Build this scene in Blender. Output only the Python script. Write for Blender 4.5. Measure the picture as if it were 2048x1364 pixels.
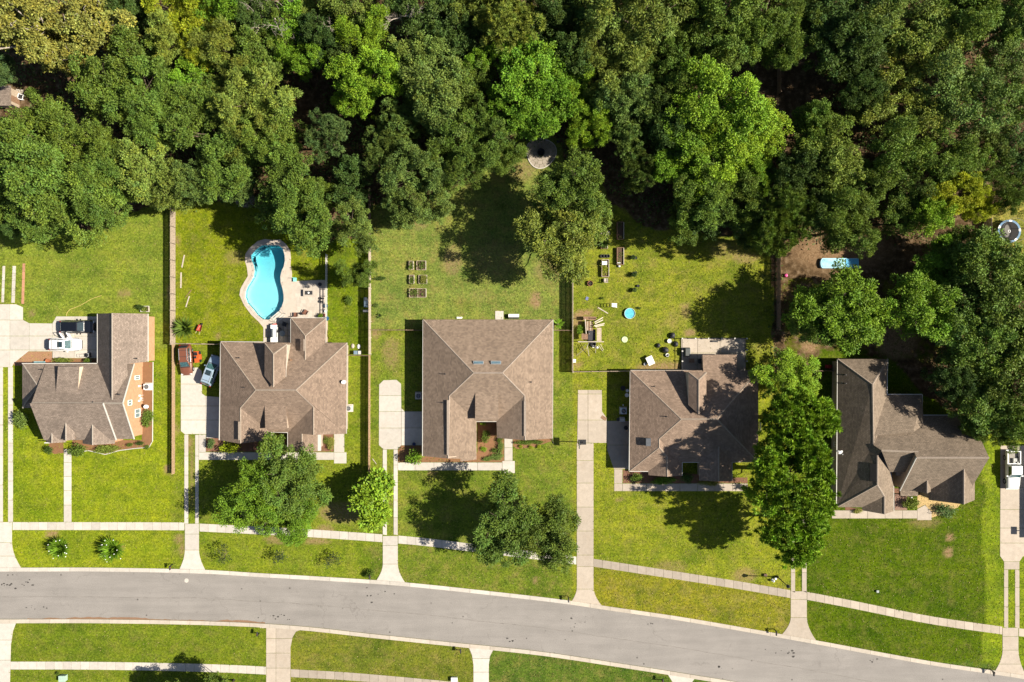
import bpy, bmesh, math, random
import numpy as np
from mathutils import Vector, Matrix
from mathutils.geometry import tessellate_polygon
R = math.radians
for o in list(bpy.data.objects): bpy.data.objects.remove(o)
scene = bpy.context.scene
col = scene.collection

# ------------------------------------------------------------------ camera, sky, sun
PXM = 13.2                      # photograph pixels per metre on the ground
HC = 2048/PXM*28/36             # drone height (28 mm lens on 36 mm film)
cam = bpy.data.cameras.new('camera'); cam.lens = 28; cam.sensor_width = 36; cam.clip_end = 2000
camo = bpy.data.objects.new('camera', cam); col.objects.link(camo)
camo.location = (0, 0, HC); scene.camera = camo
SUN_EL, SUN_AZ = R(44.5), R(-1.7)          # measured from the street lamp's shadow
w = bpy.data.worlds.new('World'); scene.world = w; w.use_nodes = True
nt = w.node_tree; bg = nt.nodes['Background']
sky = nt.nodes.new('ShaderNodeTexSky'); sky.sky_type = 'NISHITA'; sky.sun_disc = False
sky.sun_elevation = SUN_EL; sky.sun_rotation = R(90) - SUN_AZ
nt.links.new(sky.outputs[0], bg.inputs[0]); bg.inputs[1].default_value = 0.05
sun = bpy.data.lights.new('sun', 'SUN'); sun.energy = 4.8; sun.angle = R(0.5); sun.color = (1.0, 0.93, 0.80)
suno = bpy.data.objects.new('sun', sun); col.objects.link(suno)
sv = Vector((math.cos(SUN_EL)*math.cos(SUN_AZ), math.cos(SUN_EL)*math.sin(SUN_AZ), math.sin(SUN_EL)))
suno.rotation_euler = sv.to_track_quat('Z', 'Y').to_euler(); suno.location = sv*200
vs = scene.view_settings; vs.view_transform = 'Standard'; vs.look = 'None'; vs.gamma = 1; vs.exposure = 1.15
vs.use_curve_mapping = False

# ------------------------------------------------------------------ helpers
def P(px, py, h=0.0):
    """photo pixel of a point at height h -> world position"""
    s = (1 - h/HC)/PXM
    return Vector(((px-1024)*s, (682-py)*s, h))
def lin(c):
    return tuple(((x/255)/12.92 if x/255 <= .04045 else (((x/255)+.055)/1.055)**2.4) for x in c)
KL = 2.5                      # brightness of a sunlit level white surface, roughly
def alb(*c):                   # sunlit photo colour -> base colour
    return tuple(min(.85, v/KL) for v in lin(c))
def tag(o, label=None, cat=None, group=None, kind=None):
    if label: o['label'] = label
    if cat: o['category'] = cat
    if group: o['group'] = group
    if kind: o['kind'] = kind
    return o
def empty(name, loc, label, cat, group=None, rz=0):
    o = bpy.data.objects.new(name, None); col.objects.link(o); o.empty_display_size = .3
    o.location = loc; o.rotation_euler = (0, 0, rz)
    return tag(o, label, cat, group)
def mesh(name, v, f, mat, smooth=False):
    m = bpy.data.meshes.new(name); m.from_pydata([tuple(a) for a in v], [], f)
    if mat: m.materials.append(mat)
    if smooth: m.polygons.foreach_set('use_smooth', [True]*len(m.polygons))
    m.update(); return m
def link(name, m, parent=None, loc=(0, 0, 0), rz=0):
    o = bpy.data.objects.new(name, m); col.objects.link(o); o.location = loc; o.rotation_euler = (0, 0, rz)
    if parent: o.parent = parent
    return o
class MB:
    def __init__(s): s.v = []; s.f = []
    def add(s, v, f):
        b = len(s.v); s.v += [tuple(a) for a in v]; s.f += [tuple(i+b for i in q) for q in f]; return s
    def box(s, c, d, rz=0, rx=0, ry=0):
        m = Matrix.Translation(c) @ Matrix.Rotation(rz, 4, 'Z') @ Matrix.Rotation(ry, 4, 'Y') @ Matrix.Rotation(rx, 4, 'X')
        v = [m @ Vector((x*d[0]/2, y*d[1]/2, z*d[2]/2)) for z in (-1, 1) for y in (-1, 1) for x in (-1, 1)]
        return s.add(v, [(0, 2, 3, 1), (4, 5, 7, 6), (0, 1, 5, 4), (2, 6, 7, 3), (0, 4, 6, 2), (1, 3, 7, 5)])
    def bar(s, a, b, wd, ht):           # square bar from a to b
        a = Vector(a); b = Vector(b); d = (b-a); L = d.length
        q = d.to_track_quat('X', 'Z').to_matrix().to_4x4(); m = Matrix.Translation((a+b)/2) @ q
        v = [m @ Vector((x*L/2, y*wd/2, z*ht/2)) for z in (-1, 1) for y in (-1, 1) for x in (-1, 1)]
        return s.add(v, [(0, 2, 3, 1), (4, 5, 7, 6), (0, 1, 5, 4), (2, 6, 7, 3), (0, 4, 6, 2), (1, 3, 7, 5)])
    def cone(s, a, b, r0, r1, n=8, cap=True):
        a = Vector(a); b = Vector(b); q = (b-a).to_track_quat('Z', 'Y').to_matrix()
        v = []
        for p, r in ((a, r0), (b, r1)):
            for i in range(n):
                t = 2*math.pi*i/n; v.append(p + q @ Vector((r*math.cos(t), r*math.sin(t), 0)))
        f = [(i, (i+1) % n, n+(i+1) % n, n+i) for i in range(n)]
        if cap: f += [tuple(range(n-1, -1, -1)), tuple(range(n, 2*n))]
        return s.add(v, f)
    def tube(s, pts, rs, n=6):
        pts = [Vector(p) for p in pts]
        if not hasattr(rs, '__len__'): rs = [rs]*len(pts)
        v = []
        for i, p in enumerate(pts):
            d = pts[min(i+1, len(pts)-1)] - pts[max(i-1, 0)]
            q = d.to_track_quat('Z', 'Y').to_matrix()
            for k in range(n):
                t = 2*math.pi*k/n; v.append(p + q @ Vector((rs[i]*math.cos(t), rs[i]*math.sin(t), 0)))
        f = [(i*n+k, i*n+(k+1) % n, (i+1)*n+(k+1) % n, (i+1)*n+k) for i in range(len(pts)-1) for k in range(n)]
        f += [tuple(range(n-1, -1, -1)), tuple(range((len(pts)-1)*n, len(pts)*n))]
        return s.add(v, f)
    def lathe(s, prof, n=14, c=(0, 0, 0)):
        v = []
        for r, z in prof:
            for k in range(n):
                t = 2*math.pi*k/n; v.append((c[0]+r*math.cos(t), c[1]+r*math.sin(t), c[2]+z))
        m = len(prof)
        f = [(i*n+k, i*n+(k+1) % n, (i+1)*n+(k+1) % n, (i+1)*n+k) for i in range(m-1) for k in range(n)]
        f += [tuple(range(n-1, -1, -1)), tuple(range((m-1)*n, m*n))]
        return s.add(v, f)
    def prism(s, pts, z0, z1):          # vertical extrusion of a plan polygon
        pts = [Vector((p[0], p[1], 0)) for p in pts]; n = len(pts)
        ar = sum(pts[i].x*pts[(i+1) % n].y-pts[(i+1) % n].x*pts[i].y for i in range(n))
        if ar < 0: pts.reverse()
        tri = tessellate_polygon([pts])
        v = [(p.x, p.y, z0) for p in pts] + [(p.x, p.y, z1) for p in pts]
        f = [(i, (i+1) % n, n+(i+1) % n, n+i) for i in range(n)]
        for t in tri:
            a, b, c = t
            nz = (pts[b]-pts[a]).cross(pts[c]-pts[a]).z
            if nz < 0: b, c = c, b
            f += [(n+a, n+b, n+c), (a, c, b)]
        return s.add(v, f)
    def poly(s, pts):
        return s.add(pts, [tuple(range(len(pts)))])
    def build(s, name, mat, parent=None, loc=(0, 0, 0), rz=0, smooth=False, org=None):
        v = s.v if org is None else [(a[0]-org[0], a[1]-org[1], a[2]-org[2]) for a in s.v]
        return link(name, mesh(name, v, s.f, mat, smooth), parent, loc, rz)

# ------------------------------------------------------------------ materials
def nodes(name):
    m = bpy.data.materials.new(name); m.use_nodes = True
    n = m.node_tree.nodes; b = n['Principled BSDF']; return m, m.node_tree, b
def N(t, typ, **kw):
    n = t.nodes.new(typ)
    for k, v in kw.items(): setattr(n, k, v)
    return n
def noise(t, vec, scale, detail=4, rough=.55):
    n = N(t, 'ShaderNodeTexNoise'); n.inputs['Scale'].default_value = scale
    n.inputs['Detail'].default_value = detail; n.inputs['Roughness'].default_value = rough
    if vec is not None: t.links.new(vec, n.inputs['Vector'])
    return n.outputs['Fac']
def ramp(t, fac, stops):
    r = N(t, 'ShaderNodeValToRGB'); e = r.color_ramp.elements
    while len(e) < len(stops): e.new(.5)
    for i, (p, c) in enumerate(stops):
        e[i].position = p; e[i].color = (c, c, c, 1) if not hasattr(c, '__len__') else (*c[:3], 1)
    t.links.new(fac, r.inputs[0]); return r.outputs[0]
def mix(t, a, b, fac, mode='MIX'):
    n = N(t, 'ShaderNodeMix', data_type='RGBA', blend_type=mode)
    for s, x in ((n.inputs[0], fac), (n.inputs[6], a), (n.inputs[7], b)):
        if hasattr(x, 'is_linked') or hasattr(x, 'links'): t.links.new(x, s)
        else: s.default_value = x if not hasattr(x, '__len__') else (*x[:3], 1)
    return n.outputs[2]
def bump(t, b, h, strength, dist=.02):
    n = N(t, 'ShaderNodeBump'); n.inputs['Strength'].default_value = strength; n.inputs['Distance'].default_value = dist
    t.links.new(h, n.inputs['Height']); t.links.new(n.outputs[0], b.inputs['Normal'])
MATS = {}
def M(name, c, rough=.7, metal=0, var=.18, scale=3.0, spec=.35, coat=0):
    """plain coloured material with mottled wear"""
    if name in MATS: return MATS[name]
    m, t, b = nodes(name); g = N(t, 'ShaderNodeNewGeometry')
    f = noise(t, g.outputs['Position'], scale, 5, .65)
    lo = tuple(x*(1-var) for x in c); hi = tuple(min(.9, x*(1+var)) for x in c)
    t.links.new(ramp(t, f, [(.3, lo), (.7, hi)]), b.inputs['Base Color'])
    b.inputs['Roughness'].default_value = rough; b.inputs['Metallic'].default_value = metal
    b.inputs['Specular IOR Level'].default_value = spec
    if coat: b.inputs['Coat Weight'].default_value = coat; b.inputs['Coat Roughness'].default_value = .05
    MATS[name] = m; return m
def concrete(name, c, dirt=.35, stain=(.25, .2, .15)):
    m, t, b = nodes(name); g = N(t, 'ShaderNodeNewGeometry'); p = g.outputs['Position']; oi = N(t, 'ShaderNodeObjectInfo')
    base = ramp(t, noise(t, p, 1.6, 6, .6), [(.25, tuple(x*.86 for x in c)), (.75, tuple(x*1.08 for x in c))])
    tone = ramp(t, oi.outputs['Random'], [(0, .86), (1, 1.05)])
    base = mix(t, base, tone, 1.0, 'MULTIPLY')
    fine = ramp(t, noise(t, p, 14, 3, .7), [(.3, .88), (.7, 1.06)])
    base = mix(t, base, fine, 1.0, 'MULTIPLY')
    st = ramp(t, noise(t, p, .45, 5, .65), [(.52, 0), (.74, dirt)])
    base = mix(t, base, stain, st)
    t.links.new(base, b.inputs['Base Color']); b.inputs['Roughness'].default_value = .85
    b.inputs['Specular IOR Level'].default_value = .25
    bump(t, b, noise(t, p, 30, 3), .15, .01)
    return m
m_conc = concrete('concrete_pale', (.45, .41, .36), .28, (.3, .26, .2))
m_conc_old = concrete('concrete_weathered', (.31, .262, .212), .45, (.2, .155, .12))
m_conc_mid = concrete('concrete_tan', (.385, .325, .262), .42, (.27, .21, .15))
m_kerb = concrete('kerb_concrete', (.42, .365, .30), .2, (.24, .17, .1))
m_kerb_dirt = concrete('kerb_muddy', (.22, .13, .08), .5, (.09, .05, .03))
def asphalt_mat():
    m, t, b = nodes('asphalt_worn'); g = N(t, 'ShaderNodeNewGeometry'); p = g.outputs['Position']
    mp = N(t, 'ShaderNodeMapping'); mp.inputs['Scale'].default_value = (.12, 1.1, 1); t.links.new(p, mp.inputs[0])
    mp.inputs['Rotation'].default_value = (0, 0, R(5))
    c0 = (.226, .206, .188)
    base = ramp(t, noise(t, mp.outputs[0], .8, 6, .6), [(.25, tuple(x*.86 for x in c0)), (.75, tuple(x*1.1 for x in c0))])
    base = mix(t, base, ramp(t, noise(t, p, 10, 4, .75), [(.3, .72), (.72, 1.2)]), 1.0, 'MULTIPLY')
    base = mix(t, base, ramp(t, noise(t, p, .25, 5, .6), [(.3, .9), (.7, 1.06)]), 1.0, 'MULTIPLY')
    st = ramp(t, noise(t, p, .7, 4, .6), [(.62, 0), (.8, .5)])
    base = mix(t, base, (.10, .09, .08), st)
    spk = N(t, 'ShaderNodeTexVoronoi'); spk.inputs['Scale'].default_value = .55; t.links.new(p, spk.inputs['Vector'])
    base = mix(t, base, (.05, .045, .04), ramp(t, spk.outputs['Distance'], [(.05, .75), (.09, 0)]))
    wv = N(t, 'ShaderNodeTexVoronoi', feature='DISTANCE_TO_EDGE'); wv.inputs['Scale'].default_value = .11
    wp = N(t, 'ShaderNodeVectorMath', operation='ADD'); t.links.new(p, wp.inputs[0]); wn = N(t, 'ShaderNodeTexNoise'); wn.inputs['Scale'].default_value = .9; wn.inputs['Detail'].default_value = 6; t.links.new(p, wn.inputs['Vector'])
    wm = N(t, 'ShaderNodeVectorMath', operation='SCALE'); wm.inputs['Scale'].default_value = 2.2; t.links.new(wn.outputs['Color'], wm.inputs[0]); t.links.new(wm.outputs[0], wp.inputs[1]); t.links.new(wp.outputs[0], wv.inputs['Vector'])
    ck = N(t, 'ShaderNodeMath', operation='MULTIPLY'); t.links.new(ramp(t, wv.outputs['Distance'], [(.003, .32), (.010, 0)]), ck.inputs[0]); t.links.new(ramp(t, noise(t, p, .16, 3), [(.5, 0), (.6, 1)]), ck.inputs[1])
    base = mix(t, base, (.09, .08, .07), ck.outputs[0])
    t.links.new(base, b.inputs['Base Color']); b.inputs['Roughness'].default_value = .9; b.inputs['Specular IOR Level'].default_value = .2
    bump(t, b, noise(t, p, 22, 4), .25, .01); return m
m_asphalt = asphalt_mat()
def shingle_mat(name, c, stain=.5):
    m, t, b = nodes(name); uv = N(t, 'ShaderNodeUVMap').outputs[0]; g = N(t, 'ShaderNodeNewGeometry'); p = g.outputs['Position']
    br = N(t, 'ShaderNodeTexBrick'); t.links.new(uv, br.inputs['Vector']); br.inputs['Scale'].default_value = 1
    br.inputs['Brick Width'].default_value = .34; br.inputs['Row Height'].default_value = .2
    br.inputs['Mortar Size'].default_value = .022; br.inputs['Mortar Smooth'].default_value = .6; br.inputs['Bias'].default_value = 0
    br.inputs['Color1'].default_value = (*[x*.80 for x in c], 1); br.inputs['Color2'].default_value = (*[x*1.22 for x in c], 1)
    br.inputs['Mortar'].default_value = (*[x*.55 for x in c], 1)
    base = mix(t, br.outputs['Color'], ramp(t, noise(t, p, 7, 4, .75), [(.3, .68), (.72, 1.3)]), 1.0, 'MULTIPLY')
    mp = N(t, 'ShaderNodeMapping'); mp.inputs['Scale'].default_value = (1.1, .16, 1); t.links.new(uv, mp.inputs[0])
    base = mix(t, base, ramp(t, noise(t, mp.outputs[0], 1, 4, .6), [(.3, .9), (.7, 1.08)]), 1.0, 'MULTIPLY')
    st = ramp(t, noise(t, p, .3, 5, .65), [(.5, 0), (.72, stain)])
    base = mix(t, base, tuple(x*.5 for x in c), st)
    t.links.new(base, b.inputs['Base Color']); b.inputs['Roughness'].default_value = .92; b.inputs['Specular IOR Level'].default_value = .15
    bump(t, b, br.outputs['Fac'], -.5, .02); return m
m_sh_a = shingle_mat('shingle_grey_brown', (0.206, 0.161, 0.130))
m_sh_b = shingle_mat('shingle_brown', (0.205, 0.148, 0.110), .5)
m_sh_c = shingle_mat('shingle_tan_brown', (0.212, 0.156, 0.115), .45)
m_sh_d = shingle_mat('shingle_red_brown', (0.224, 0.159, 0.117))
m_sh_e = shingle_mat('shingle_dark_taupe', (0.185, 0.143, 0.106))
def brick_mat(name, c1, c2, mortar):
    m, t, b = nodes(name); uv = N(t, 'ShaderNodeUVMap').outputs[0]; g = N(t, 'ShaderNodeNewGeometry')
    br = N(t, 'ShaderNodeTexBrick'); t.links.new(uv, br.inputs['Vector']); br.inputs['Scale'].default_value = 1
    br.inputs['Brick Width'].default_value = .22; br.inputs['Row Height'].default_value = .075; br.inputs['Mortar Size'].default_value = .008
    br.inputs['Color1'].default_value = (*c1, 1); br.inputs['Color2'].default_value = (*c2, 1); br.inputs['Mortar'].default_value = (*mortar, 1)
    base = mix(t, br.outputs['Color'], ramp(t, noise(t, g.outputs['Position'], 2, 4), [(.3, .85), (.7, 1.1)]), 1.0, 'MULTIPLY')
    t.links.new(base, b.inputs['Base Color']); b.inputs['Roughness'].default_value = .9
    bump(t, b, br.outputs['Fac'], -.4, .01); return m
m_brick_o = brick_mat('brick_orange', (.40, .20, .10), (.45, .24, .125), (.42, .29, .19))
m_brick_t = brick_mat('brick_tan', (.33, .24, .17), (.38, .28, .2), (.4, .36, .3))
m_trim = M('white_trim', (.46, .44, .40), .5, var=.08)
m_glass = M('window_glass', (.16, .21, .21), .05, var=.3, spec=.9)
m_frame = M('window_frame_white', (.7, .69, .66), .45, var=.06)
m_dark = M('dark_metal', (.03, .03, .032), .5, var=.3)
m_black = M('black_plastic', (.018, .018, .02), .45, var=.3)
m_grey = M('grey_metal', (.32, .33, .34), .45, .3, var=.15)
m_white = M('white_paint', (.72, .71, .69), .4, var=.08)
m_wood_w = M('weathered_wood', (.33, .26, .19), .85, var=.35, scale=6)
m_wood_p = M('pale_wood', (.38, .33, .265), .8, var=.25, scale=6)
m_wood_b = M('brown_wood', (.19, .11, .065), .8, var=.35, scale=5)
m_soil = M('soil', (.075, .045, .028), .95, var=.4, scale=8)
m_terra = M('terracotta', (.30, .11, .05), .8, var=.2)
# ------------------------------------------------------------------ ground sheet
def inpoly(px, py, poly):
    poly = np.asarray(poly, float); r = np.zeros(px.shape, bool); n = len(poly)
    for i in range(n):
        x0, y0 = poly[i]; x1, y1 = poly[(i+1) % n]
        if y0 == y1: continue
        c = ((y0 > py) != (y1 > py)) & (px < (x1-x0)*(py-y0)/(y1-y0)+x0); r ^= c
    return r
WOODS = [(-1500, -2000), (3500, -2000), (3500, 380), (2048, 372), (1990, 410), (1966, 420), (1966, 520), (2100, 560), (3500, 600), (3500, 860), (2040, 875), (1975, 870), (1940, 850),
         (1900, 822), (1850, 785), (1780, 720), (1640, 715), (1640, 760), (1545, 760), (1545, 500), (1480, 470), (1400, 470), (1290, 455), (1235, 400), (1200, 350), (1145, 330), (1110, 268), (1030, 285), (960, 350),
         (880, 395), (742, 410), (740, 470), (690, 480), (600, 470), (540, 450), (480, 405), (400, 398), (300, 405), (215, 450), (90, 462), (0, 452), (-1500, 450)]
POOL = [(523,490.5),(558,490.5),(566,497),(570,510),(570.5,522),(568,534),(564,542),(561.5,552),(562,565),(566,578),(568,590),(568,602),(564.5,613),(559,622.5),(549,635),(537,640),(526,639),(516,631),(505,617),(495,606),(490.5,594),(491,583),(495,573),(502,562),(507,552),(509,541),(507,530),(503,522),(501.5,511),(511,500)]
G_YARDS = [  # (polygon in photo pixels, sunlit grass colour, dryness)
 ([(-1500,400),(345,400),(345,700),(-1500,700)], (156,175,63), .35),
 ([(-1500,700),(362,700),(362,1050),(-1500,1050)], (165,182,41), .25),
 ([(-1500,1050),(370,1050),(370,1140),(-1500,1140)], (166,182,43), .2),
 ([(345,390),(655,390),(655,690),(345,690)], (155,169,35), .45),
 ([(655,470),(742,470),(742,715),(655,715)], (137,160,33), .3),
 ([(345,690),(742,690),(742,1200),(345,1200)], (152,170,47), .35),
 ([(742,260),(1145,260),(1145,662),(742,662)], (156,173,80), .75),
 ([(742,662),(1145,662),(1145,1090),(742,1090)], (146,165,56), .55),
 ([(742,1090),(1160,1090),(1160,1240),(742,1240)], (137,157,50), .7),
 ([(1145,330),(1556,330),(1556,745),(1145,745)], (165,175,56), .6),
 ([(1145,745),(1600,745),(1600,1185),(1145,1185)], (166,177,50), .45),
 ([(1160,1120),(1600,1180),(1600,1300),(1160,1240)], (168,168,50), .75),
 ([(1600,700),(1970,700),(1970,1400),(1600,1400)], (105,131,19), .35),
 ([(1968,870),(3500,870),(3500,1500),(1968,1500)], (159,180,41), .2),
 ([(1968,380),(3500,380),(3500,600),(1968,600)], (186,180,85), .7),
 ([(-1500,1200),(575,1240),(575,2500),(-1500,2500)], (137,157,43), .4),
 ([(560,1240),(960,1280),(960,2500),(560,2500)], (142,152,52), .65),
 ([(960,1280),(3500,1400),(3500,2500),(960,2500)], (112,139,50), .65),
]
def build_ground():
    step = .5
    xs = np.concatenate([[-600, -300, -150], np.arange(-82, 82.01, step), [150, 300, 600]])
    ys = np.concatenate([[-600, -300, -150], np.arange(-57, 57.01, step), [150, 300, 600]])
    X, Y = np.meshgrid(xs, ys); nx, ny = len(xs), len(ys)
    px = X*PXM+1024; py = 682-Y*PXM
    rng = np.random.default_rng(5)
    def wob(f, s):
        a = rng.uniform(0, 6.28, 6); k = rng.normal(0, f, (6, 2))
        return s*sum(np.sin(px*k[i, 0]+py*k[i, 1]+a[i]) for i in range(6))/2.4
    colr = np.zeros(X.shape+(4,)); colr[...] = (*alb(132, 140, 32), .4)
    for poly, c, d in G_YARDS:
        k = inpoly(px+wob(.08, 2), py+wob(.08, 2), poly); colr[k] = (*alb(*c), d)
    lit = inpoly(px+wob(.06, 9), py+wob(.06, 9), WOODS).astype(float)
    lit[(px > 1560) & (px < 1900) & (py > 555) & (py < 730)] *= .52      # thin grass under the trees of this garden
    for _ in range(2):
        l2 = lit.copy(); l2[1:-1, 1:-1] = (lit[1:-1, 1:-1]*2+lit[:-2, 1:-1]+lit[2:, 1:-1]+lit[1:-1, :-2]+lit[1:-1, 2:])/6; lit = l2
    # bare or burnt spots of earth: centre, radii, strength
    dirt = np.zeros(X.shape)
    for (cx, cy, rx, ry, s) in [(1072,600,10,16,.9),(250,587,14,6,.6),(64,627,8,5,.6),(335,938,6,9,.9),(680,1025,42,20,.62),(650,1060,18,10,.7),(560,1078,30,8,.7),(635,1082,26,6,.7),(712,1036,5,5,.7),
        (1070,1160,6,5,.8),(865,946,9,4,.7),(1240,1000,7,4,.6),(1900,1076,8,7,.9),(1897,1105,9,10,.9),(1880,1000,30,20,.45),(1850,1045,30,8,.5),(104,1068,14,6,.85),(358,1077,9,9,.7),(364,1100,6,12,.7),(130,1096,6,6,.8),(243,1096,5,5,.8),
        (1330,735,52,12,.8),(1380,665,12,8,.8),(1369,612,10,5,.6),(1372,628,12,8,.5),(1345,640,10,20,.35),(1170,625,16,7,.9),(1155,640,9,16,.8),(1155,730,9,5,.8),(1490,515,28,10,.6),(1450,500,30,18,.4),(990,520,45,40,.25),(905,520,18,28,.55),(840,445,16,14,.5),(1100,540,30,22,.45),
        (782,705,16,30,.5),(752,668,9,8,.8),(745,640,6,6,.6),(1795,680,40,34,.9),(1620,690,18,16,.9),(1680,500,90,40,.7),(1340,1135,30,14,.4),(1490,1150,22,14,.6),(1180,1050,8,30,.2),(378,885,7,14,.8),(352,860,6,12,.6),(383,950,4,60,.55),(436,672,6,5,.7),(470,515,20,14,.4),(355,480,6,10,.6),(340,585,6,14,.7),(1045,340,26,20,.5),(960,590,20,12,.2)]:
        e = ((px-cx)/rx)**2+((py-cy)/ry)**2
        dirt = np.maximum(dirt, s*np.clip(1.6-e, 0, 1))
    global GR; GR = (xs, ys, colr, lit, dirt)
    Z = np.zeros(X.shape)
    v = np.stack([X, Y, Z], -1).reshape(-1, 3)
    ex = [(a, b) for a, b in POOL]
    cx, cy = (px[:-1, :-1]+px[1:, 1:])/2, (py[:-1, :-1]+py[1:, 1:])/2
    hole = inpoly(px, py, ex)
    hole = hole[:-1, :-1] | hole[1:, :-1] | hole[:-1, 1:] | hole[1:, 1:]
    idx = np.arange(nx*ny).reshape(ny, nx)
    q = np.stack([idx[:-1, :-1], idx[:-1, 1:], idx[1:, 1:], idx[1:, :-1]], -1)[~hole]
    me = bpy.data.meshes.new('ground'); me.from_pydata(v.tolist(), [], q.tolist())
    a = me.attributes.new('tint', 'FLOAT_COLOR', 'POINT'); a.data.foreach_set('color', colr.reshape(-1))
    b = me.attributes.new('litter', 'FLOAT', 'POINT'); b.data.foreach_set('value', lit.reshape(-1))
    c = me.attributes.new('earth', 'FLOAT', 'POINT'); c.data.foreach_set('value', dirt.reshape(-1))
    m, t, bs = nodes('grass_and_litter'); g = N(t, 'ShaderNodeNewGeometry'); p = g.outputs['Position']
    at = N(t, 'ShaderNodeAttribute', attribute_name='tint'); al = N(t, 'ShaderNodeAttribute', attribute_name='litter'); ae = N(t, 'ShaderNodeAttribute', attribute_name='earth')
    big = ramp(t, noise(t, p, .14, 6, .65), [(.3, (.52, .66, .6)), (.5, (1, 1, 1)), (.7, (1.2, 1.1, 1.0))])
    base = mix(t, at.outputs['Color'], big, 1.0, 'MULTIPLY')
    midn = ramp(t, noise(t, p, .8, 7, .72), [(.3, (.58, .70, .7)), (.7, (1.32, 1.2, 1.15))])
    base = mix(t, base, midn, 1.0, 'MULTIPLY')
    # mower passes run east-west
    mp = N(t, 'ShaderNodeMapping'); mp.inputs['Scale'].default_value = (.06, 1.2, 1); t.links.new(p, mp.inputs[0])
    base = mix(t, base, ramp(t, noise(t, mp.outputs[0], .8, 3, .5), [(.3, .88), (.7, 1.1)]), 1.0, 'MULTIPLY')
    # straw coloured thatch
    dryf = N(t, 'ShaderNodeMath', operation='MULTIPLY'); t.links.new(at.outputs['Alpha'], dryf.inputs[0])
    t.links.new(ramp(t, noise(t, p, .55, 7, .72), [(.48, 0), (.68, .95)]), dryf.inputs[1])
    base = mix(t, base, alb(182, 162, 96), dryf.outputs[0])
    dk = ramp(t, noise(t, p, .33, 6, .75), [(.54, 0), (.68, .6)])
    base = mix(t, base, alb(92, 112, 36), dk)
    fine = ramp(t, noise(t, p, 3.2, 5, .85), [(.32, .45), (.7, 1.55)])
    base = mix(t, base, fine, 1.0, 'MULTIPLY')
    spn = N(t, 'ShaderNodeTexVoronoi'); spn.inputs['Scale'].default_value = 1.6; t.links.new(p, spn.inputs['Vector'])
    spk = ramp(t, spn.outputs['Distance'], [(.06, .35), (.13, 0)])
    base = mix(t, base, alb(214, 190, 140), spk)
    # litter under the trees
    lc = ramp(t, noise(t, p, 1.1, 7, .7), [(.28, alb(66, 52, 36)), (.5, alb(122, 98, 70)), (.75, alb(200, 172, 138))])
    lc = mix(t, lc, ramp(t, noise(t, p, 7, 3, .8), [(.3, .6), (.7, 1.3)]), 1.0, 'MULTIPLY')
    ls = N(t, 'ShaderNodeMath', operation='ADD'); t.links.new(al.outputs['Fac'], ls.inputs[0])
    nn = N(t, 'ShaderNodeMath', operation='MULTIPLY_ADD'); t.links.new(noise(t, p, .8, 5, .7), nn.inputs[0]); nn.inputs[1].default_value = 1.3; nn.inputs[2].default_value = -.65
    t.links.new(nn.outputs[0], ls.inputs[1])
    base = mix(t, base, lc, ramp(t, ls.outputs[0], [(.4, 0), (.6, 1)]))
    es = N(t, 'ShaderNodeMath', operation='MULTIPLY'); t.links.new(ae.outputs['Fac'], es.inputs[0])
    t.links.new(ramp(t, noise(t, p, 1.7, 6, .75), [(.32, 0), (.5, 1)]), es.inputs[1])
    base = mix(t, base, ramp(t, noise(t, p, 4, 4, .7), [(.3, alb(150, 110, 76)), (.7, alb(226, 190, 148))]), es.outputs[0])
    t.links.new(base, bs.inputs['Base Color']); bs.inputs['Roughness'].default_value = .95; bs.inputs['Specular IOR Level'].default_value = .05
    bump(t, bs, noise(t, p, 5, 4, .8), .8, .06)
    me.materials.append(m); o = link('ground', me); tag(o, kind='structure'); return o
build_ground()

# ------------------------------------------------------------------ road, kerbs, pavements
def spline(pts, n=24):
    out = []
    for i in range(len(pts)-1):
        p0 = Vector(pts[max(i-1, 0)]); p1 = Vector(pts[i]); p2 = Vector(pts[i+1]); p3 = Vector(pts[min(i+2, len(pts)-1)])
        for k in range(n):
            t = k/n; out.append(.5*((2*p1)+(p2-p0)*t+(2*p0-5*p1+4*p2-p3)*t*t+(3*p1-p0-3*p2+p3)*t**3))
    out.append(Vector(pts[-1])); return out
UP = [(-1500,1143),(-700,1143),(-20,1143),(200,1143),(400,1147),(520,1154),(660,1162),(800,1171.5),(934,1185),(1118,1206),(1220,1221),(1359,1241),(1500,1265),(1636,1289),(1855,1329),(2048,1358),(2300,1404),(3500,1640)]
LO = [(-1500,1238),(-700,1238),(-20,1238),(190,1238),(420,1242),(591,1251),(742,1267),(913,1285),(1000,1293.5),(1100,1305),(1239,1326),(1342,1342),(1489,1366),(1700,1403),(2048,1468),(2300,1516),(3500,1760)]
def yat(pts, x):
    for (x0, y0), (x1, y1) in zip(pts, pts[1:]):
        if x0 <= x <= x1: return y0+(y1-y0)*(x-x0)/(x1-x0)
su = spline([(a, b) for a, b in UP], 16); sl = spline([(a, b) for a, b in LO], 16)
SU = [(p.x, p.y) for p in su]; SL = [(p.x, p.y) for p in sl]
mb = MB()
xs = np.concatenate([np.arange(-1400, -40, 100), np.arange(-40, 2100, 8), np.arange(2110, 3300, 100)])
for a, b in zip(xs, xs[1:]):
    mb.poly([P(a, yat(SL, a), .004), P(b, yat(SL, b), .004), P(b, yat(SU, b), .004), P(a, yat(SU, a), .004)])
road = mb.build('road', m_asphalt); tag(road, kind='structure')
mb = MB(); srn = random.Random(2); off = 0      # worn seam between the two lanes
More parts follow.
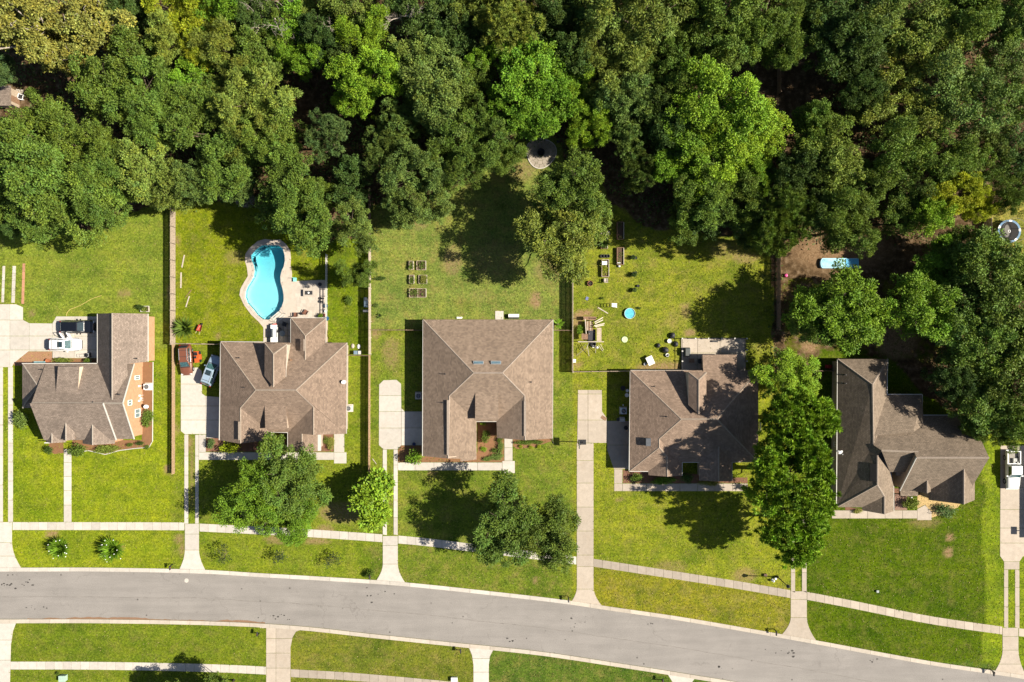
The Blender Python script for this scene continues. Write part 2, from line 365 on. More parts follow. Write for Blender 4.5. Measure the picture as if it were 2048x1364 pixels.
for a, b in zip(xs, xs[1:]):
    if -40 <= a < 2100:
        off = .8*off+srn.uniform(-.5, .5); ya = (yat(SL, a)+yat(SU, a))/2+3+off; yb = (yat(SL, b)+yat(SU, b))/2+3+off; wd = srn.uniform(.3, .75)
        mb.poly([P(a, ya+wd, .008), P(b, yb+wd, .008), P(b, yb-wd, .008), P(a, ya-wd, .008)])
mb.build('lane_seam', M('tar_seam', (.165, .148, .132), .9, var=.25, scale=1.2), road)
prn = random.Random(6)
for (cx, cy, nn, sp) in ((52,1168,9,14),(12,1170,7,6),(70,1216,6,10),(548,1232,12,18),(760,1182,8,22),(1150,1243,8,22),(1023,1280,5,8),(1574,1308,10,16),(1445,1333,5,10),(1748,1320,5,5),(1300,1247,5,5)):
    mb = MB()
    for _ in range(nn):
        q = P(cx+prn.gauss(0, sp), cy+prn.gauss(0, sp*.35)); r = prn.uniform(.05, .22); t0 = prn.uniform(0, 6); mb.poly([(q.x+math.cos(t0+k*.9)*r*prn.uniform(.5, 1.3), q.y+math.sin(t0+k*.9)*r*prn.uniform(.4, .9), .0085) for k in range(7)])
    st_ = mb.build('oil_spots', M('oil_stain', (.045, .04, .036), .8), road); st_['kind'] = 'stuff'
def piece(name, pts, z0, z1, mat, parent, bev=0):
    mb = MB(); c = sum((Vector((p.x, p.y, 0)) for p in pts), Vector())/len(pts)
    mb.prism([p-c for p in pts], z0, z1); return mb.build(name, mat, parent, loc=(c.x, c.y, 0))
def shrink(pts, d):                     # pull the corners in a little so that joints show
    c = sum(pts, Vector())/len(pts)
    return [p+(c-p).normalized()*d for p in pts]
def strip_pieces(name, part, upper, lower, x0, x1, step, mat, z1, skip=(), mats=None, z0=-.05):
    par = bpy.data.objects.new(name, None); col.objects.link(par); tag(par, kind='structure')
    x = x0; rnd = random.Random(3)
    while x < x1-1:
        xe = min(x+step, x1)
        if not any(a <= (x+xe)/2 <= b for a, b in skip):
            g = .22
            xa, xb = x+g, xe-g; ks = max(1, int((xe-x)/12))
            us = [xa+(xb-xa)*k/ks for k in range(ks+1)]
            pts = [P(u, lower(u)) for u in us]+[P(u, upper(u)) for u in reversed(us)]
            mm = mats(x) if mats else mat
            piece(part, pts, z0, z1+rnd.uniform(-.006, .006), mm, par)
        x = xe
    return par
DRV_UP = [(-30, 24), (360, 410), (753, 810), (1139, 1206), (1563, 1634), (1989, 2052)]
strip_pieces('kerb', 'kerb_stone', lambda x: yat(SU, x)-8, lambda x: yat(SU, x)-.3, -60, 2110, 40, m_kerb, .11, mats=lambda x: m_conc if x < 1140 else m_kerb)
strip_pieces('kerb', 'kerb_stone', lambda x: yat(SL, x)+.3, lambda x: yat(SL, x)+8, -60, 1700, 40, m_kerb, .11)
mb = MB(); drn = random.Random(4); w0 = 1.5      # washed out earth along the gutter
for a in np.arange(55, 530, 5):
    w1 = max(.4, min(4.2, w0+drn.uniform(-1.2, 1.2))); mb.poly([P(a, yat(SL, a)+.1, .0095), P(a+5, yat(SL, a+5)+.1, .0095), P(a+5, yat(SL, a+5)-w1, .0095), P(a, yat(SL, a)-w0, .0095)]); w0 = w1
mb.build('gutter_dirt', m_kerb_dirt, road)
SW = [(-60,1052),(340,1052.5),(400,1055),(520,1061),(638,1067.5),(820,1081),(949,1096),(1153,1121),(1185,1125),(1454,1166.5),(1580,1188),(1613,1191.5),(1700,1208),(1855,1239),(2005,1261),(2048,1265.5),(2200,1285)]
SWs = [(p.x, p.y) for p in spline(SW, 12)]
DRV_SW = [(-60, 24.5), (369.5, 398.5), (765.5, 796), (1153.5, 1186.5), (1581.5, 1613.5), (2005, 2037)]
def segs(a, b, holes):
    out = []; x = a
    for h0, h1 in holes:
        if h0 > x: out.append((x, min(h0, b)))
        x = max(x, h1)
    if x < b: out.append((x, b))
    return out
for a, b in segs(-60, 2150, DRV_SW):
    strip_pieces('pavement', 'paving_slab', lambda x: yat(SWs, x)-7.8, lambda x: yat(SWs, x)+7.8, a+.6, b-.6, 17.5, m_conc, .03, mats=lambda x: m_conc if x < 1150 else (m_conc_old if x < 1560 else m_conc_mid))
SW2 = [(18, 1331), (200, 1331.5), (400, 1335.5), (530, 1341), (582, 1346), (700, 1353), (855, 1366.5), (1000, 1381), (1200, 1405)]
SW2s = [(p.x, p.y) for p in spline(SW2, 12)]
for a, b in segs(20.5, 1150, [(532.5, 581)]):
    strip_pieces('pavement', 'paving_slab', lambda x: yat(SW2s, x)-7.8, lambda x: yat(SW2s, x)+7.8, a+.6, b-.6, 17.5, m_conc, .03, mats=lambda x: m_conc if x < 540 else m_conc_old)

# ------------------------------------------------------------------ driveways and garden paths: every cast panel a slab
def clip_poly(poly, nx_, ny_, d):
    out = []
    n = len(poly)
    for i in range(n):
        a, b = poly[i], poly[(i+1) % n]; da = a[0]*nx_+a[1]*ny_-d; db = b[0]*nx_+b[1]*ny_-d
        if da <= 0: out.append(a)
        if (da < 0 < db) or (db < 0 < da):
            t = da/(da-db); out.append((a[0]+(b[0]-a[0])*t, a[1]+(b[1]-a[1])*t))
    return out
def area(p): return abs(sum(p[i][0]*p[(i+1) % len(p)][1]-p[(i+1) % len(p)][0]*p[i][1] for i in range(len(p))))/2
PAVED = []
def slabs(name, poly, mat, xcuts=(), ycuts=(), z=.035, g=.3, part='slab', par=None):
    """poly (pixels) cut at xcuts / ycuts into slabs with a narrow joint"""
    PAVED.append(poly)
    if par is None:
        par = bpy.data.objects.new(name, None); col.objects.link(par); tag(par, kind='structure')
    X = [-9999]+list(xcuts)+[9999]; Y = [-9999]+list(ycuts)+[9999]
    k = 0
    for xa, xb in zip(X, X[1:]):
        for ya, yb in zip(Y, Y[1:]):
            q = clip_poly(clip_poly(clip_poly(clip_poly(poly, -1, 0, -(xa+g)), 1, 0, xb-g), 0, -1, -(ya+g)), 0, 1, yb-g)
            if len(q) > 2 and area(q) > 2:
                piece(part, [P(*a) for a in q], -.05, z+.004*(k % 3), mat, par); k += 1
    return par
def fl(xl, xr, y0, y1, yk, l, r):       # driveway apron: straight lane that flares to the kerb
    def sm(a, b, k): return [(a+(b-a)*t**1.8, y1+(k-y1)*t) for t in (0, .2, .4, .6, .8, 1)]
    L = sm(xl, l[0], l[1]); Rr = sm(xr, r[0], r[1])
    return [(xl, y0), (xr, y0)]+Rr+L[::-1]
C, CO, CM = m_conc, m_conc_old, m_conc_mid
# first driveway (far west) and its court
slabs('driveway', [(-60,608.5),(32,608.5),(46,614.6),(46,640),(58.7,646.5),(105,647),(113,633),(177,633),(200,633),(200,716),(104.7,716),(104.7,702.6),(57,702.6),(28,726),(24,734),(-60,734)], C, [-20, 20, 58.7, 105, 150], [640, 672, 700])
slabs('driveway', [(-60,734.5),(6,734.5),(6,1043.5),(-60,1043.5)], C, [-20], [790, 850, 910, 970])
slabs('driveway', [(16.5,734.5),(26,734.5),(26,1043.5),(16.5,1043.5)], C, [], [772, 810, 848, 886, 924, 962, 1000])
slabs('driveway', fl(-60, 24, 1044.2, 1085, 1135, (-60,1135), (42,1135)), C, [-20], [1085, 1112])
slabs('driveway', [(-60,1246.5),(32,1246.5),(26,1262),(22,1290),(20,1370),(-60,1370)], C, [-20], [1280, 1320])
mp_ = slabs('garden_path', [(128,898),(143,898),(143,1043.8),(128,1043.8)], C, [], [925, 953, 981, 1010])
# second driveway
slabs('driveway', [(362,742),(372,736),(396,735),(403.6,742),(404,787),(411,792),(440,794.5),(440,876),(412,876),(412,868),(378,868),(371,869),(362,862)], C, [412], [768, 812, 840])
for a, b in ((369, 376.6), (390.6, 397.3)): slabs('driveway', [(a,869.6),(b,869.6),(b,1047),(a,1047)], C, [], [912, 950, 985, 1020])
slabs('garden_path', [(398,869),(411.5,869),(411.5,904),(440,904),(668,904),(668,867),(688.5,867),(688.5,904),(693,904),(693,926.6),(668,926.6),(668,919.5),(398,919.5)], C, [420, 452, 486, 520, 560, 592, 628, 668], [904.5])
slabs('driveway', fl(370, 398, 1047.6, 1100, 1139, (359.5,1137.5), (410.5,1139.5)), C, [], [1068, 1100])
# third driveway
slabs('driveway', [(758.5,769),(767,760.5),(793,759.7),(802,767.6),(802.6,816.5),(809,822.5),(848,822.5),(848,890.4),(802.6,890.4),(794.7,898.3),(767,898.3),(758,890)], C, [802.8], [791, 822.8, 856])
for a, b in ((765.8, 773.6), (787.5, 795.4)): slabs('driveway', [(a,899),(b,899),(b,1070),(a,1072-.4*(b-a))], C, [], [930, 965, 1000, 1035])
slabs('garden_path', [(796,925),(1004.6,925),(1004.6,922),(1009,922),(1009,877),(1025,877),(1025,922),(1029.6,922),(1029.6,946),(1004.6,946),(1004.6,940.5),(796,940.5)], C, [830, 868, 906, 955, 1004.6], [895, 921.5])
slabs('driveway', fl(765.8, 795.6, 1072, 1128, 1165, (753,1160.5), (810,1164.5)), C, [], [1091, 1128])
# fourth driveway
slabs('driveway', [(1156,780),(1203.6,780),(1204,823),(1214,837),(1214,885.6),(1154.6,885.6)], CM, [1176], [788, 840])
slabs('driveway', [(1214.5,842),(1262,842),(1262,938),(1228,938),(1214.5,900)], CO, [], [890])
slabs('driveway', fl(1153.8, 1187, 886.4, 1175, 1210, (1140,1207), (1205,1213)), CM, [], [921, 966, 1014, 1062, 1110, 1133, 1178])
slabs('garden_path', [(1228.5,938.6),(1245,938.6),(1245,966.6),(1495,966.6),(1495,982),(1228.5,982)], CM, [1245, 1260, 1276, 1293, 1310, 1328, 1360, 1395, 1430, 1465], [966.8])
# fifth driveway
for a, b in ((1582, 1590), (1604, 1613)): slabs('driveway', [(a,1035),(b,1035),(b,1185),(a,1182)], CM, [], [1070, 1105, 1145])
slabs('driveway', fl(1581.5, 1613.5, 1182.5, 1235, 1280, (1563.5,1269), (1633.5,1282.5)), CM, [], [1199, 1235])
slabs('garden_path', [(1664,1020.8),(1834,1020.8),(1834,1036.7),(1664,1036.7)], CM, [1700, 1735, 1770, 1805], [])
slabs('garden_path', [(1834.6,1018),(1850,1010),(1863,1024),(1863,1040),(1834.6,1040)], CM)
slabs('garden_path', [(1789,986),(1814,990),(1814,1020.2),(1789,1020.2)], concrete('path_red_brown', (.19,.11,.08), .3))
# sixth driveway, with the neighbour's house beyond the frame
slabs('driveway', [(2001,891),(2110,891),(2110,1112),(2046,1112),(2038.5,1123),(2038.5,1138.5),(2008,1138.5),(2008,1123),(2000,1112)], CM, [2066], [930, 975, 1019, 1056, 1086, 1123])
for a, b in ((2008, 2016), (2030, 2038.5)): slabs('driveway', [(a,1139.2),(b,1139.2),(b,1256),(a,1254)], CM, [], [1175, 1213])
slabs('driveway', fl(2005, 2036.5, 1255.5, 1300, 1348, (1990,1342), (2052,1351)), CM, [], [1273, 1300, 1328])
# across the road
slabs('driveway', [(532.6,1256),(520,1256),(520,1253.5),(600,1260),(592,1263),(585,1275),(581,1295),(581,1400),(532.6,1400)], CM, [552], [1277, 1306, 1336], par=None)
slabs('driveway', [(937,1293),(987,1298.5),(980,1312),(977.6,1330),(977.6,1400),(947,1400),(947,1330),(944,1310)], C, [], [1317, 1344])
slabs('driveway', [(1335,1348),(1390,1356),(1384,1364),(1382,1400),(1347,1400),(1345,1364)], C)
# road dirt and the manhole cover
mh = MB(); mh.lathe([(.0, .006), (.33, .006), (.33, .014), (.3, .02), (0, .02)], 16); o = mh.build('manhole_cover', m_conc, loc=P(373,1161)); tag(o, 'pale round cover set into the grey road', 'cover')
# concrete and brick strips on the west lawn
for i, (x0, x1, y0, y1, mt, lb) in enumerate([(4,9,532,605,m_conc,'pale concrete strip in the lawn, farthest from the brick strip'),(24,30.5,532,606,m_conc,'pale concrete strip in the lawn, next to the brick strip'),(44,49,527,608,concrete('strip_brick',(.4,.2,.12),.2),'reddish brick strip in the lawn beside two concrete strips')]):
    par = empty('ground_strip', P((x0+x1)/2, (y0+y1)/2), lb, 'strip'); q = [(x0+1.5,y0),(x1+1.5,y0),(x1-1,y1),(x0-1,y1)]
    for k in range(5):
        ya = y0+(y1-y0)*k/5; yb = y0+(y1-y0)*(k+1)/5-.4; c = clip_poly(clip_poly(q, 0, -1, -ya), 0, 1, yb)
        mb = MB(); mb.prism([P(*a)-par.location for a in c], -.05, .05+.006*(k % 2)); mb.build('slab', mt, par)
# ------------------------------------------------------------------ houses
def uvmap(me):
    uv = me.uv_layers.new(name='UVMap'); co = me.vertices
    for p in me.polygons:
        n = p.normal; h = Vector((n.x, n.y, 0))
        if h.length < .02: u = Vector((1, 0, 0)); v = Vector((0, 1, 0))
        else:
            h.normalize(); u = Vector((-h.y, h.x, 0)); v = n.cross(u)
        for li, vi in zip(p.loop_indices, p.vertices):
            c = co[vi].co; uv.data[li].uv = (c.dot(u), c.dot(v))
DIRS = {'W': (1, 0), 'E': (-1, 0), 'N': (0, -1), 'S': (0, 1)}     # uphill direction of a slope facing W, E, N, S
def plane(face, epx, E, pitch):
    nx_, ny_ = DIRS[face]; s = (1-E/HC)/PXM
    c = nx_*(epx-1024)*s if nx_ else ny_*(682-epx)*s
    return (nx_, ny_, c, E, pitch)
def hit(px, py, pl):
    nx_, ny_, c, E, pt = pl; A = (nx_*(px-1024)+ny_*(682-py))/PXM
    return (E+pt*(A-c))/(1+pt*A/HC)
def inset(pts, d):
    pts = [Vector((p.x, p.y, 0)) for p in pts]; n = len(pts)
    ar = sum(pts[i].x*pts[(i+1) % n].y-pts[(i+1) % n].x*pts[i].y for i in range(n)); s = 1 if ar > 0 else -1
    out = []
    for i in range(n):
        a, b, c = pts[i-1], pts[i], pts[(i+1) % n]; e1 = (b-a).normalized(); e2 = (c-b).normalized()
        n1 = Vector((-e1.y, e1.x, 0))*s; n2 = Vector((-e2.y, e2.x, 0))*s; k = n1+n2
        if k.length < .1: out.append(b+n1*d); continue
        k = k/(k.length_squared)*2; out.append(b+k*d)
    return out
class House:
    def __init__(s, name, label, centre, shm, wallm, group=None):
        s.org = P(*centre); s.root = empty(name, s.org, label, 'house', 'brown roofed houses along the street'); s.sm = shm; s.wm = wallm; s.roof = None
    def part(s, name, mb, mat, parent=None, uv=False, smooth=False):
        o = mb.build(name, mat, parent or s.root, org=s.org, smooth=smooth)
        if uv: uvmap(o.data)
        return o
    def slopes(s, faces, fixed={}, ridges=(), name='roof', parent=None, lift=0):
        acc = {}
        for pl, pts in faces:
            for q in pts: acc.setdefault(q, []).append(hit(*q, pl))
        H = {q: fixed.get(q, sum(v)/len(v))+lift for q, v in acc.items()}
        mb = MB(); ids = {q: i for i, q in enumerate(H)}
        vv = [P(*q, H[q]) for q in H]
        ff = []
        for pl, pts in faces:
            w3 = [vv[ids[q]] for q in pts]
            tri = tessellate_polygon([[Vector((a.x, a.y, 0)) for a in w3]])
            for a, b, c in tri:
                if (w3[b]-w3[a]).cross(w3[c]-w3[a]).z < 0: b, c = c, b
                ff.append((ids[pts[a]], ids[pts[b]], ids[pts[c]]))
        mb.add(vv, ff)
        o = s.part(name, mb, s.sm, parent, uv=True)
        if s.roof is None: s.roof = o
        for a, b in ridges:
            A = P(*a, H[a]); B = P(*b, H[b]); s.ridge(A, B)
        return o, H
    def ridge(s, A, B, wd=.13):
        d = (B-A); d.z = 0; t = Vector((-d.y, d.x, 0)).normalized()*wd; u = Vector((0, 0, 1))
        mb = MB(); mb.add([A+t-u*.05, A+u*.06, A-t-u*.05, B+t-u*.05, B+u*.06, B-t-u*.05], [(0, 1, 4, 3), (1, 2, 5, 4), (0, 3, 5, 2), (0, 2, 1), (3, 4, 5)])
        s.part('ridge_cap', mb, s.cap, s.roof, uv=True)
    def shell(s, outline, E, wall=True, gut=(), ins=.4):
        """fascia + soffit under the eaves line, and the walls below"""
        o3 = [P(*q, E) for q in outline]; mb = MB(); mb.prism(inset(o3, .02), E-.2, E-.02); s.part('fascia', mb, m_trim)
        if wall:
            mb = MB(); mb.prism(inset(o3, ins), -.05, E-.1); s.wall = s.part('wall', mb, s.wm, uv=True)
        for a, b in gut:
            A = P(*a, E); B = P(*b, E); mb = MB(); mb.bar(A+Vector((0, 0, -.05)), B+Vector((0, 0, -.05)), .1, .11); s.part('gutter', mb, m_trim)
    def gable(s, pts, mat=None, name='gable_wall', push=(0, 0)):
        """triangle of wall under a rake: (px,py,h) list"""
        v = [P(*q) for q in pts]; v = [a+Vector((push[0], push[1], -.04)) for a in v]; n = len(v)
        nrm = (v[1]-v[0]).cross(v[2]-v[0]).normalized()*.12
        mb = MB(); mb.add(v+[a+nrm for a in v], [tuple(range(n)), tuple(range(2*n-1, n-1, -1))]+[(i, n+i, n+(i+1) % n, (i+1) % n) for i in range(n)])
        s.part(name, mb, mat or s.wm, uv=True)
    def block(s, top, bottom, mat, name='dormer_wall', parent=None):
        """closed side walls between two rings of world points"""
        n = len(top); mb = MB(); mb.add(list(top)+list(bottom), [(i, (i+1) % n, n+(i+1) % n, n+i) for i in range(n)]); return s.part(name, mb, mat, parent, uv=True)
    def window(s, a, b, z0, z1, name='window'):
        """window on the wall line a-b (world, outer face to the right of a->b)"""
        a = Vector((a.x, a.y, 0)); b = Vector((b.x, b.y, 0)); d = (b-a).normalized(); nrm = Vector((d.y, -d.x, 0)); mb = MB(); L = (b-a).length
        zc = (z0+z1)/2; c = (a+b)/2
        for q, l in (((a+b)/2+nrm*.03+Vector((0, 0, z1)), 'h'), ((a+b)/2+nrm*.03+Vector((0, 0, z0)), 'h')):
            mb.bar(q-d*L/2, q+d*L/2, .1, .09)
        for q in (a, b, c): mb.bar(q+nrm*.03+Vector((0, 0, z0+.05)), q+nrm*.03+Vector((0, 0, z1-.05)), .08, .08)
        w = s.part(name, mb, m_frame)
        mb = MB(); mb.bar(c+nrm*.01+Vector((0, 0, zc))-d*(L/2-.03), c+nrm*.01+Vector((0, 0, zc))+d*(L/2-.03), .03, z1-z0-.06)
        s.part('pane', mb, m_glass, w)
    def vent(s, px, py, h, r=.06, L=.45):
        p = P(px, py, h); mb = MB(); mb.cone(p-Vector((0, 0, .2)), p+Vector((0, 0, L)), r, r, 8); mb.cone(p-Vector((0, 0, .05)), p+Vector((0, 0, .08)), r*2.2, r*1.2, 8); s.part('vent_pipe', mb, m_dark)
m_cap = {}
def capmat(n, c):
    return M('ridge_'+n, c, .9, var=.25, scale=5)

def house3():
    h = House('brick_house', 'house with a tan brown hip roof and two roof windows', (975, 780), m_sh_c, m_brick_t); h.cap = capmat('c', (.245, .197, .157)); E = 3.0; p = .46
    W = plane('W', 845.5, E, p); Ee = plane('E', 1105.5, E, p); Nn = plane('N', 639, E, p); S = plane('S', 843, E, p)
    LE = plane('E', 953, E, p); RW = plane('W', 993, E, p)
    NW, NE, SE, C_ = (846, 639), (1106, 639), (1105, 877), (845, 912)
    RL, RR, A, B, A2, B2 = (947, 745.7), (1004.5, 745.7), (898.4, 791.4), (896, 917), (1049, 791.4), (1050, 880.4)
    V1, V2, D, D2 = (953, 843), (993, 843), (953, 919), (994, 876)
    D1a, D1b = (921, 917.5), (921, 923)
    h.slopes([(W, [NW, RL, A, B, C_]), (Nn, [NW, NE, RR, RL]), (Ee, [NE, SE, B2, A2, RR]), (S, [RL, RR, A2, V2, V1, A]), (LE, [A, V1, D, D1b, D1a, B]), (RW, [A2, B2, D2, V2])],
             fixed={D1b: hit(921, 917.5, LE)}, ridges=[(NW, RL), (NE, RR), (RL, RR), (RL, A), (RR, A2), (A, B), (A2, B2)])
    h.shell([NW, NE, SE, D2, V2, V1, D, (921, 919), (921, 913), C_], E, gut=[(NW, C_), (NE, SE), (V1, V2)])
    hA = hit(*A, W); hA2 = hit(*A2, Ee)
    h.gable([(846, 912, E), (953, 913, E), (897, 917, hA)], push=(0, .25)); h.gable([(994, 876, E), (1104, 876, E), (1050, 880, hA2)], push=(0, .25))
    for x in (892, 1046):   # ridge vents lie just beside the ridge
        y0, y1 = (800, 910) if x < 900 else (802, 872); a = P(x+4, y0, hA+.0); b = P(x+4, y1, hA); mb = MB(); mb.bar(a+Vector((0, 0, .07)), b+Vector((0, 0, .07)), .32, .1); h.part('ridge_vent', mb, h.cap, h.roof)
    T = [(950.4, 784.8), (996.6, 784.8), (996.6, 839), (950.4, 839)]
    hs = [hit(*T[0], S)+.03, hit(*T[1], S)+.03, 4.75, 4.75]
    dorm(h, T, hs)
    skylight(h, 957, 725, hit(957, 725, Nn)); skylight(h, 992, 725, hit(992, 725, Nn))
    h.vent(890, 748, hit(890, 748, W)); h.vent(886, 805, hit(886, 805, W)); h.vent(1062, 764, hit(1062, 764, Ee))
    y = h.org; 
    for x0, x1 in ((870, 885), (905, 916), (1010, 1022), (1060, 1085)):
        yy = 907 if x0 < 950 else 872; h.window(P(x0, yy)+Vector((0, -.0, 0)), P(x1, yy), .9, 2.2)
    for x0, x1 in ((880, 900), (930, 950), (1040, 1060)): h.window(P(x1, 645.0), P(x0, 645.0), .9, 2.2)
    garage(h, P(853, 828), P(853, 852)); garage(h, P(853, 858), P(853, 884))
    return h
def garage(h, a, b):
    d = (b-a).normalized(); nrm = Vector((d.y, -d.x, 0)); g = None
    mb = MB(); mb.bar(a+Vector((0, 0, 1.1))+nrm*.02, b+Vector((0, 0, 1.1))+nrm*.02, .08, 2.2); g = h.part('garage_door', mb, m_frame)
    for k in range(4):
        mb = MB(); z = .28+.54*k; mb.bar(a+d*.08+Vector((0, 0, z))+nrm*.065, b-d*.08+Vector((0, 0, z))+nrm*.065, .03, .46); h.part('panel', mb, m_trim, g)
def dorm(h, T, hs, wallm=None, under=2.9, drop=None):
    """dormer: roof polygon T (pixels) with heights; walls down into the roof below"""
    top = [P(*q, z) for q, z in zip(T, hs)]; mb = MB(); n = len(top)
    mb.add(top+[a-Vector((0, 0, .14)) for a in top], [tuple(range(n-1, -1, -1)), tuple(range(n, 2*n))]+[(i, (i+1) % n, n+(i+1) % n, n+i) for i in range(n)])
    o = h.part('dormer', mb, h.sm, uv=True); me = o.data
    bm = bmesh.new(); bm.from_mesh(me); bmesh.ops.recalc_face_normals(bm, faces=bm.faces); bm.to_mesh(me); bm.free()
    c = sum(top, Vector())/n
    t2 = [Vector((c.x+(a.x-c.x)*.93, c.y+(a.y-c.y)*.95, a.z-.1)) for a in top]; b2 = [Vector((a.x, a.y, under)) for a in t2]
    h.block(t2, b2, wallm or h.wm, parent=o)
    return o
def skylight(h, px, py, z, w_=1.4, d_=.42):
    p = P(px, py, z); mb = MB()
    for s in (-1, 1):
        mb.box(p+Vector((0, s*d_/2, .06)), (w_+.06, .06, .16)); mb.box(p+Vector((s*w_/2, 0, .06)), (.06, d_-.06, .16))
    o = h.part('skylight', mb, m_grey); mb = MB(); mb.box(p+Vector((0, 0, .12)), (w_-.08, d_-.08, .04), rx=R(-28)); h.part('pane', mb, M('skylight_glass', (.10, .16, .19), .08, var=.3, spec=.9), o)

def house2():
    h = House('brick_house', 'house with a brown hip roof beside the swimming pool', (566, 780), m_sh_b, m_brick_t); h.cap = capmat('b', (.235, .187, .145)); E = 3.0; p = .46
    W = plane('W', 440, E, p); Ee = plane('E', 693.3, E, p); Nn = plane('N', 684.3, E, p); S = plane('S', 864.5, E, p); LE = plane('E', 542, E, p); RW = plane('W', 575.5, E, p)
    nW = plane('W', 581.6, E, p); nE = plane('E', 652, E, p); nN = plane('N', 635.8, E, p)
    NW, N1, NA, NB, N2, NE, SE = (441.3, 683.3), (581.6, 685.3), (581.6, 635.8), (652, 635.8), (651.4, 685.3), (693.8, 685.3), (692.7, 867.4)
    RL, RR, A, B, C_ = (511.3, 780.1), (591.5, 780.1), (480.5, 815.7), (480.5, 887.2), (438.3, 880.2)
    D, V1, V2, A2, B2 = (542, 879.5), (540.5, 864), (575.5, 865), (626.7, 813.5), (626.7, 870)
    NR, NV = (610.2, 671.7), (610.2, 720)
    Q, Qf, F2, F3, Qe = (603.6, 867.5), (603.6, 903.7), (575.5, 903), (642, 902), (642, 870)
    h.slopes([(W, [NW, RL, A, B, C_]), (Nn, [NW, N1, NV, N2, NE, RR, RL]), (Ee, [NE, SE, B2, A2, RR]), (S, [RL, RR, A2, V2, V1, A]), (LE, [A, V1, D, B]),
              (RW, [A2, B2, Q, Qf, F2, V2]), (nW, [NA, NR, NV, N1]), (nN, [NA, NB, NR]), (nE, [NB, N2, NV, NR])],
             ridges=[(NW, RL), (NE, RR), (RL, RR), (RL, A), (RR, A2), (A, B), (A2, B2), (NA, NR), (NB, NR), (NR, NV)])
    q = hit(*Q, RW)
    h.slopes([(plane('E', 642, 2.7, p), [Q, Qe, F3, Qf])], fixed={Q: q, Qf: q, Qe: 2.75, F3: 2.75}, name='porch_roof', ridges=[(Q, Qf)])
    h.shell([NW, N1, NA, NB, N2, NE, SE, (642, 868), F3, F2, V2, V1, D, C_], E-.0, gut=[(NW, C_), (NE, SE), (V1, V2), (V2, F2), (NW, (529, 684)), (NA, NB), (NA, N1), (NB, N2)])
    h.gable([(440, 880, E), (541, 880, E), (480.5, 887, hit(*A, W))], push=(0, .25)); h.gable([(577, 902, E-.2), (641, 902, E-.2), (603.6, 903.5, q-.06)], push=(0, .2)); h.gable([(604, 868, q), (692, 867, E), (626.7, 870, hit(*B2, Ee))], push=(0, .2))
    dorm(h, [(529.3, 810.2), (571.3, 809.8), (574.4, 858.3), (530.6, 858.6)], [hit(529, 810, S)+.03, hit(571, 810, S)+.03, 4.7, 4.7])
    rear_dormer(h, (529.5, 687), (574, 687.7), (546.5, 708), (546.5, 774), (528.9, 752), (571.7, 754), 5.55, 6.55)
    a = P(476, 852, hit(480.5, 852, W)); mb = MB(); mb.bar(P(479, 843, 5.02)+Vector((0, 0, .05)), P(479, 880, 5.02)+Vector((0, 0, .05)), .32, .12); h.part('ridge_vent', mb, h.cap, h.roof)
    mb = MB(); mb.bar(P(609, 678, 4.9), P(609, 702, 4.9), .3, .12); h.part('ridge_vent', mb, h.cap, h.roof)
    h.vent(477.5, 715.6, hit(477.5, 715.6, Nn)); h.vent(489.5, 774.5, hit(489.5, 774.5, W)); pp = hit(582, 720, Nn); mb = MB(); mb.box(P(582, 720, pp+.1), (.3, .25, .25)); h.part('roof_vent', mb, m_wood_b)
    for x0, x1 in ((455, 470), (505, 520), (585, 596), (655, 675)):
        yy = 874 if x0 < 550 else (897 if x0 < 640 else 862); h.window(P(x0, yy), P(x1, yy), .9, 2.2)
    h.window(P(690.5, 800), P(690.5, 785), .9, 2.2); h.window(P(647, 665), P(647, 652), .6, 2.2); h.window(P(690.5, 745), P(690.5, 730), .9, 2.2)
    garage(h, P(450, 800), P(450, 828)); garage(h, P(450, 832), P(450, 858))
def rear_dormer(h, TL, TR, R0, R1, BL, BR, ev, rz):
    """raised hipped block on the rear slope"""
    pl = {TL: ev, TR: ev, BL: ev, BR: ev, R0: rz, R1: rz}
    v = {k: P(*k, z) for k, z in pl.items()}; mb = MB(); ks = list(v)
    fs = [(TL, R0, R1, BL), (TL, TR, R0), (TR, BR, R1, R0)]
    ff = []
    for f in fs:
        idx = [ks.index(q) for q in f]; a, b, c = [v[q] for q in f[:3]]
        if (b-a).cross(c-a).z < 0: idx.reverse()
        ff.append(tuple(idx))
    mb.add([v[k] for k in ks], ff); o = h.part('dormer', mb, h.sm, uv=True)
    ring = [v[TL], v[TR], v[BR], v[BL]]; c = sum(ring, Vector())/4
    mb = MB(); r2 = [Vector((c.x+(a.x-c.x)*.995, c.y+(a.y-c.y)*.995, 0)) for a in ring]; mb.prism(r2, ev-.2, ev-.02); h.part('fascia', mb, m_trim, o)
    r3 = [Vector((c.x+(a.x-c.x)*.9, c.y+(a.y-c.y)*.95, 0)) for a in ring]; mb = MB(); mb.prism(r3, 2.9, ev-.1); h.part('dormer_wall', mb, M('siding_tan', (.42, .36, .28), .7), o)
    keep = h.roof; h.roof = o
    for a, b in ((TL, R0), (TR, R0), (R0, R1)): h.ridge(v[a], v[b])
    h.roof = keep

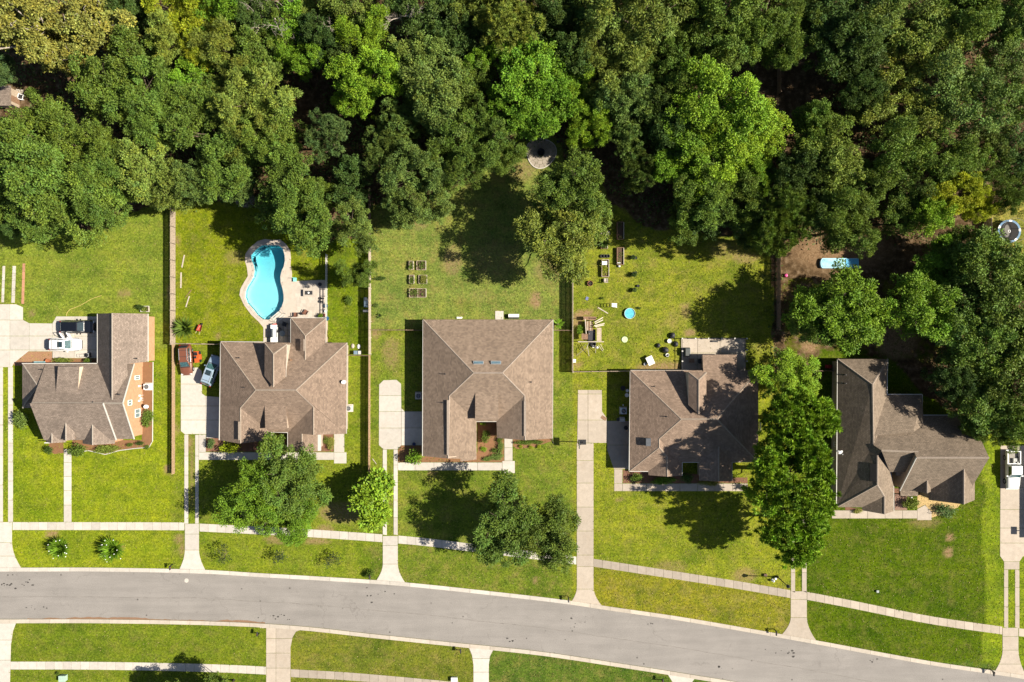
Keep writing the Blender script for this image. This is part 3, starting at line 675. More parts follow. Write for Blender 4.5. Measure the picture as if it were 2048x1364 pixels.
def house4():
    h = House('brick_house', 'house with a red brown hip roof half in tree shade', (1388, 840), m_sh_d, m_brick_t); h.cap = capmat('d', (.235, .186, .145)); E = 3.0; p = .46
    W = plane('W', 1259.5, E, p); Ee = plane('E', 1516.7, E, p); Nn = plane('N', 740.6, E, p); S = plane('S', 924.2, E, p); LE = plane('E', 1364.3, E, p); wS = plane('S', 942.7, E, .8)
    NW, NE, SE, SW_ = (1260.6, 740.8), (1516.8, 740.4), (1516.5, 923.5), (1258.3, 942.6)
    RL, RR, A, A_ = (1362.4, 838.4), (1434, 838), (1318, 877.6), (1318, 895.2)
    G0, G1, GL, GLf, GE, V1 = (1334.5, 914), (1334.5, 953.2), (1296.3, 942.8), (1297, 950.3), (1364.3, 951.5), (1364.3, 924.5)
    V2, w0, w1, wf, wW, wE = (1398.3, 924.5), (1438, 893), (1438, 963), (1438, 963), (1399, 961), (1464, 962)
    wV = (1464, 924)
    hA = hit(*A, W); hg = 4.35
    rW = plane('W', 1398.3, E, p); rE = plane('E', 1464, E, p); gW = plane('W', 1296.5, E, p)
    h.slopes([(W, [NW, RL, A, A_, SW_]), (Nn, [NW, NE, RR, RL]), (Ee, [NE, SE, RR]), (S, [RL, RR, SE, wV, w0, V2, V1, A]), (LE, [A, V1, GE, G1, G0, A_]),
              (wS, [SW_, A_, G0, GL]), (gW, [GL, G0, G1, GLf]), (rW, [V2, w0, w1, wW]), (rE, [w0, wV, wE, w1])],
             fixed={G0: hg, G1: hg, A: hA, A_: hA, w0: 4.35, w1: 4.35}, ridges=[(NW, RL), (NE, RR), (RL, RR), (RL, A), (A, A_), (A_, SW_), (SE, RR), (A_, G0), (G0, G1), (w0, w1)])
    h.shell([NW, NE, SE, wV, wE, wW, V2, V1, GE, (1297, 949), GL, SW_], E, gut=[(NW, SW_), (SW_, GL), (V1, V2), (V1, GE), (wV, SE), (wV, wE), (NW, (1377, 741))])
    h.gable([(1298, 949, E), (1363, 950.5, E), (1334.5, 953, hg)], push=(0, .2)); h.gable([(1400, 961, E), (1463, 961.5, E), (1438, 963, 4.35)], push=(0, .2))
    # low sun room roof on the north side
    q = [(1405, 709.4), (1473.5, 709.4), (1473.5, 743), (1406.5, 743)]
    h.slopes([(plane('N', 709.4, 2.75, .12), q)], name='sunroom_roof', fixed={q[2]: 3.16, q[3]: 3.16, q[0]: 2.75, q[1]: 2.75})
    o3 = [P(*a, 2.7) for a in q]; mb = MB(); mb.prism(inset(o3, .03), 2.52, 2.7); h.part('fascia', mb, m_trim); mb = MB(); mb.prism(inset(o3, .35), -.05, 2.6); h.part('sunroom_wall', mb, h.wm, uv=True)
    rear_dormer(h, (1377.2, 744.6), (1412.9, 744.6), (1397.2, 760.3), (1397.2, 828.3), (1376.8, 810), (1412.4, 817), 5.85, 6.7)
    h.vent(1308.5, 773, hit(1308.5, 773, Nn)); h.vent(1333, 833, hit(1333, 833, W))
    z = hit(1296, 884, W); mb = MB(); mb.box(P(1296, 884, z+.2), (.75, 1.15, .45)); mb.box(P(1296, 884, z+.45), (.6, 1.0, .12)); h.part('roof_vent', mb, M('vent_slate', (.06, .065, .075), .6))
    for x0, x1 in ((1310, 1325), (1345, 1355), (1410, 1425), (1478, 1500)):
        yy = 944 if x0 < 1380 else (955 if x0 < 1450 else 918); h.window(P(x0, yy), P(x1, yy), .9, 2.2)
    h.window(P(1512, 860), P(1512, 842), .9, 2.2); garage(h, P(1259+7, 850), P(1259+7, 878)); garage(h, P(1266, 884), P(1266, 910))

def prism_roof(h, axis, e0, e1, end0, end1, E, pitch, name='roof', ov=0):
    """plain gable roof in world metres. axis 'x': ridge along x, eaves at y=e0<e1, ends x=end0..end1"""
    c = (e0+e1)/2; hr = E+pitch*(e1-e0)/2
    def V(a, b, z): return Vector((a, b, z)) if axis == 'x' else Vector((b, a, z))
    v = [V(end0, e0, E), V(end1, e0, E), V(end1, c, hr), V(end0, c, hr), V(end0, e1, E), V(end1, e1, E)]
    v += [a-Vector((0, 0, .16)) for a in v]
    f = [(0, 1, 2, 3), (3, 2, 5, 4), (6, 9, 8, 7), (9, 10, 11, 8), (0, 6, 7, 1), (4, 5, 11, 10), (0, 3, 9, 6), (3, 4, 10, 9), (1, 7, 8, 2), (2, 8, 11, 5)]
    mb = MB(); mb.add(v, f); o = h.part(name, mb, h.sm, None if h.roof is None or name == 'roof' else h.roof)
    bm = bmesh.new(); bm.from_mesh(o.data); bmesh.ops.recalc_face_normals(bm, faces=bm.faces); bm.to_mesh(o.data); bm.free(); uvmap(o.data)
    if h.roof is None: h.roof = o
    return v, hr
def T(px, h=0): return (px-1024)/PXM*(1-h/HC)        # true x of a pixel column at height h
def TY(py, h=0): return (682-py)/PXM*(1-h/HC)
def gfill(h, axis, e0, e1, at, E, hr, mat=None, base=-.05, ins=.35):
    """wall with a gable top: rectangle base..E plus triangle, .2 m thick"""
    c = (e0+e1)/2; a, b = e0+ins, e1-ins; k = (hr-E)/((e1-e0)/2); zE = E-.12+k*ins
    prof = [(a, base), (b, base), (b, zE), (c, hr-.2), (a, zE)]
    mb = MB(); n = 5; v = []
    for s in (-.1, .1):
        for y, z in prof: v.append(Vector((at+s, y, z)) if axis == 'x' else Vector((y, at+s, z)))
    mb.add(v, [tuple(range(n)), tuple(range(2*n-1, n-1, -1))]+[(i, n+i, n+(i+1) % n, (i+1) % n) for i in range(n)])
    o = h.part('gable_wall', mb, mat or h.wm); bm = bmesh.new(); bm.from_mesh(o.data); bmesh.ops.recalc_face_normals(bm, faces=bm.faces); bm.to_mesh(o.data); bm.free(); uvmap(o.data)
def house1():
    h = House('brick_house', 'orange brick gabled house with a tall side gable wall and front dormers', (170, 780), m_sh_a, m_brick_o); h.cap = capmat('a', (.235, .2, .165)); E = 3.0
    # main gable roof, ridge east-west
    xw, xe = T(91, E), T(268, E)-.02; yn, ys = TY(727.6, E), TY(878, E)
    prism_roof(h, 'x', ys, yn, xw, xe, E, .62); hr = E+.62*(yn-ys)/2; yr = (yn+ys)/2
    h.ridge(Vector((xw, yr, hr)), Vector((xe, yr, hr)))
    # raised western part of the front slope
    xs_ = T(233.3, E); v = [Vector((xw-.06, ys-.12, E+.3)), Vector((xs_, ys-.12, E+.3)), Vector((T(207, hr), yr+.02, hr+.32)), Vector((xw-.06, yr+.02, hr+.32))]
    mb = MB(); mb.add(v+[a-Vector((0, 0, .28)) for a in v], [(0, 1, 2, 3), (7, 6, 5, 4)]+[(i, 4+i, 4+(i+1) % 4, (i+1) % 4) for i in range(4)]); h.part('front_slope', mb, h.sm, h.roof, uv=True)
    mb = MB(); mb.bar(v[1]+Vector((.04, 0, -.12)), v[2]+Vector((.04, 0, -.12)), .08, .26); h.part('rake_board', mb, m_trim, h.roof)
    # garage wing, ridge north-south, with its valley into the main roof
    gx0, gx1 = T(195.3, E), T(295.3, E); gc = (gx0+gx1)/2; gp = .86; gh = E+gp*(gx1-gx0)/2; gn = TY(627.6, E)
    yv = yn-(gh-E)/.62
    xe2 = T(267.4, E); z2 = E+gp*(gx1-xe2); ye2 = TY(723.3, E)
    vv = [Vector((gx0, gn, E)), Vector((gc, gn, gh)), Vector((gc, yv, gh-.0)), Vector((gx0, yn, E)), Vector((gx1, gn, E)), Vector((gx1, ye2, E)), Vector((xe2-.15, ye2-.3, z2)), Vector((xe2-.15, TY(751, 4), z2-.25))]
    mb = MB(); mb.add(vv, [(3, 2, 1, 0), (4, 1, 2, 7, 6, 5)]); o = h.part('garage_roof', mb, h.sm, h.roof)
    bm = bmesh.new(); bm.from_mesh(o.data); bmesh.ops.triangulate(bm, faces=bm.faces); bm.to_mesh(o.data); bm.free()
    for pl_ in o.data.polygons:
        if pl_.normal.z < 0: pl_.flip()
    uvmap(o.data); h.ridge(vv[1], vv[2])
    mb = MB(); mb.prism([Vector((gx0, gn, 0)), Vector((gx1, gn, 0)), Vector((gx1, ye2, 0)), Vector((xe2, ye2, 0)), Vector((xe2, yn+.1, 0)), Vector((gx0, yn+.1, 0))], E-.2, E-.02); h.part('fascia', mb, m_trim)
    mb = MB(); mb.prism([Vector((gx0+.4, gn-.35, 0)), Vector((gx1-.32, gn-.35, 0)), Vector((gx1-.32, ye2+.1, 0)), Vector((xe2, ye2+.1, 0)), Vector((xe2, yn-.5, 0)), Vector((gx0+.4, yn-.5, 0))], -.05, E-.1); h.part('wall', mb, h.wm, uv=True)
    gfill(h, 'y', gx0, gx1, gn-.2, E, gh, base=E-.5)
    mb = MB(); mb.bar(Vector((gx0-.05, gn, E-.05)), Vector((gx0-.05, yn, E-.05)), .1, .11); h.part('gutter', mb, m_trim)
    mb = MB(); mb.bar(Vector((gx1+.05, gn, E-.05)), Vector((gx1+.05, ye2, E-.05)), .1, .11); h.part('gutter', mb, m_trim)
    # main walls and gables
    mb = MB(); mb.prism([Vector((xw+.3, ys+.4, 0)), Vector((xe-.35, ys+.4, 0)), Vector((xe-.35, yn-.4, 0)), Vector((xw+.3, yn-.4, 0))], -.05, E-.1); h.part('wall', mb, h.wm, uv=True)
    gfill(h, 'x', ys, yn, xe-.2, E, hr); gfill(h, 'x', ys, yn, xw+.2, E, hr)
    for a, b in ((ys, yr), (yn, yr)):
        mb = MB(); mb.bar(Vector((xe+.03, a, E-.06)), Vector((xe+.03, b, hr-.06)), .1, .22); h.part('rake_board', mb, m_trim, h.roof)
    mb = MB(); mb.bar(Vector((T(43.8, E), yn+.06, E-.05)), Vector((gx0, yn+.06, E-.05)), .1, .11); h.part('gutter', mb, m_trim)
    wx = xe-.05
    for y0, y1, z0, z1 in ((TY(758), TY(750), 1.2, 2.6), (TY(806), TY(796), 3.6, 4.7), (TY(832), TY(816), 1.0, 2.5)): h.window(Vector((wx, y0, 0)), Vector((wx, y1, 0)), z0, z1)
    for i, (yy, z) in enumerate(((771, 1.5), (790, 1.3), (800, 1.5), (796, .9))):
        mb = MB(); mb.box(Vector((wx+.12, TY(yy), z)), (.16, .28, .4)); mb.cone(Vector((wx+.1, TY(yy), .1)), Vector((wx+.1, TY(yy), z)), .03, .03, 6); h.part('meter_box', mb, m_white)
    # low hipped wing on the west
    lx = T(43.8, E); a = [Vector((lx, yn+.0, E-.1)), Vector((xw+.3, yn+.0, E-.1)), Vector((xw+.3, TY(816, E), E-.1)), Vector((lx, TY(816, E), E-.1))]; rzz = E-.1+.5*(a[1]-a[0]).length
    top = Vector((xw+.3, yn-(a[1]-a[0]).length, rzz)); top2 = Vector((xw+.3, TY(816, E)+(a[1]-a[0]).length, rzz))
    mb = MB(); mb.add([a[0], a[1], a[2], a[3], top, top2], [(0, 4, 1), (0, 3, 5, 4), (3, 2, 5)]); o = h.part('wing_roof', mb, h.sm, h.roof)
    for pl_ in o.data.polygons:
        if pl_.normal.z < 0: pl_.flip()
    uvmap(o.data)
    h.ridge(a[0], top); h.ridge(a[3], top2); mb = MB(); mb.prism(inset(a, .02), E-.3, E-.12); h.part('fascia', mb, m_trim); mb = MB(); mb.prism(inset(a, .35), -.05, E-.2); h.part('wall', mb, h.wm, uv=True)
    # shed dormer on the rear slope
    def zr(y): return E+.62*(yn-y)
    q = [(110.6, 786), (154.2, 786), (161, 734), (119.5, 731.5)]
    yt = yn-4.15; yf = yn-.35
    q3 = [Vector((T(111.6, 5.6), yt, zr(yt)+.02)), Vector((T(155, 5.6), yt, zr(yt)+.02)), Vector((T(160, 4.4)-.1, yf, zr(yf)+1.25)), Vector((T(118, 4.4)-.1, yf, zr(yf)+1.25))]
    mb = MB(); mb.add(q3+[a-Vector((0, 0, .12)) for a in q3], [(3, 2, 1, 0), (4, 5, 6, 7)]+[(i, (i+1) % 4, 4+(i+1) % 4, 4+i) for i in range(4)]); o = h.part('dormer', mb, h.sm)
    bm = bmesh.new(); bm.from_mesh(o.data); bmesh.ops.recalc_face_normals(bm, faces=bm.faces); bm.to_mesh(o.data); bm.free(); uvmap(o.data)
    c = sum(q3, Vector())/4; t2 = [Vector((c.x+(a.x-c.x)*.97, c.y+(a.y-c.y)*.97, a.z-.08)) for a in q3]; h.block(t2, [Vector((a.x, a.y, 2.9)) for a in t2], M('siding_cream', (.55, .45, .33), .7), parent=o)
    # three front gables: (left eave px, right eave px, front y px, back y world, eave height, pitch)
    def fg(l, r, f, zb, ev, pt, mat=None):
        x0, x1 = T(l, ev), T(r, ev); yf_ = TY(f, ev); hh = ev+pt*(x1-x0)/2; yb = ys+(hh-E-.25)/.62
        prism_roof(h, 'y', x0, x1, yf_, max(yb, yf_+.6), ev, pt, name='front_gable'); gfill(h, 'y', x0, x1, yf_+.25, ev, hh, base=zb, ins=.18); h.ridge(Vector(((x0+x1)/2, yf_, hh)), Vector(((x0+x1)/2, yb, hh)))
        mb = MB(); mb.box(((x0+x1)/2, (yf_+.25+max(yb, yf_+.6))/2, (zb+ev-.1)/2), (x1-x0-.4, abs(max(yb, yf_+.6)-yf_)-.3, ev-.1-zb)); h.part('wall', mb, h.wm, uv=True)
    fg(91.5, 131, 884.5, -.05, E-.1, .7); fg(126, 149.5, 879.5, E-.3, 4.05, 1.0); fg(165.2, 229, 887, -.05, E, .75)
    h.vent(83.5, 739, zr(TY(739, 3.6))); h.vent(238, 789, 6.2); h.vent(186, 804, zr(TY(804, 6.3))-.1, .09, .2); h.vent(273, 717, 4.2)
    for x0, x1 in ((137, 146), (238, 252)): h.window(P(x0, 873), P(x1, 873), .9, 2.2)
    h.window(P(106, 881.5), P(117, 881.5), .9, 2.2); h.window(P(195, 884), P(214, 884), .9, 2.2)
    garage(h, Vector((gx0+.38, TY(640), 0)), Vector((gx0+.38, TY(672), 0))); garage(h, Vector((gx0+.38, TY(676), 0)), Vector((gx0+.38, TY(704), 0)))

def house5():
    h = House('brick_house', 'house with a steep dark taupe roof, west wing and twin front gables', (1810, 890), m_sh_e, m_brick_t); h.cap = capmat('e', (.245, .197, .157)); E = 3.0; p = .86
    # west wing, hipped at the north end
    W = plane('W', 1675.1, E, p); wE = plane('E', 1775.7, E, p); wN = plane('N', 718, E, p)
    NW, NE, R0 = (1675.1, 718), (1775.7, 718), (1745, 769.3)
    SW_, J1, J2, J3 = (1673, 1014.3), (1747, 889.9), (1762.9, 904), (1755, 910.4); K = (1754.7, 969.4)
    G0, G1, GL, GLf = (1768.8, 992.5), (1768.8, 1028.5), (1724.5, 1014.5), (1725.5, 1021)
    Ev, Ef, Em = (1779.6, 943.8), (1787.8, 1022), (1787.3, 972)
    Ex = (1773, 795)
    hK = hit(*K, W)
    h.slopes([(W, [NW, R0, J1, J2, J3, K, SW_]), (wN, [NW, NE, R0]), (wE, [NE, Ex, J1, R0]), (plane('E', 1787.8, E, p), [J3, Ev, Em, Ef, G1, G0, K]), (plane('S', 1014.5, E, .9), [SW_, K, G0, GL]), (plane('W', 1725, E, p), [GL, G0, G1, GLf])],
             fixed={Ev: 4.1, Em: E, Ef: E, G0: 4.7, G1: 4.7, GL: E, GLf: E, Ex: E+.1}, ridges=[(NW, R0), (NE, R0), (R0, J1), (J3, K), (K, SW_), (K, G0), (G0, G1)])
    mb = MB(); o3 = [P(*q, E) for q in [NW, NE, (1775.7, 905), Em, Ef, (1725.5, 1020), GL, SW_]]; mb.prism(inset(o3, .02), E-.2, E-.02); h.part('fascia', mb, m_trim)
    mb = MB(); mb.prism(inset(o3, .4), -.05, E-.1); h.part('wall', mb, M('siding_beige', (.36, .28, .2), .75), uv=True)
    h.gable([(1727, 1020, E), (1787, 1021, E), (1768.8, 1028, 4.7)], push=(0, .2))
    for a, b in ((NW, SW_), (NE, Ex), (Em, Ef)):
        A, B = P(*a, E), P(*b, E); mb = MB(); mb.bar(A+Vector((0, 0, -.05)), B+Vector((0, 0, -.05)), .1, .11); h.part('gutter', mb, m_trim)
    # big east-west gable block
    yn, ys = TY(830.9, E), TY(981, E); xw, xe = 757/PXM, 893/PXM
    prism_roof(h, 'x', ys, yn, xw, xe, E, p, name='main_roof'); hr = E+p*(yn-ys)/2; yr = (yn+ys)/2; h.ridge(Vector((xw, yr, hr)), Vector((xe, yr, hr)))
    gfill(h, 'x', ys, yn, xe-.3, E, hr); gfill(h, 'x', ys, yn, xw+.3, E, hr)
    mb = MB(); mb.bar(Vector((xw-.03, ys, E-.06)), Vector((xw-.03, yr, hr-.06)), .1, .24); h.part('rake_board', mb, m_trim, h.roof)
    mb = MB(); mb.prism([Vector((xw+.3, ys+.4, 0)), Vector((xe-.3, ys+.4, 0)), Vector((xe-.3, yn-.4, 0)), Vector((xw+.3, yn-.4, 0))], -.05, E-.1); h.part('wall', mb, h.wm, uv=True)
    # linking roof between wing and block: north slope continues the block's, south slope drops to the entry court
    l0, l1 = P(*J2, hit(*J2, W)), Vector((xw+.6, yr+.62/p, hr-.635)); l0.y = yn-(l0.z-E)/p
    a0, a1 = Vector((P(1772, 830, E).x, yn-.03, E)), Vector((xw+.6, yn-.03, E-.012))
    b0, b1 = P(1779.6, 943.8, 4.1), Vector((xw+.25, TY(945, 4.1), 4.1)); j1 = P(*J1, hit(*J1, W))
    mb = MB(); mb.add([a0, a1, l1, l0, b0, b1, j1, P(*Ex, E+.08)], [(3, 2, 1, 0, 7, 6), (4, 5, 2, 3)]); o = h.part('link_roof', mb, h.sm, h.roof)
    bm = bmesh.new(); bm.from_mesh(o.data); bmesh.ops.triangulate(bm, faces=bm.faces); bm.to_mesh(o.data); bm.free()
    for pl_ in o.data.polygons:
        if pl_.normal.z < 0: pl_.flip()
    uvmap(o.data); h.ridge(l0, l1)
    mb = MB(); mb.prism([Vector((P(1774, 800).x, TY(945), 0)), Vector((xw+.6, TY(945), 0)), Vector((xw+.6, yn-.3, 0)), Vector((P(1774, 800).x, yn-.3, 0))], -.05, E-.15); h.part('wall', mb, h.wm, uv=True)
    # rear extension
    x0, x1 = T(1775, E), T(1844, E); y0 = TY(789.3, E); dd = 3.1
    v = [Vector((x0-.12, y0, E)), Vector((x1, y0, E)), Vector((x1, yn-.2, E+.02)), Vector((x1-2.6, y0-5.2, E+.52*5.2)), Vector((x0-3.55, y0-5.75, E+.52*5.75)), Vector((x1-.2, yn-1.3, E+.9))]
    mb = MB(); mb.add(v, [(0, 4, 3, 1), (1, 3, 5, 2)]); o = h.part('rear_roof', mb, h.sm, h.roof)
    for pl_ in o.data.polygons:
        if pl_.normal.z < 0: pl_.flip()
    uvmap(o.data)
    mb = MB(); mb.prism([Vector((x0, y0, 0)), Vector((x1, y0, 0)), Vector((x1, yn-.5, 0)), Vector((x0, yn-.5, 0))], E-.2, E-.02); h.part('fascia', mb, m_trim)
    mb = MB(); mb.prism([Vector((x0+.3, y0-.35, 0)), Vector((x1-.35, y0-.35, 0)), Vector((x1-.35, yn-.6, 0)), Vector((x0+.3, yn-.6, 0))], -.05, E-.12); h.part('wall', mb, h.wm, uv=True)
    for A, B in ((Vector((x0, y0+.05, E-.05)), Vector((x1, y0+.05, E-.05))), (Vector((x1+.05, y0, E-.05)), Vector((x1+.05, yn, E-.05))), (Vector((x1, yn+.05, E-.05)), Vector((xe-.2, yn+.05, E-.05)))):
        mb = MB(); mb.bar(A, B, .1, .11); h.part('gutter', mb, m_trim)
    def fg(l, r, f, zb, ev, pt):
        a, b = T(l, ev), T(r, ev); yf_ = TY(f, ev); hh = ev+pt*(b-a)/2; yb = ys+(hh-E)/p+.05
        prism_roof(h, 'y', a, b, yf_, yb, ev, pt, name='front_gable'); gfill(h, 'y', a, b, yf_+.25, ev, hh, base=zb, ins=.2); h.ridge(Vector(((a+b)/2, yf_, hh)), Vector(((a+b)/2, yb, hh)))
        mb = MB(); mb.box(((a+b)/2, (yf_+.25+ys+.5)/2, (zb+ev-.1)/2), (b-a-.5, max(.4, abs(ys+.5-yf_)-.3), ev-.1-zb)); h.part('wall', mb, h.wm, uv=True)
    fg(1858, 1949.5, 1000, -.05, E, .93); fg(1832, 1861.5, 983.5, E-.6, 3.4, 1.0)
    # entry porch slab, step and post
    mb = MB(); mb.box(P(1818, 985, 2.75), (2.6, 1.0, .14)); h.part('porch_roof', mb, h.sm, uv=True)
    mb = MB(); mb.cone(P(1806, 988), P(1806, 988)+Vector((0, 0, 2.7)), .09, .09, 8); h.part('post', mb, m_trim)
    for a in ((1688.5, 749.3), (1688.5, 766.5)): h.vent(*a, hit(*a, W), .07, .7)
    mb = MB(); z = hit(1747, 945, W); mb.box(P(1747, 945, z+.0), (.9, 2.6, .12), ry=R(-40)); h.part('roof_vent', mb, M('shingle_patch', (.05, .043, .04), .9), h.roof)
    wx = T(1675.1, E)+.37
    for yy in (834, 858, 882): h.window(Vector((wx, TY(yy), 0)), Vector((wx, TY(yy+9), 0)), .9, 2.1)
    h.window(P(1738, 1014), P(1756, 1014), .9, 2.2); h.window(P(1885, 995), P(1912, 995), .9, 2.2)
def house6():
    h = House('brick_house', 'neighbouring brick house shading the pickup driveway', (2160, 980), m_sh_b, m_brick_t); h.cap = capmat('b', (.235, .187, .145)); E = 3.0
    x0, x1 = (2078-1024)/PXM, (2260-1024)/PXM; y0, y1 = TY(1076), TY(889)
    prism_roof(h, 'y', x0, x1, y0, y1, E, .55); hr = E+.55*(x1-x0)/2; h.ridge(Vector(((x0+x1)/2, y0, hr)), Vector(((x0+x1)/2, y1, hr)))
    gfill(h, 'y', x0, x1, y0+.3, E, hr); gfill(h, 'y', x0, x1, y1-.3, E, hr)
    mb = MB(); mb.prism([Vector((x0+.4, y0+.4, 0)), Vector((x1-.4, y0+.4, 0)), Vector((x1-.4, y1-.4, 0)), Vector((x0+.4, y1-.4, 0))], -.05, E-.1); h.part('wall', mb, h.wm, uv=True)
    garage(h, Vector((x0+.38, TY(950), 0)), Vector((x0+.38, TY(990), 0)))
house1(); house2(); house3(); house4(); house5(); house6()
# ------------------------------------------------------------------ trees
def leaf_mat(name, rough=.6, trans=.15):
    m, t, b = nodes(name); oi = N(t, 'ShaderNodeObjectInfo'); at = N(t, 'ShaderNodeAttribute', attribute_name='shade')
    base = mix(t, oi.outputs['Color'], at.outputs['Color'], 1.0, 'MULTIPLY')
    t.links.new(base, b.inputs['Base Color']); b.inputs['Roughness'].default_value = rough; b.inputs['Specular IOR Level'].default_value = .22
    tr = N(t, 'ShaderNodeBsdfTranslucent'); t.links.new(mix(t, base, (1.0, .95, .35), 1.0, 'MULTIPLY'), tr.inputs['Color'])
    ms = N(t, 'ShaderNodeMixShader'); ms.inputs[0].default_value = trans
    t.links.new(b.outputs[0], ms.inputs[1]); t.links.new(tr.outputs[0], ms.inputs[2])
    t.links.new(ms.outputs[0], t.nodes['Material Output'].inputs['Surface']); return m
m_leaf = leaf_mat('leaves')
def bark_mat(name, c):
    m, t, b = nodes(name); g = N(t, 'ShaderNodeNewGeometry')
    t.links.new(ramp(t, noise(t, g.outputs['Position'], 5, 6, .7), [(.3, tuple(x*.55 for x in c)), (.7, tuple(x*1.25 for x in c))]), b.inputs['Base Color'])
    b.inputs['Roughness'].default_value = .95; bump(t, b, noise(t, g.outputs['Position'], 12, 4), .6, .03); return m
m_bark = bark_mat('bark_brown', (.12, .085, .06)); m_bark_p = bark_mat('bark_pale', (.34, .29, .235))
def unit(v): return v/np.maximum(np.linalg.norm(v, axis=-1, keepdims=True), 1e-6)
def leaf_mesh(name, pos, axis, nrm, L, W, shade, fold=0.0):
    """rhombic leaves: pos base centre, axis length direction, nrm face normal"""
    n = len(pos); axis = unit(axis); side = unit(np.cross(nrm, axis)); nn = np.cross(axis, side)
    L = L[:, None]; W = W[:, None]
    v = np.stack([pos, pos+axis*L*.45+side*W*.5, pos+axis*L-nn*L*.12, pos+axis*L*.45-side*W*.5], 1).reshape(-1, 3)
    me = bpy.data.meshes.new(name); me.vertices.add(4*n); me.vertices.foreach_set('co', v.reshape(-1).astype(np.float32))
    me.loops.add(4*n); me.loops.foreach_set('vertex_index', np.arange(4*n, dtype=np.int32))
    me.polygons.add(n); me.polygons.foreach_set('loop_start', np.arange(0, 4*n, 4, dtype=np.int32)); me.polygons.foreach_set('loop_total', np.full(n, 4, np.int32))
    a = me.attributes.new('shade', 'FLOAT_COLOR', 'FACE'); c = np.ones((n, 4), np.float32); c[:, :3] = shade; a.data.foreach_set('color', c.reshape(-1))
    me.materials.append(m_leaf); me.update(); return me
def crown(seed, Rr=6.0, H=11.0, zc=7.2, hz=3.4, lobes=20, clumps=24, leaves=52, ll=.42, lw=.22, style='broad', lobe_r=.36, irreg=.25, kc=1.0):
    rng = np.random.default_rng(seed)
    # lobes spread through the crown, more of them towards the outside
    th = rng.uniform(0, 2*np.pi, lobes); k = np.sqrt(rng.uniform(.02, 1, lobes)); z = rng.uniform(-.75, 1, lobes)*np.sqrt(1-.75*k*k)
    ph = rng.uniform(0, 6.28, 3); wob = 1+irreg*(np.sin(2*th+ph[0])*.5+np.sin(3*th+ph[1])*.5+.6*np.sin(5*th+ph[2])*.5)
    lc = np.stack([np.cos(th)*k*Rr*.74*wob, np.sin(th)*k*Rr*.74*wob, zc+z*hz], 1)
    lr = Rr*lobe_r*rng.uniform(.7, 1.15, lobes)*(1-.2*k)
    ci = np.repeat(np.arange(lobes), clumps); nc = len(ci)
    d = unit(rng.normal(0, 1, (nc, 3)) + np.array([0, 0, .35])); d[:, 2] = np.where(d[:, 2] < -.35, -d[:, 2], d[:, 2])
    cc = lc[ci]+d*(lr[ci]*rng.uniform(.7, 1.2, nc))[:, None]*np.array([1, 1, .8])
    csh = rng.normal(1, .13, nc)*rng.normal(1, .09, lobes)[ci]; cy = rng.normal(0, .06, nc)
    li = np.repeat(np.arange(nc), leaves); nl = len(li)
    cs = rng.uniform(.26, .46, nc)*kc
    if style == 'pine':
        off = unit(rng.normal(0, 1, (nl, 3)) + d[li]*.9+np.array([0, 0, .3])); pos = cc[li]+off*.08; axis = off; nrm = unit(rng.normal(0, 1, (nl, 3))+np.array([.3, 0, 1.0]))
    else:
        off = unit(rng.normal(0, 1, (nl, 3)))*(rng.uniform(.1, 1, (nl, 1))**.45)*1.75*np.array([1, 1, .7]); pos = cc[li]+off*cs[li][:, None]
        axis = unit(off*.8+d[li]*.5+rng.normal(0, .5, (nl, 3))-np.array([0, 0, .15])); nrm = unit(off*.75+d[li]*.4+np.array([0, 0, .45])+rng.normal(0, .38, (nl, 3)))
    L = ll*rng.uniform(.65, 1.3, nl); W = lw*rng.uniform(.7, 1.25, nl)
    s = csh[li]*rng.normal(1, .16, nl); s = np.clip(s, .45, 1.7)
    yel = cy[li]+rng.normal(0, .05, nl)
    sh = np.stack([s*(1+yel), s, s*(1-yel*1.5)], 1)
    return leaf_mesh('crown', pos, axis, nrm, L, W, np.clip(sh, .2, 2)), lc, lr
def trunk(seed, lc, H, r0, mat, twigs=2, thick=1.0):
    rnd = random.Random(seed); mb = MB(); top = Vector((rnd.uniform(-.5, .5), rnd.uniform(-.5, .5), H*.72))
    pts = [Vector((0, 0, -.3)), Vector((rnd.uniform(-.1, .1), rnd.uniform(-.1, .1), H*.2)), Vector((top.x*.5, top.y*.5, H*.45)), top]
    mb.tube(pts, [r0*1.25, r0, r0*.75, r0*.35], 8)
    for c in lc:
        c = Vector(c); f = rnd.uniform(.3, .95); k = f*(len(pts)-1); i = min(int(k), len(pts)-2); a = pts[i].lerp(pts[i+1], k-i)
        if a.z > c.z: a = pts[1].lerp(pts[2], rnd.random())
        m = a.lerp(c, .5)+Vector((rnd.uniform(-.4, .4), rnd.uniform(-.4, .4), -.25)); rr = r0*.32*thick
        mb.tube([a, m, c], [rr, rr*.65, rr*.25], 5)
        for _ in range(twigs):
            e = c+Vector((rnd.uniform(-1.2, 1.2), rnd.uniform(-1.2, 1.2), rnd.uniform(.0, 1.0))); mb.tube([m.lerp(c, .6), c.lerp(e, .5)+Vector((0, 0, .15)), e], [rr*.35, rr*.25, rr*.1], 4)
    return mesh('trunk', mb.v, mb.f, mat, True)
PROTO = {}
def proto(key, seed, **kw):
    rad = kw.get('Rr', 6.0); H = kw.get('H', 11.0); r0 = kw.pop('r0', .28); mat = kw.pop('bark', m_bark); tw = kw.pop('twigs', 1); th = kw.pop('thick', 1.0)
    cm, lc, lr = crown(seed, **kw); tm = trunk(seed, lc, H, r0, mat, tw, th); PROTO[key] = (cm, tm, rad, kw.get('zc', 7.2))
for i in range(4): proto('broad%d' % i, 11+i, lobes=24+i, clumps=10, leaves=95, lobe_r=.34, ll=.30, lw=.17)
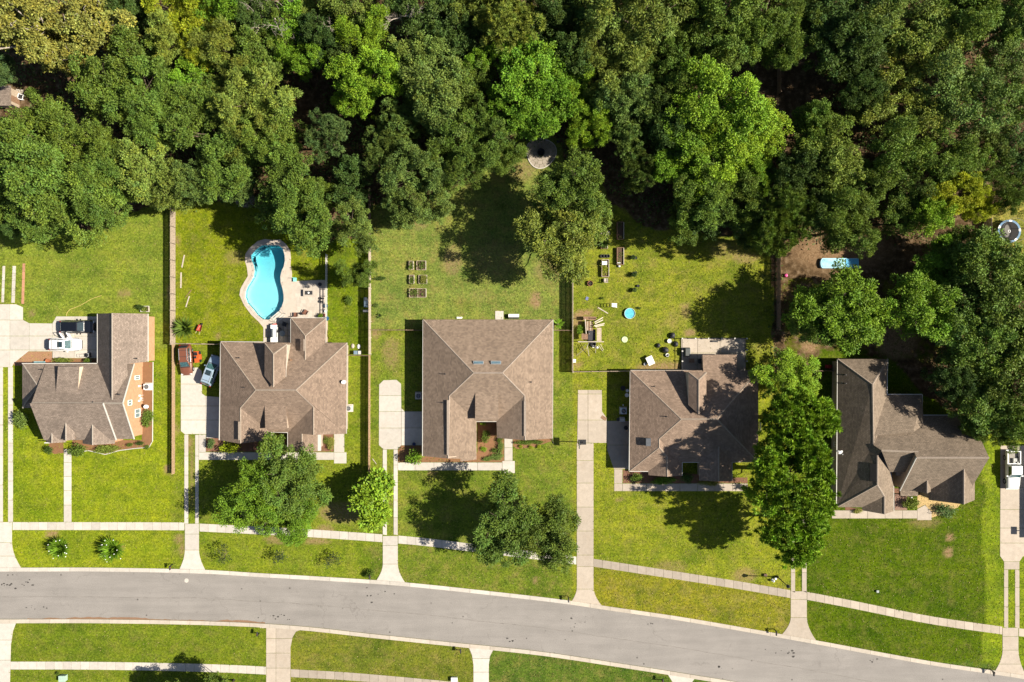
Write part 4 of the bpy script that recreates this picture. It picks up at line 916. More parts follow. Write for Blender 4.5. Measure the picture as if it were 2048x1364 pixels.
for i in range(3): proto('dense%d' % i, 31+i, lobes=28, clumps=12, leaves=96, ll=.25, lw=.15, lobe_r=.31, hz=3.2, irreg=.22, kc=.9)
for i in range(3): proto('fine%d' % i, 51+i, lobes=28, clumps=12, leaves=80, ll=.36, lw=.11, lobe_r=.3, irreg=.38, kc=.85)
for i in range(2): proto('pine%d' % i, 71+i, lobes=20, clumps=20, leaves=66, ll=.55, lw=.075, style='pine', lobe_r=.35, irreg=.25)
for i in range(2): proto('open%d' % i, 81+i, lobes=24, clumps=9, leaves=80, ll=.30, lw=.2, lobe_r=.27, irreg=.4, kc=.85, bark=m_bark_p, twigs=3, thick=1.5, r0=.4)
for i in range(2): proto('full%d' % i, 101+i, lobes=32, clumps=11, leaves=90, ll=.30, lw=.13, lobe_r=.30, hz=3.5, irreg=.24, kc=.88)
for i in range(2): proto('fpine%d' % i, 111+i, lobes=38, clumps=17, leaves=60, ll=.5, lw=.11, style='pine', lobe_r=.30, irreg=.16, hz=3.6)
for i in range(3): proto('sparse%d' % i, 121+i, lobes=26, clumps=9, leaves=58, ll=.30, lw=.17, lobe_r=.30, hz=3.4, irreg=.35, kc=.9, twigs=2)
proto('small0', 91, Rr=2.6, H=5.5, zc=3.4, hz=1.7, lobes=12, clumps=16, leaves=34, ll=.36, lw=.24, lobe_r=.4, r0=.1)
proto('small1', 92, Rr=2.6, H=5.5, zc=3.2, hz=1.6, lobes=14, clumps=18, leaves=36, ll=.34, lw=.12, lobe_r=.34, r0=.1, irreg=.4)
COLS = {'mid': (76, 94, 32), 'dark': (58, 76, 30), 'olive': (112, 113, 50), 'bright': (84, 112, 26), 'yel': (122, 132, 28), 'grey': (82, 99, 43), 'blue': (72, 92, 48), 'lime': (98, 122, 28), 'lolive': (96, 108, 42)}  # the dark leaf tone also puts shade into the crowns at the upper right
LK = {k: tuple(min(.5, x*1.42) for x in lin(v)) for k, v in COLS.items()}
CW = {'mid': 'mid green', 'dark': 'dark green', 'olive': 'olive', 'bright': 'bright green', 'yel': 'yellow green', 'grey': 'grey green', 'blue': 'bluish green', 'lime': 'lime green', 'lolive': 'light olive'}
TW = {'broad': 'leafy tree', 'dense': 'dense crowned tree', 'fine': 'feathery tree', 'pine': 'needle leaved pine', 'open': 'open oak', 'small': 'small tree', 'full': 'full crowned tree', 'fpine': 'full crowned pine', 'sparse': 'sparse oak'}
ZONES = [(345, 'behind the westernmost lawn'), (742, 'behind the swimming pool'), (1145, 'behind the round patio'), (1556, 'behind the wooden playset'), (1965, 'behind the blue plunge pool'), (9999, 'around the trampoline')]
MARKS = [(0, 198, 'grey roofed shed'), (545, 38, 'largest bare tree'), (662, 48, 'slim bare tree'), (797, 30, 'forked bare tree'), (1082, 306, 'round patio'), (1554, 165, 'clearing fence'), (2011, 464, 'trampoline'), (1679, 527, 'plunge pool'), (530, 490, 'swimming pool'), (351, 395, 'grey fence end'), (741, 480, 'grill by the fence'), (1258, 157, 'small grey blue roof'), (1873, 786, 'green tub'), (2027, 920, 'white pickup'), (1240, 462, 'dark long planter')]
ORD = ['nearest', 'second nearest', 'third nearest', 'fourth nearest', 'fifth nearest', 'sixth nearest', 'seventh nearest', 'eighth nearest', 'ninth nearest', 'tenth nearest', 'eleventh nearest', 'twelfth nearest']
WOOD = []
def label_wood():
    d = {}
    for o, x, y, c, k in WOOD:
        m = min(MARKS, key=lambda q: (q[0]-x)**2+(q[1]-y)**2); d.setdefault((c, k, m[2]), []).append(((m[0]-x)**2+(m[1]-y)**2, o))
    for (c, k, m), l in d.items():
        for i, (_, o) in enumerate(sorted(l, key=lambda q: q[0])): o['label'] = f'{CW[c]} {TW[k]}, {ORD[i]} of its kind to the {m}'
trnd = random.Random(77); tcount = {}
def tree(px, py, r, kind, c, htop=None, label=None, group=None, name=None, sq=1.0):
    """crown seen centred on the pixel with radius r px"""
    n = {'broad': 4, 'dense': 3, 'fine': 3, 'pine': 2, 'open': 2, 'small': 2, 'full': 2, 'fpine': 2, 'sparse': 3}[kind]; k = tcount.get(kind, 0); tcount[kind] = k+1
    cm, tm, rad, zc = PROTO['%s%d' % (kind, k % n)]
    rm = r/PXM
    if htop is None: htop = max(4.5, min(17, 5.2+rm*1.35+trnd.uniform(-1.2, 1.8)))
    H0 = {'small': 5.2}.get(kind, 10.6); sz = htop/H0; hc = zc*sz
    b = P(px, py, hc); rm *= (1-hc/HC); s = rm/(rad*.88)
    o = empty(name or {'pine': 'pine_tree', 'fpine': 'pine_tree', 'open': 'oak_tree', 'sparse': 'oak_tree'}.get(kind, 'broadleaf_tree'), (b.x, b.y, 0), label, 'tree', group, rz=trnd.uniform(0, 6.28)); o.scale = (s, s*sq, sz)
    if not label:
        WOOD.append((o, px, py, c, kind)); o['group'] = 'trees of the wood'
    t = link('trunk', tm, o); cr = link('crown', cm, o)
    v = trnd.uniform(.86, 1.14); y = trnd.uniform(-.06, .06); cr.color = (LK[c][0]*v*(1+y), LK[c][1]*v, LK[c][2]*v*(1-y), 1)
    return o
FOREST = """
75 55 85 open olive;195 45 78 open olive;142 112 60 open olive;25 20 55 open olive;0 138 34 dense blue;258 25 55 dense dark;370 22 58 fine yel;408 78 52 fine yel;340 80 45 broad lolive;290 120 62 broad mid;222 175 66 broad mid;282 200 70 fine mid;98 268 68 dense mid;20 305 58 dense mid;
60 345 80 broad mid;190 305 66 fine mid;150 395 88 dense mid;95 425 66 dense mid;10 395 48 dense mid;205 385 62 fine mid;30 445 30 dense dark;330 235 58 broad mid;300 335 56 broad lolive;338 375 52 broad lolive;430 265 75 dense mid;405 205 55 dense mid;460 325 62 dense mid;385 365 42 broad grey;
478 372 40 dense grey;395 150 52 broad bright;465 105 62 fine lolive;530 120 58 broad mid;515 195 66 fine lolive;545 255 60 broad mid;475 205 50 fine lolive;500 270 50 fine lolive;448 30 50 broad bright;545 305 52 broad mid;500 20 55 dense dark;598 55 52 broad bright;600 115 42 fine bright;648 18 56 broad lolive;
705 18 60 broad lolive;728 68 52 fine lime;738 150 62 dense lime;715 195 44 dense lime;690 130 42 broad dark;640 90 45 broad dark;560 60 40 broad mid;655 276 46 pine blue;585 375 66 dense mid;605 435 66 dense mid;560 425 44 broad mid;635 400 40 dense mid;700 360 45 broad dark;705 458 46 fine grey;
715 548 33 fine mid;790 265 52 pine grey;778 315 48 pine grey;830 345 58 fine grey;845 405 52 fine grey;805 425 34 broad grey;872 165 72 broad grey;895 235 62 broad grey;845 110 52 broad grey;925 165 50 broad mid;850 215 45 broad grey;955 295 58 fine mid;1005 312 40 fine mid;905 340 52 fine mid;
950 240 46 broad mid;1065 160 78 dense bright;1090 215 66 dense bright;1035 215 56 dense bright;1040 115 46 dense bright;1125 175 48 dense bright;1165 205 48 fine lime;1178 265 40 fine lime;965 130 40 broad bright;1012 45 72 pine lolive;960 15 50 pine lolive;850 35 66 broad dark;925 70 52 broad dark;905 20 46 broad lolive;
1120 62 60 dense dark;1100 15 56 dense dark;1165 20 50 broad dark;1150 110 48 broad dark;1270 45 92 fine lolive;1225 120 66 fine lolive;1195 155 52 fine lolive;1300 125 56 broad lolive;1330 165 50 broad mid;1355 95 46 broad mid;1250 210 56 broad grey;1265 275 50 pine grey;1275 345 38 pine grey;1310 220 46 broad dark;
1340 285 46 broad dark;1450 215 88 dense lime;1405 260 82 dense bright;1500 270 70 dense lime;1425 330 72 dense lime;1355 330 52 dense bright;1500 350 46 dense bright;1395 400 60 dense mid;1465 400 56 dense mid;1370 445 40 broad mid;1420 440 44 broad dark;1425 115 58 broad mid;1450 50 72 broad mid;1375 20 60 broad mid;
1530 50 68 fine mid;1590 58 52 fine mid;1555 92 48 fine mid;1488 84 46 broad mid;1600 15 52 broad lolive;1570 425 56 pine mid;1545 470 50 pine mid;1500 460 40 broad dark;1622 250 42 broad mid;1640 285 58 sparse mid;1665 330 56 sparse lolive;1615 330 50 sparse mid;1590 350 44 broad dark;1705 400 58 fine mid;
1680 455 56 fine mid;1640 420 46 broad dark;1680 105 62 broad dark;1735 55 66 broad dark;1660 30 56 broad dark;1722 190 44 dense dark;1720 130 46 broad dark;1800 45 80 fine lolive;1850 100 64 sparse lolive;1905 40 62 broad mid;1960 45 62 broad grey;2025 50 58 broad mid;2000 125 58 sparse grey;1900 170 74 sparse grey;
1795 145 57 sparse lolive;1745 215 55 sparse lolive;1840 225 62 sparse lolive;1945 225 68 sparse grey;2032 205 51 sparse mid;1795 300 64 sparse mid;1870 305 57 sparse mid;1755 345 47 sparse mid;1935 320 49 sparse mid;2030 300 53 sparse dark;1985 280 43 sparse grey;1990 350 38 sparse mid;2045 370 38 sparse mid;1905 385 52 dense yel;
1952 412 34 dense yel;1860 435 49 sparse lime;1810 390 53 sparse mid;1790 440 38 sparse mid;2012 402 34 sparse mid;1668 630 88 full bright;1640 640 56 fine mid;1836 622 82 full bright;1905 505 46 broad mid;1960 555 78 broad mid;1995 635 82 broad mid;1935 690 70 broad mid;2000 745 74 broad mid;
1950 790 62 broad mid;2020 825 50 broad mid;1895 745 46 broad dark;2040 555 46 broad mid;2035 690 50 broad mid;1900 610 46 broad dark;1980 500 26 fine mid;2010 870 34 broad mid;1960 850 36 broad mid
"""
for ln in FOREST.replace('\n', '').split(';'):
    if ln.strip():
        a = ln.split(); tree(float(a[0]), float(a[1]), float(a[2]), a[3], a[4])
label_wood()
# trees of the gardens
def T1(*a, **k): return tree(*a, **k)
T1(1142, 388, 74, 'full', 'mid', 13.5, 'tall mid green tree standing between the round patio and the raised beds')
T1(1162, 440, 56, 'full', 'lolive', 12.0, 'narrow tree between the tall mid green tree and the wide light olive tree')
T1(1112, 488, 82, 'full', 'lolive', 12.5, 'wide light olive tree on the lawn, south of the tall mid green one')
T1(582, 958, 74, 'full', 'mid', 9.5, 'tallest of three merged green trees on the front lawn beside the pool house')
T1(512, 1006, 74, 'full', 'bright', 8.6, 'green tree nearest the twin strips, of three merged on one front lawn')
T1(588, 1030, 52, 'fine', 'bright', 7.4, 'lowest of three merged green trees, overhanging the pavement')
T1(745, 1000, 42, 'small', 'lime', 6.2, 'small lime green tree at the end of the board fence by the twin strips')
T1(1006, 1050, 78, 'full', 'mid', 11.0, 'dark green tree on the front lawn facing the house with roof windows')
T1(1103, 1064, 70, 'full', 'mid', 10.0, 'dark green tree on the front lawn reaching over the single lane drive')
T1(1580, 752, 58, 'full', 'lime', 8.0, 'lime green tree between the shaded house and the west wing')
T1(1584, 848, 80, 'fpine', 'lime', 15.0, 'huge pine beside the shaded house, the northern of two')
T1(1578, 960, 88, 'fpine', 'lime', 15.5, 'huge pine over the twin concrete strips, the southern of two')
T1(1584, 1056, 68, 'fpine', 'lime', 12.5, 'lower pine reaching down towards the pavement and street lamp')
T1(1876, 538, 60, 'dense', 'bright', 8.0, 'bright green round tree between the plunge pool and the trampoline')
T1(440, 1394, 48, 'full', 'mid', 8.5, 'dark green tree across the road shading the pavement')
T1(355, 1422, 52, 'full', 'mid', 9.0, 'dark green tree across the road beside the green utility box')
# dead trees with bare branches
def dead_tree(px, py, r, H, seed, label):
    b = P(px, py, H*.8); o = empty('dead_tree', (b.x, b.y, 0), label, 'tree', 'bare dead trees at the edge of the wood'); rnd = random.Random(seed); mb = MB(); br = MB()
    mb.tube([(0, 0, -.3), (.2, .1, H*.4), (.1, .3, H*.75)], [.28, .2, .13], 8); rm = r/PXM
    def grow(a, d, L, rr, n):
        pts = [a]; dd = d.copy()
        for i in range(4):
            dd = (dd+Vector((rnd.uniform(-.4, .4), rnd.uniform(-.4, .4), rnd.uniform(-.25, .35)))).normalized(); pts.append(pts[-1]+dd*L/4)
        br.tube(pts, [rr*(1-.2*i) for i in range(5)], 5)
        if n:
            for p in pts[2:]:
                for _ in range(2): grow(p, (dd+Vector((rnd.uniform(-1, 1), rnd.uniform(-1, 1), rnd.uniform(-.3, .5)))).normalized(), L*.5, rr*.5, n-1)
    for i in range(6):
        t = 6.28*i/6+rnd.uniform(-.4, .4); grow(Vector((.1, .25, H*(.5+.05*i))), Vector((math.cos(t), math.sin(t), .5)).normalized(), rm*.85, .1, 2)
    mb.build('trunk', m_bark_p, o, smooth=True); br.build('branches', m_bark_p, o, smooth=True)
dead_tree(545, 38, 52, 13, 4, 'bare pinkish dead tree at the wood edge, largest of the leafless ones')
dead_tree(662, 48, 30, 12, 8, 'slim bare dead tree in the wood, between the largest leafless one and the forked one')
dead_tree(797, 30, 40, 13, 6, 'forked bare dead tree beside the dark crowned trees')
# undergrowth below the canopy
def undergrowth():
    rng = np.random.default_rng(8); n0 = 2600
    px = rng.uniform(-40, 2090, n0*3); py = rng.uniform(-40, 880, n0*3); k = inpoly(px, py, WOODS)
    # keep the brown clearings open
    for cx, cy, rr in ((1580, 165, 85), (1795, 690, 60), (620, 210, 40), (1680, 520, 50), (1165, 145, 18), (60, 200, 30), (1330, 200, 14), (1870, 255, 110), (1800, 330, 80), (1960, 380, 40), (1890, 455, 40), (1990, 470, 60)): k &= ((px-cx)**2+(py-cy)**2) > rr*rr
    k &= ~((px > 1560) & (py > 480)) | (px > 1880)
    k &= ~((px > 1650) & (py > 690) & (px < 1940))
    px, py = px[k][:n0], py[k][:n0]; nc = len(px); cc = np.stack([(px-1024)/PXM, (682-py)/PXM, rng.uniform(.2, 1.6, nc)], 1)
    li = np.repeat(np.arange(nc), 16); nl = len(li); off = rng.normal(0, 1, (nl, 3))*np.array([.6, .6, .3]); pos = cc[li]+off; pos[:, 2] = np.abs(pos[:, 2])
    me = leaf_mesh('undergrowth', pos, off+rng.normal(0, .4, (nl, 3)), rng.normal(0, .5, (nl, 3))+np.array([0, 0, 1]), rng.uniform(.25, .5, nl), rng.uniform(.15, .3, nl), np.clip(rng.normal(1, .2, (nl, 1)), .4, 1.6)*np.ones((1, 3)))
    o = link('undergrowth', me); o.color = (*LK['dark'], 1); tag(o, 'low green undergrowth on the brown floor of the wood', 'undergrowth', kind='stuff')
undergrowth()
# ------------------------------------------------------------------ swimming pool, decks, beds
def ring(outer, inner, z, zb, mat, name):
    """flat sheet between an outer outline and a hole, with a skirt"""
    o = [P(*q) for q in outer]; i = [P(*q) for q in inner]
    tri = tessellate_polygon([[Vector((a.x, a.y, 0)) for a in o], [Vector((a.x, a.y, 0)) for a in i]]); v = o+i; mb = MB()
    ff = []
    for a, b, c in tri:
        if (v[b]-v[a]).cross(v[c]-v[a]).z < 0: b, c = c, b
        ff.append((a, b, c))
    n = len(o); mb.add([(a.x, a.y, z) for a in v]+[(a.x, a.y, zb) for a in o], ff+[(k, (k+1) % n, len(v)+(k+1) % n, len(v)+k) for k in range(n)])
    ob = mb.build(name, mat); return ob
m_deck = concrete('deck_stone', (.42, .355, .295), .3, (.25, .19, .145)); m_deck_l = concrete('paver_pale', (.44, .385, .325), .2, (.3, .24, .18))
pool_px = POOL
DECK = [(516,482),(530,478),(545,480),(560,479),(572,488),(580,500),(582,515),(581,530),(584,545),(584,556),(592,562),(640,560),(649,560),(654,566),(654,636),(545,648),(540,660),(528,668),(527,655),(518,644),(503,630),(488,610),(479,590),(481,578),(488,565),(496,552),(494,535),(490,522),(491,508),(500,495)]
tag(ring(DECK, POOL, .05, -.02, m_deck, 'pool_deck'), kind='structure')
dk = slabs('patio', [(527,655),(545,655),(545,686),(527,686)], m_deck_l, [536], [664, 675], z=.055)
slabs('patio', [(545.5,637),(582,637),(582,687),(545.5,687)], m_deck_l, [556, 567, 575], [648, 660, 672], z=.065)
# paver field east of the pool: each paver a slab
pv = bpy.data.objects.new('patio', None); col.objects.link(pv); tag(pv, kind='structure'); prnd = random.Random(9)
y = 566.0
while y < 634:
    x = 590+prnd.uniform(0, 5)
    while x < 651:
        w_ = prnd.choice((6, 8, 10)); 
        piece('paver', [P(a, b) for a, b in ((x+.25, y+.25), (min(x+w_, 653)-.25, y+.25), (min(x+w_, 653)-.25, y+6.55), (x+.25, y+6.55))], .0, .058+prnd.uniform(0, .006), m_deck_l, pv); x += w_
    y += 6.8
# rim stones round the pool
po = empty('swimming_pool', P(530, 565), 'turquoise kidney shaped swimming pool with white steps', 'pool'); c0 = po.location
pw = [P(*q) for q in POOL]
cen = sum(pw, Vector())/len(pw)
def depth(p): return -1.0-1.3*max(0, min(1, (p.y-c0.y)/4.5))
m_plaster = M('pool_plaster', (.52, .66, .67), .6, var=.06, scale=1.2)
mb = MB(); n = len(pw); top = [p-c0+Vector((0, 0, .02)) for p in pw]; 
rings = [top]
for d_, k in ((.02, .8), (.14, .93), (.4, 1.0)):
    rings.append([Vector((q.x, q.y, depth(q)*k))-Vector((c0.x, c0.y, 0)) for q in inset(pw, d_)])
btri = tessellate_polygon([[Vector((a.x, a.y, 0)) for a in rings[-1]]])
v = [a for r_ in rings for a in r_]; f = []
for i in range(len(rings)-1):
    for k in range(n): f.append((i*n+k, i*n+(k+1) % n, (i+1)*n+(k+1) % n, (i+1)*n+k))
nb_ = (len(rings)-1)*n; f += [(nb_+a, nb_+b, nb_+c) for a, b, c in btri]; mb.add(v, f); b_ = mb.build('basin', m_plaster, po)
bm = bmesh.new(); bm.from_mesh(b_.data); bmesh.ops.recalc_face_normals(bm, faces=bm.faces); bmesh.ops.reverse_faces(bm, faces=bm.faces); bm.to_mesh(b_.data); bm.free()
def water_mat():
    m = bpy.data.materials.new('pool_water'); m.use_nodes = True; t = m.node_tree; t.nodes.clear()
    o = N(t, 'ShaderNodeOutputMaterial'); tr = N(t, 'ShaderNodeBsdfTransparent'); tr.inputs[0].default_value = (.86, .97, .98, 1)
    gl = N(t, 'ShaderNodeBsdfGlossy'); gl.inputs['Roughness'].default_value = .03; fr = N(t, 'ShaderNodeFresnel'); fr.inputs[0].default_value = 1.33
    ms = N(t, 'ShaderNodeMixShader'); t.links.new(fr.outputs[0], ms.inputs[0]); t.links.new(tr.outputs[0], ms.inputs[1]); t.links.new(gl.outputs[0], ms.inputs[2]); t.links.new(ms.outputs[0], o.inputs[0])
    g = N(t, 'ShaderNodeNewGeometry'); bn = N(t, 'ShaderNodeBump'); bn.inputs['Strength'].default_value = .35; bn.inputs['Distance'].default_value = .03
    t.links.new(noise(t, g.outputs['Position'], 3, 3), bn.inputs['Height']); t.links.new(bn.outputs[0], gl.inputs['Normal'])
    va = N(t, 'ShaderNodeVolumeAbsorption'); va.inputs['Color'].default_value = (.20, .80, .90, 1); va.inputs['Density'].default_value = .30; t.links.new(va.outputs[0], o.inputs['Volume']); return m
m_water = water_mat()
mb = MB(); tri = tessellate_polygon([[Vector((a.x, a.y, 0)) for a in pw]]); ff = []
for a, b, c in tri:
    if (pw[b]-pw[a]).cross(pw[c]-pw[a]).z < 0: b, c = c, b
    ff.append((a, b, c))
ins_ = inset([p-c0 for p in pw], .02); wr = [[Vector((b_.x if q < 2 else a.x, b_.y if q < 2 else a.y, min(a.z+.015, -.13) if q else -.12)) for a, b_ in zip(r_, ins_)] for q, r_ in enumerate(rings)]; v = [a for r_ in wr for a in r_]; f = list(ff)
for i in range(len(wr)-1):
    for k in range(n): f.append((i*n+(k+1) % n, i*n+k, (i+1)*n+k, (i+1)*n+(k+1) % n))
f += [(nb_+a, nb_+b, nb_+c) for a, b, c in btri]; mb.add(v, f); fo = mb.build('water', m_water, po)
bm = bmesh.new(); bm.from_mesh(fo.data); bmesh.ops.recalc_face_normals(bm, faces=bm.faces); bm.to_mesh(fo.data); bm.free()
for i in range(n):
    a, b = pw[i]-c0, pw[(i+1) % n]-c0; L = (b-a).length; m_ = max(1, round(L/.6))
    for k in range(m_):
        p0 = a.lerp(b, k/m_); p1 = a.lerp(b, (k+1)/m_); d = (p1-p0).normalized(); out = Vector((d.y, -d.x, 0)); 
        if (p0+out+c0-cen).length < (p0-out+c0-cen).length: out = -out
        mb = MB(); q = [p0+d*.01-out*.04, p1-d*.01-out*.04, p1-d*.01+out*.3, p0+d*.01+out*.3]; mb.prism(q, .0, .085); mb.build('coping_stone', m_deck_l, po)
for k in range(4):       # broad steps in the south east corner
    t = k/4; a = P(553+4.2*k, 627+2.6*k)-c0; mb = MB(); mb.box((a.x-.25, a.y-.25, .1-.02*(3-k)), (1.6, .15, .1), rz=R(40)); mb.build('step', m_trim, po)
mb = MB(); 
for s in (-1, 1):
    a = P(557, 630)-c0+Vector((math.cos(R(40))*s*1.0, math.sin(R(40))*s*1.0, 0)); mb.tube([a+Vector((-.4, .5, -.1)), a+Vector((-.3, .35, .75)), a+Vector((.3, -.35, .8)), a+Vector((.4, -.5, .05))], .03, 6)
mb.build('hand_rail', m_grey, po)
# mulch beds, round patio
m_mulch = concrete('mulch', (.21, .105, .05), .4, (.1, .05, .03)); m_mulch_r = concrete('mulch_red', (.17, .08, .05), .5, (.07, .035, .025))
def bed(pts, mat, z=.03, name='mulch_bed'):
    mb = MB(); c = sum((P(*q) for q in pts), Vector())/len(pts); mb.prism([P(*q)-c for q in pts], -.05, z); tag(mb.build(name, mat, loc=c), kind='structure')
bed([(284,724),(306,724),(305,882),(298,894),(268,896),(238,900),(210,908),(176,900),(150,905),(145,893),(145,880),(284,880)], m_mulch)
bed([(100,880),(127,880),(127,906),(108,908),(96,900)], m_mulch); bed([(105.5,716.5),(200,716.5),(200,732),(105.5,732)], m_mulch)
bed([(412,876),(440,876),(440,880),(600,880),(645,868),(667,868),(667,903),(412,903)], m_mulch_r)
bed([(802,891),(846,891),(846,900),(955,905),(955,838),(1008,838),(1008,924),(796,924.4),(796,900)], m_mulch); bed([(1026,874),(1106,872),(1103,882),(1070,894),(1034,898),(1026,893)], m_mulch)
bed([(1246,940),(1300,940),(1470,955),(1495,955),(1495,966),(1246,966)], m_mulch_r); bed([(1835,985),(1880,1000),(1925,1003),(1915,1015),(1880,1030),(1864,1035),(1850,1009),(1834,1017)], M('straw', (.36, .25, .11), .95, var=.4, scale=7)); bed([(1690,1013),(1770,1026),(1770,1020),(1690,1020)], m_mulch_r)
bed([(1788,975),(1816,982),(1816,989),(1788,985.5)], m_mulch_r)
# white edging round the first house's bed
ed = [(306,724),(305.5,800),(305,882),(298,894.5),(268,897),(238,901),(210,909),(190,904),(176,901),(150,906)]
mb = MB(); mb.tube([P(*q, .04) for q in ed], .07, 5); tag(mb.build('bed_edging', m_trim), 'thin white edging curving round the orange mulch bed', 'edging')
# brick forecourt of the first house: every brick a piece
fc = bpy.data.objects.new('brick_forecourt', None); col.objects.link(fc); tag(fc, kind='structure')
m_pav = concrete('forecourt_brick', (.30, .155, .095), .3, (.2, .1, .06)); poly = [(57,703),(104.4,703),(104.4,731),(26,731),(28,726)]
mbr = MB(); cnt = 0; by = 703.0
while by < 731:
    bx = 26+(1.6 if int(by*10) % 2 else 0)
    while bx < 105:
        q = clip_poly(clip_poly(clip_poly(clip_poly(poly, -1, 0, -(bx+.15)), 1, 0, bx+3.05), 0, -1, -(by+.1)), 0, 1, by+1.55)
        if len(q) > 2 and area(q) > .6: mbr.prism([P(*a) for a in q], -.02, .04+.006*((cnt*7) % 3)); cnt += 1
        bx += 3.2
    by += 1.65
ob = mbr.build('bricks', m_pav, fc); ob['kind'] = 'stuff'
rp = bpy.data.objects.new('round_patio', None); col.objects.link(rp); tag(rp, kind='structure'); pc = P(1082, 306)
m_flag = concrete('flagstone', (.31, .265, .21), .4, (.17, .13, .1)); frn = random.Random(4)
for k, (r0, r1, nn) in enumerate(((.55, 1.1, 9), (1.12, 1.65, 13), (1.67, 2.15, 17))):
    for i in range(nn):
        a0 = 6.283*(i+.03)/nn+k; a1 = 6.283*(i+.97)/nn+k; am = (a0+a1)/2; wv = lambda a: 1+.06*math.sin(3*a+.6)
        q = [Vector((math.cos(a)*r*wv(a), math.sin(a)*r*wv(a), 0)) for r, a in ((r0, a0), (r0, am), (r0, a1), (r1, a1), (r1, am), (r1, a0))]
        mb = MB(); mb.prism(q, -.02, .05+frn.uniform(0, .012)); mb.build('flagstone', m_flag, rp, loc=pc)
mb = MB()
for i in range(40):
    a0, a1 = 6.283*i/40, 6.283*(i+1)/40; wv = lambda a: 2.24*(1+.06*math.sin(3*a+.6)); mb.bar((math.cos(a0)*wv(a0), math.sin(a0)*wv(a0), .06), (math.cos(a1)*wv(a1), math.sin(a1)*wv(a1), .06), .13, .16)
mb.build('edging', m_conc, rp, loc=pc)
def fire_pit(px, py, r, label, mat):
    o = empty('fire_pit', P(px, py), label, 'fire pit'); mb = MB(); mb.lathe([(r, .0), (r*1.08, .18), (r*1.12, .42), (r*.98, .42), (r*.9, .2), (0, .14)], 16); mb.build('bowl', mat, o)
    mb = MB()
    for i in range(4): mb.bar((math.cos(i*.9)*r*.6, math.sin(i*.9)*r*.6, .24), (-math.cos(i*.9)*r*.6, -math.sin(i*.9)*r*.6, .3), .1, .1)
    mb.build('logs', M('charred_wood', (.03, .025, .022), .9), o)
fire_pit(1082, 305, .5, 'black round fire bowl on the round patio', m_black); fire_pit(1180, 567, .38, 'rusty fire ring on the lawn near the playset', M('rust', (.16, .07, .04), .8))
for a, b in ((1054, 280), (1116, 284)):
    o = empty('patio_stool', P(a, b), 'dark stool in the shade beside the round patio', 'stool', 'stools beside the round patio'); mb = MB(); mb.lathe([(.0, .4), (.25, .4), (.25, .46), (.2, .48), (0, .48)], 12); mb.build('seat', m_dark, o); mb = MB()
    for i in range(3): mb.cone((.1*math.cos(i*2.1), .1*math.sin(i*2.1), .4), (.24*math.cos(i*2.1), .24*math.sin(i*2.1), 0), .02, .02, 5)
    mb.build('legs', m_grey, o)

# ------------------------------------------------------------------ fences
def fence(px0, py0, px1, py1, H, label, mat, rails_side=1, bay=2.44, board=.14, seed=0, post_mat=None):
    a, b = P(px0, py0), P(px1, py1); L = (b-a).length; d = (b-a)/L; nrm = Vector((-d.y, d.x, 0))*rails_side; root = empty('board_fence', a, label, 'fence')
    nb = max(1, round(L/bay)); rnd = random.Random(seed+int(px0)); bw = L/nb
    for i in range(nb+1):
        q = d*(bw*i)+nrm*.07; mb = MB(); mb.box(q+Vector((0, 0, (H-.08)/2)), (.1, .1, H-.08), rz=math.atan2(d.y, d.x)); mb.build('post', post_mat or mat, root)
    for i in range(nb):
        for z in (.3, H*.5, H-.25):
            mb = MB(); mb.bar(d*(bw*i+.06)+nrm*.055+Vector((0, 0, z)), d*(bw*(i+1)-.06)+nrm*.055+Vector((0, 0, z)), .05, .09); mb.build('rail', post_mat or mat, root)
        mb = MB(); x = bw*i
        while x < bw*(i+1)-.05:
            h = H+rnd.uniform(-.02, .02); c = d*(x+board/2); hw = board*.46
            q = [(-hw, .03), (hw, .03), (hw, h-.06), (hw*.55, h), (-hw*.55, h), (-hw, h-.06)]
            v = [c+d*u+Vector((0, 0, z))+nrm*s for s in (-.01, .012) for u, z in q]
            mb.add(v, [(0, 1, 2, 3, 4, 5), (11, 10, 9, 8, 7, 6)]+[(k, 6+k, 6+(k+1) % 6, (k+1) % 6) for k in range(6)]); x += board*1.04
        o = mb.build('board_panel', mat, root); o['kind'] = 'stuff'
    return root
m_fa = M('fence_grey', (.33, .26, .2), .9, var=.4, scale=4); m_fb = M('fence_tan', (.32, .215, .13), .9, var=.35, scale=4); m_fr = M('fence_pale_rail', (.42, .36, .29), .9, var=.25); m_fd = M('fence_brown', (.21, .14, .095), .9, var=.35, scale=4)
fence(351, 388, 351, 688, 1.9, 'grey board fence between the westernmost lawn and the pool garden', m_fa, -1, post_mat=m_fr)
fence(350.5, 690, 350, 946, 1.2, 'low tan fence beside the driveway of the red car', m_fb, -1)
fence(741.5, 480, 741.5, 708, 1.9, 'grey board fence between the pool garden and the garden of raised beds', m_fa, 1, post_mat=m_fr)
fence(741, 380, 741.5, 478, 1.9, 'board fence running from the raised bed garden into the wood', m_fd, 1)
fence(740.5, 711, 740, 945, 1.5, 'tan fence beside the driveway of the house with roof windows', m_fb, 1)
fence(352, 687.5, 441, 689, 1.7, 'short board fence behind the red car', m_fa, 1); fence(694, 710.5, 740, 711.5, 1.6, 'short board fence beside the pool house', m_fd, 1)
fence(743, 660.5, 850, 661, 1.6, 'board fence from the raised bed garden to the house corner', m_fd, 1); fence(1104, 661, 1142, 661.5, 1.6, 'short board fence beside the banana plant', m_fd, 1)
fence(1143.5, 540, 1143.5, 744, 1.9, 'board fence between the raised beds and the wooden playset', m_fa, 1, post_mat=m_fr); fence(1143, 262, 1143.5, 538, 1.9, 'shaded board fence running past the round patio', m_fd, 1)
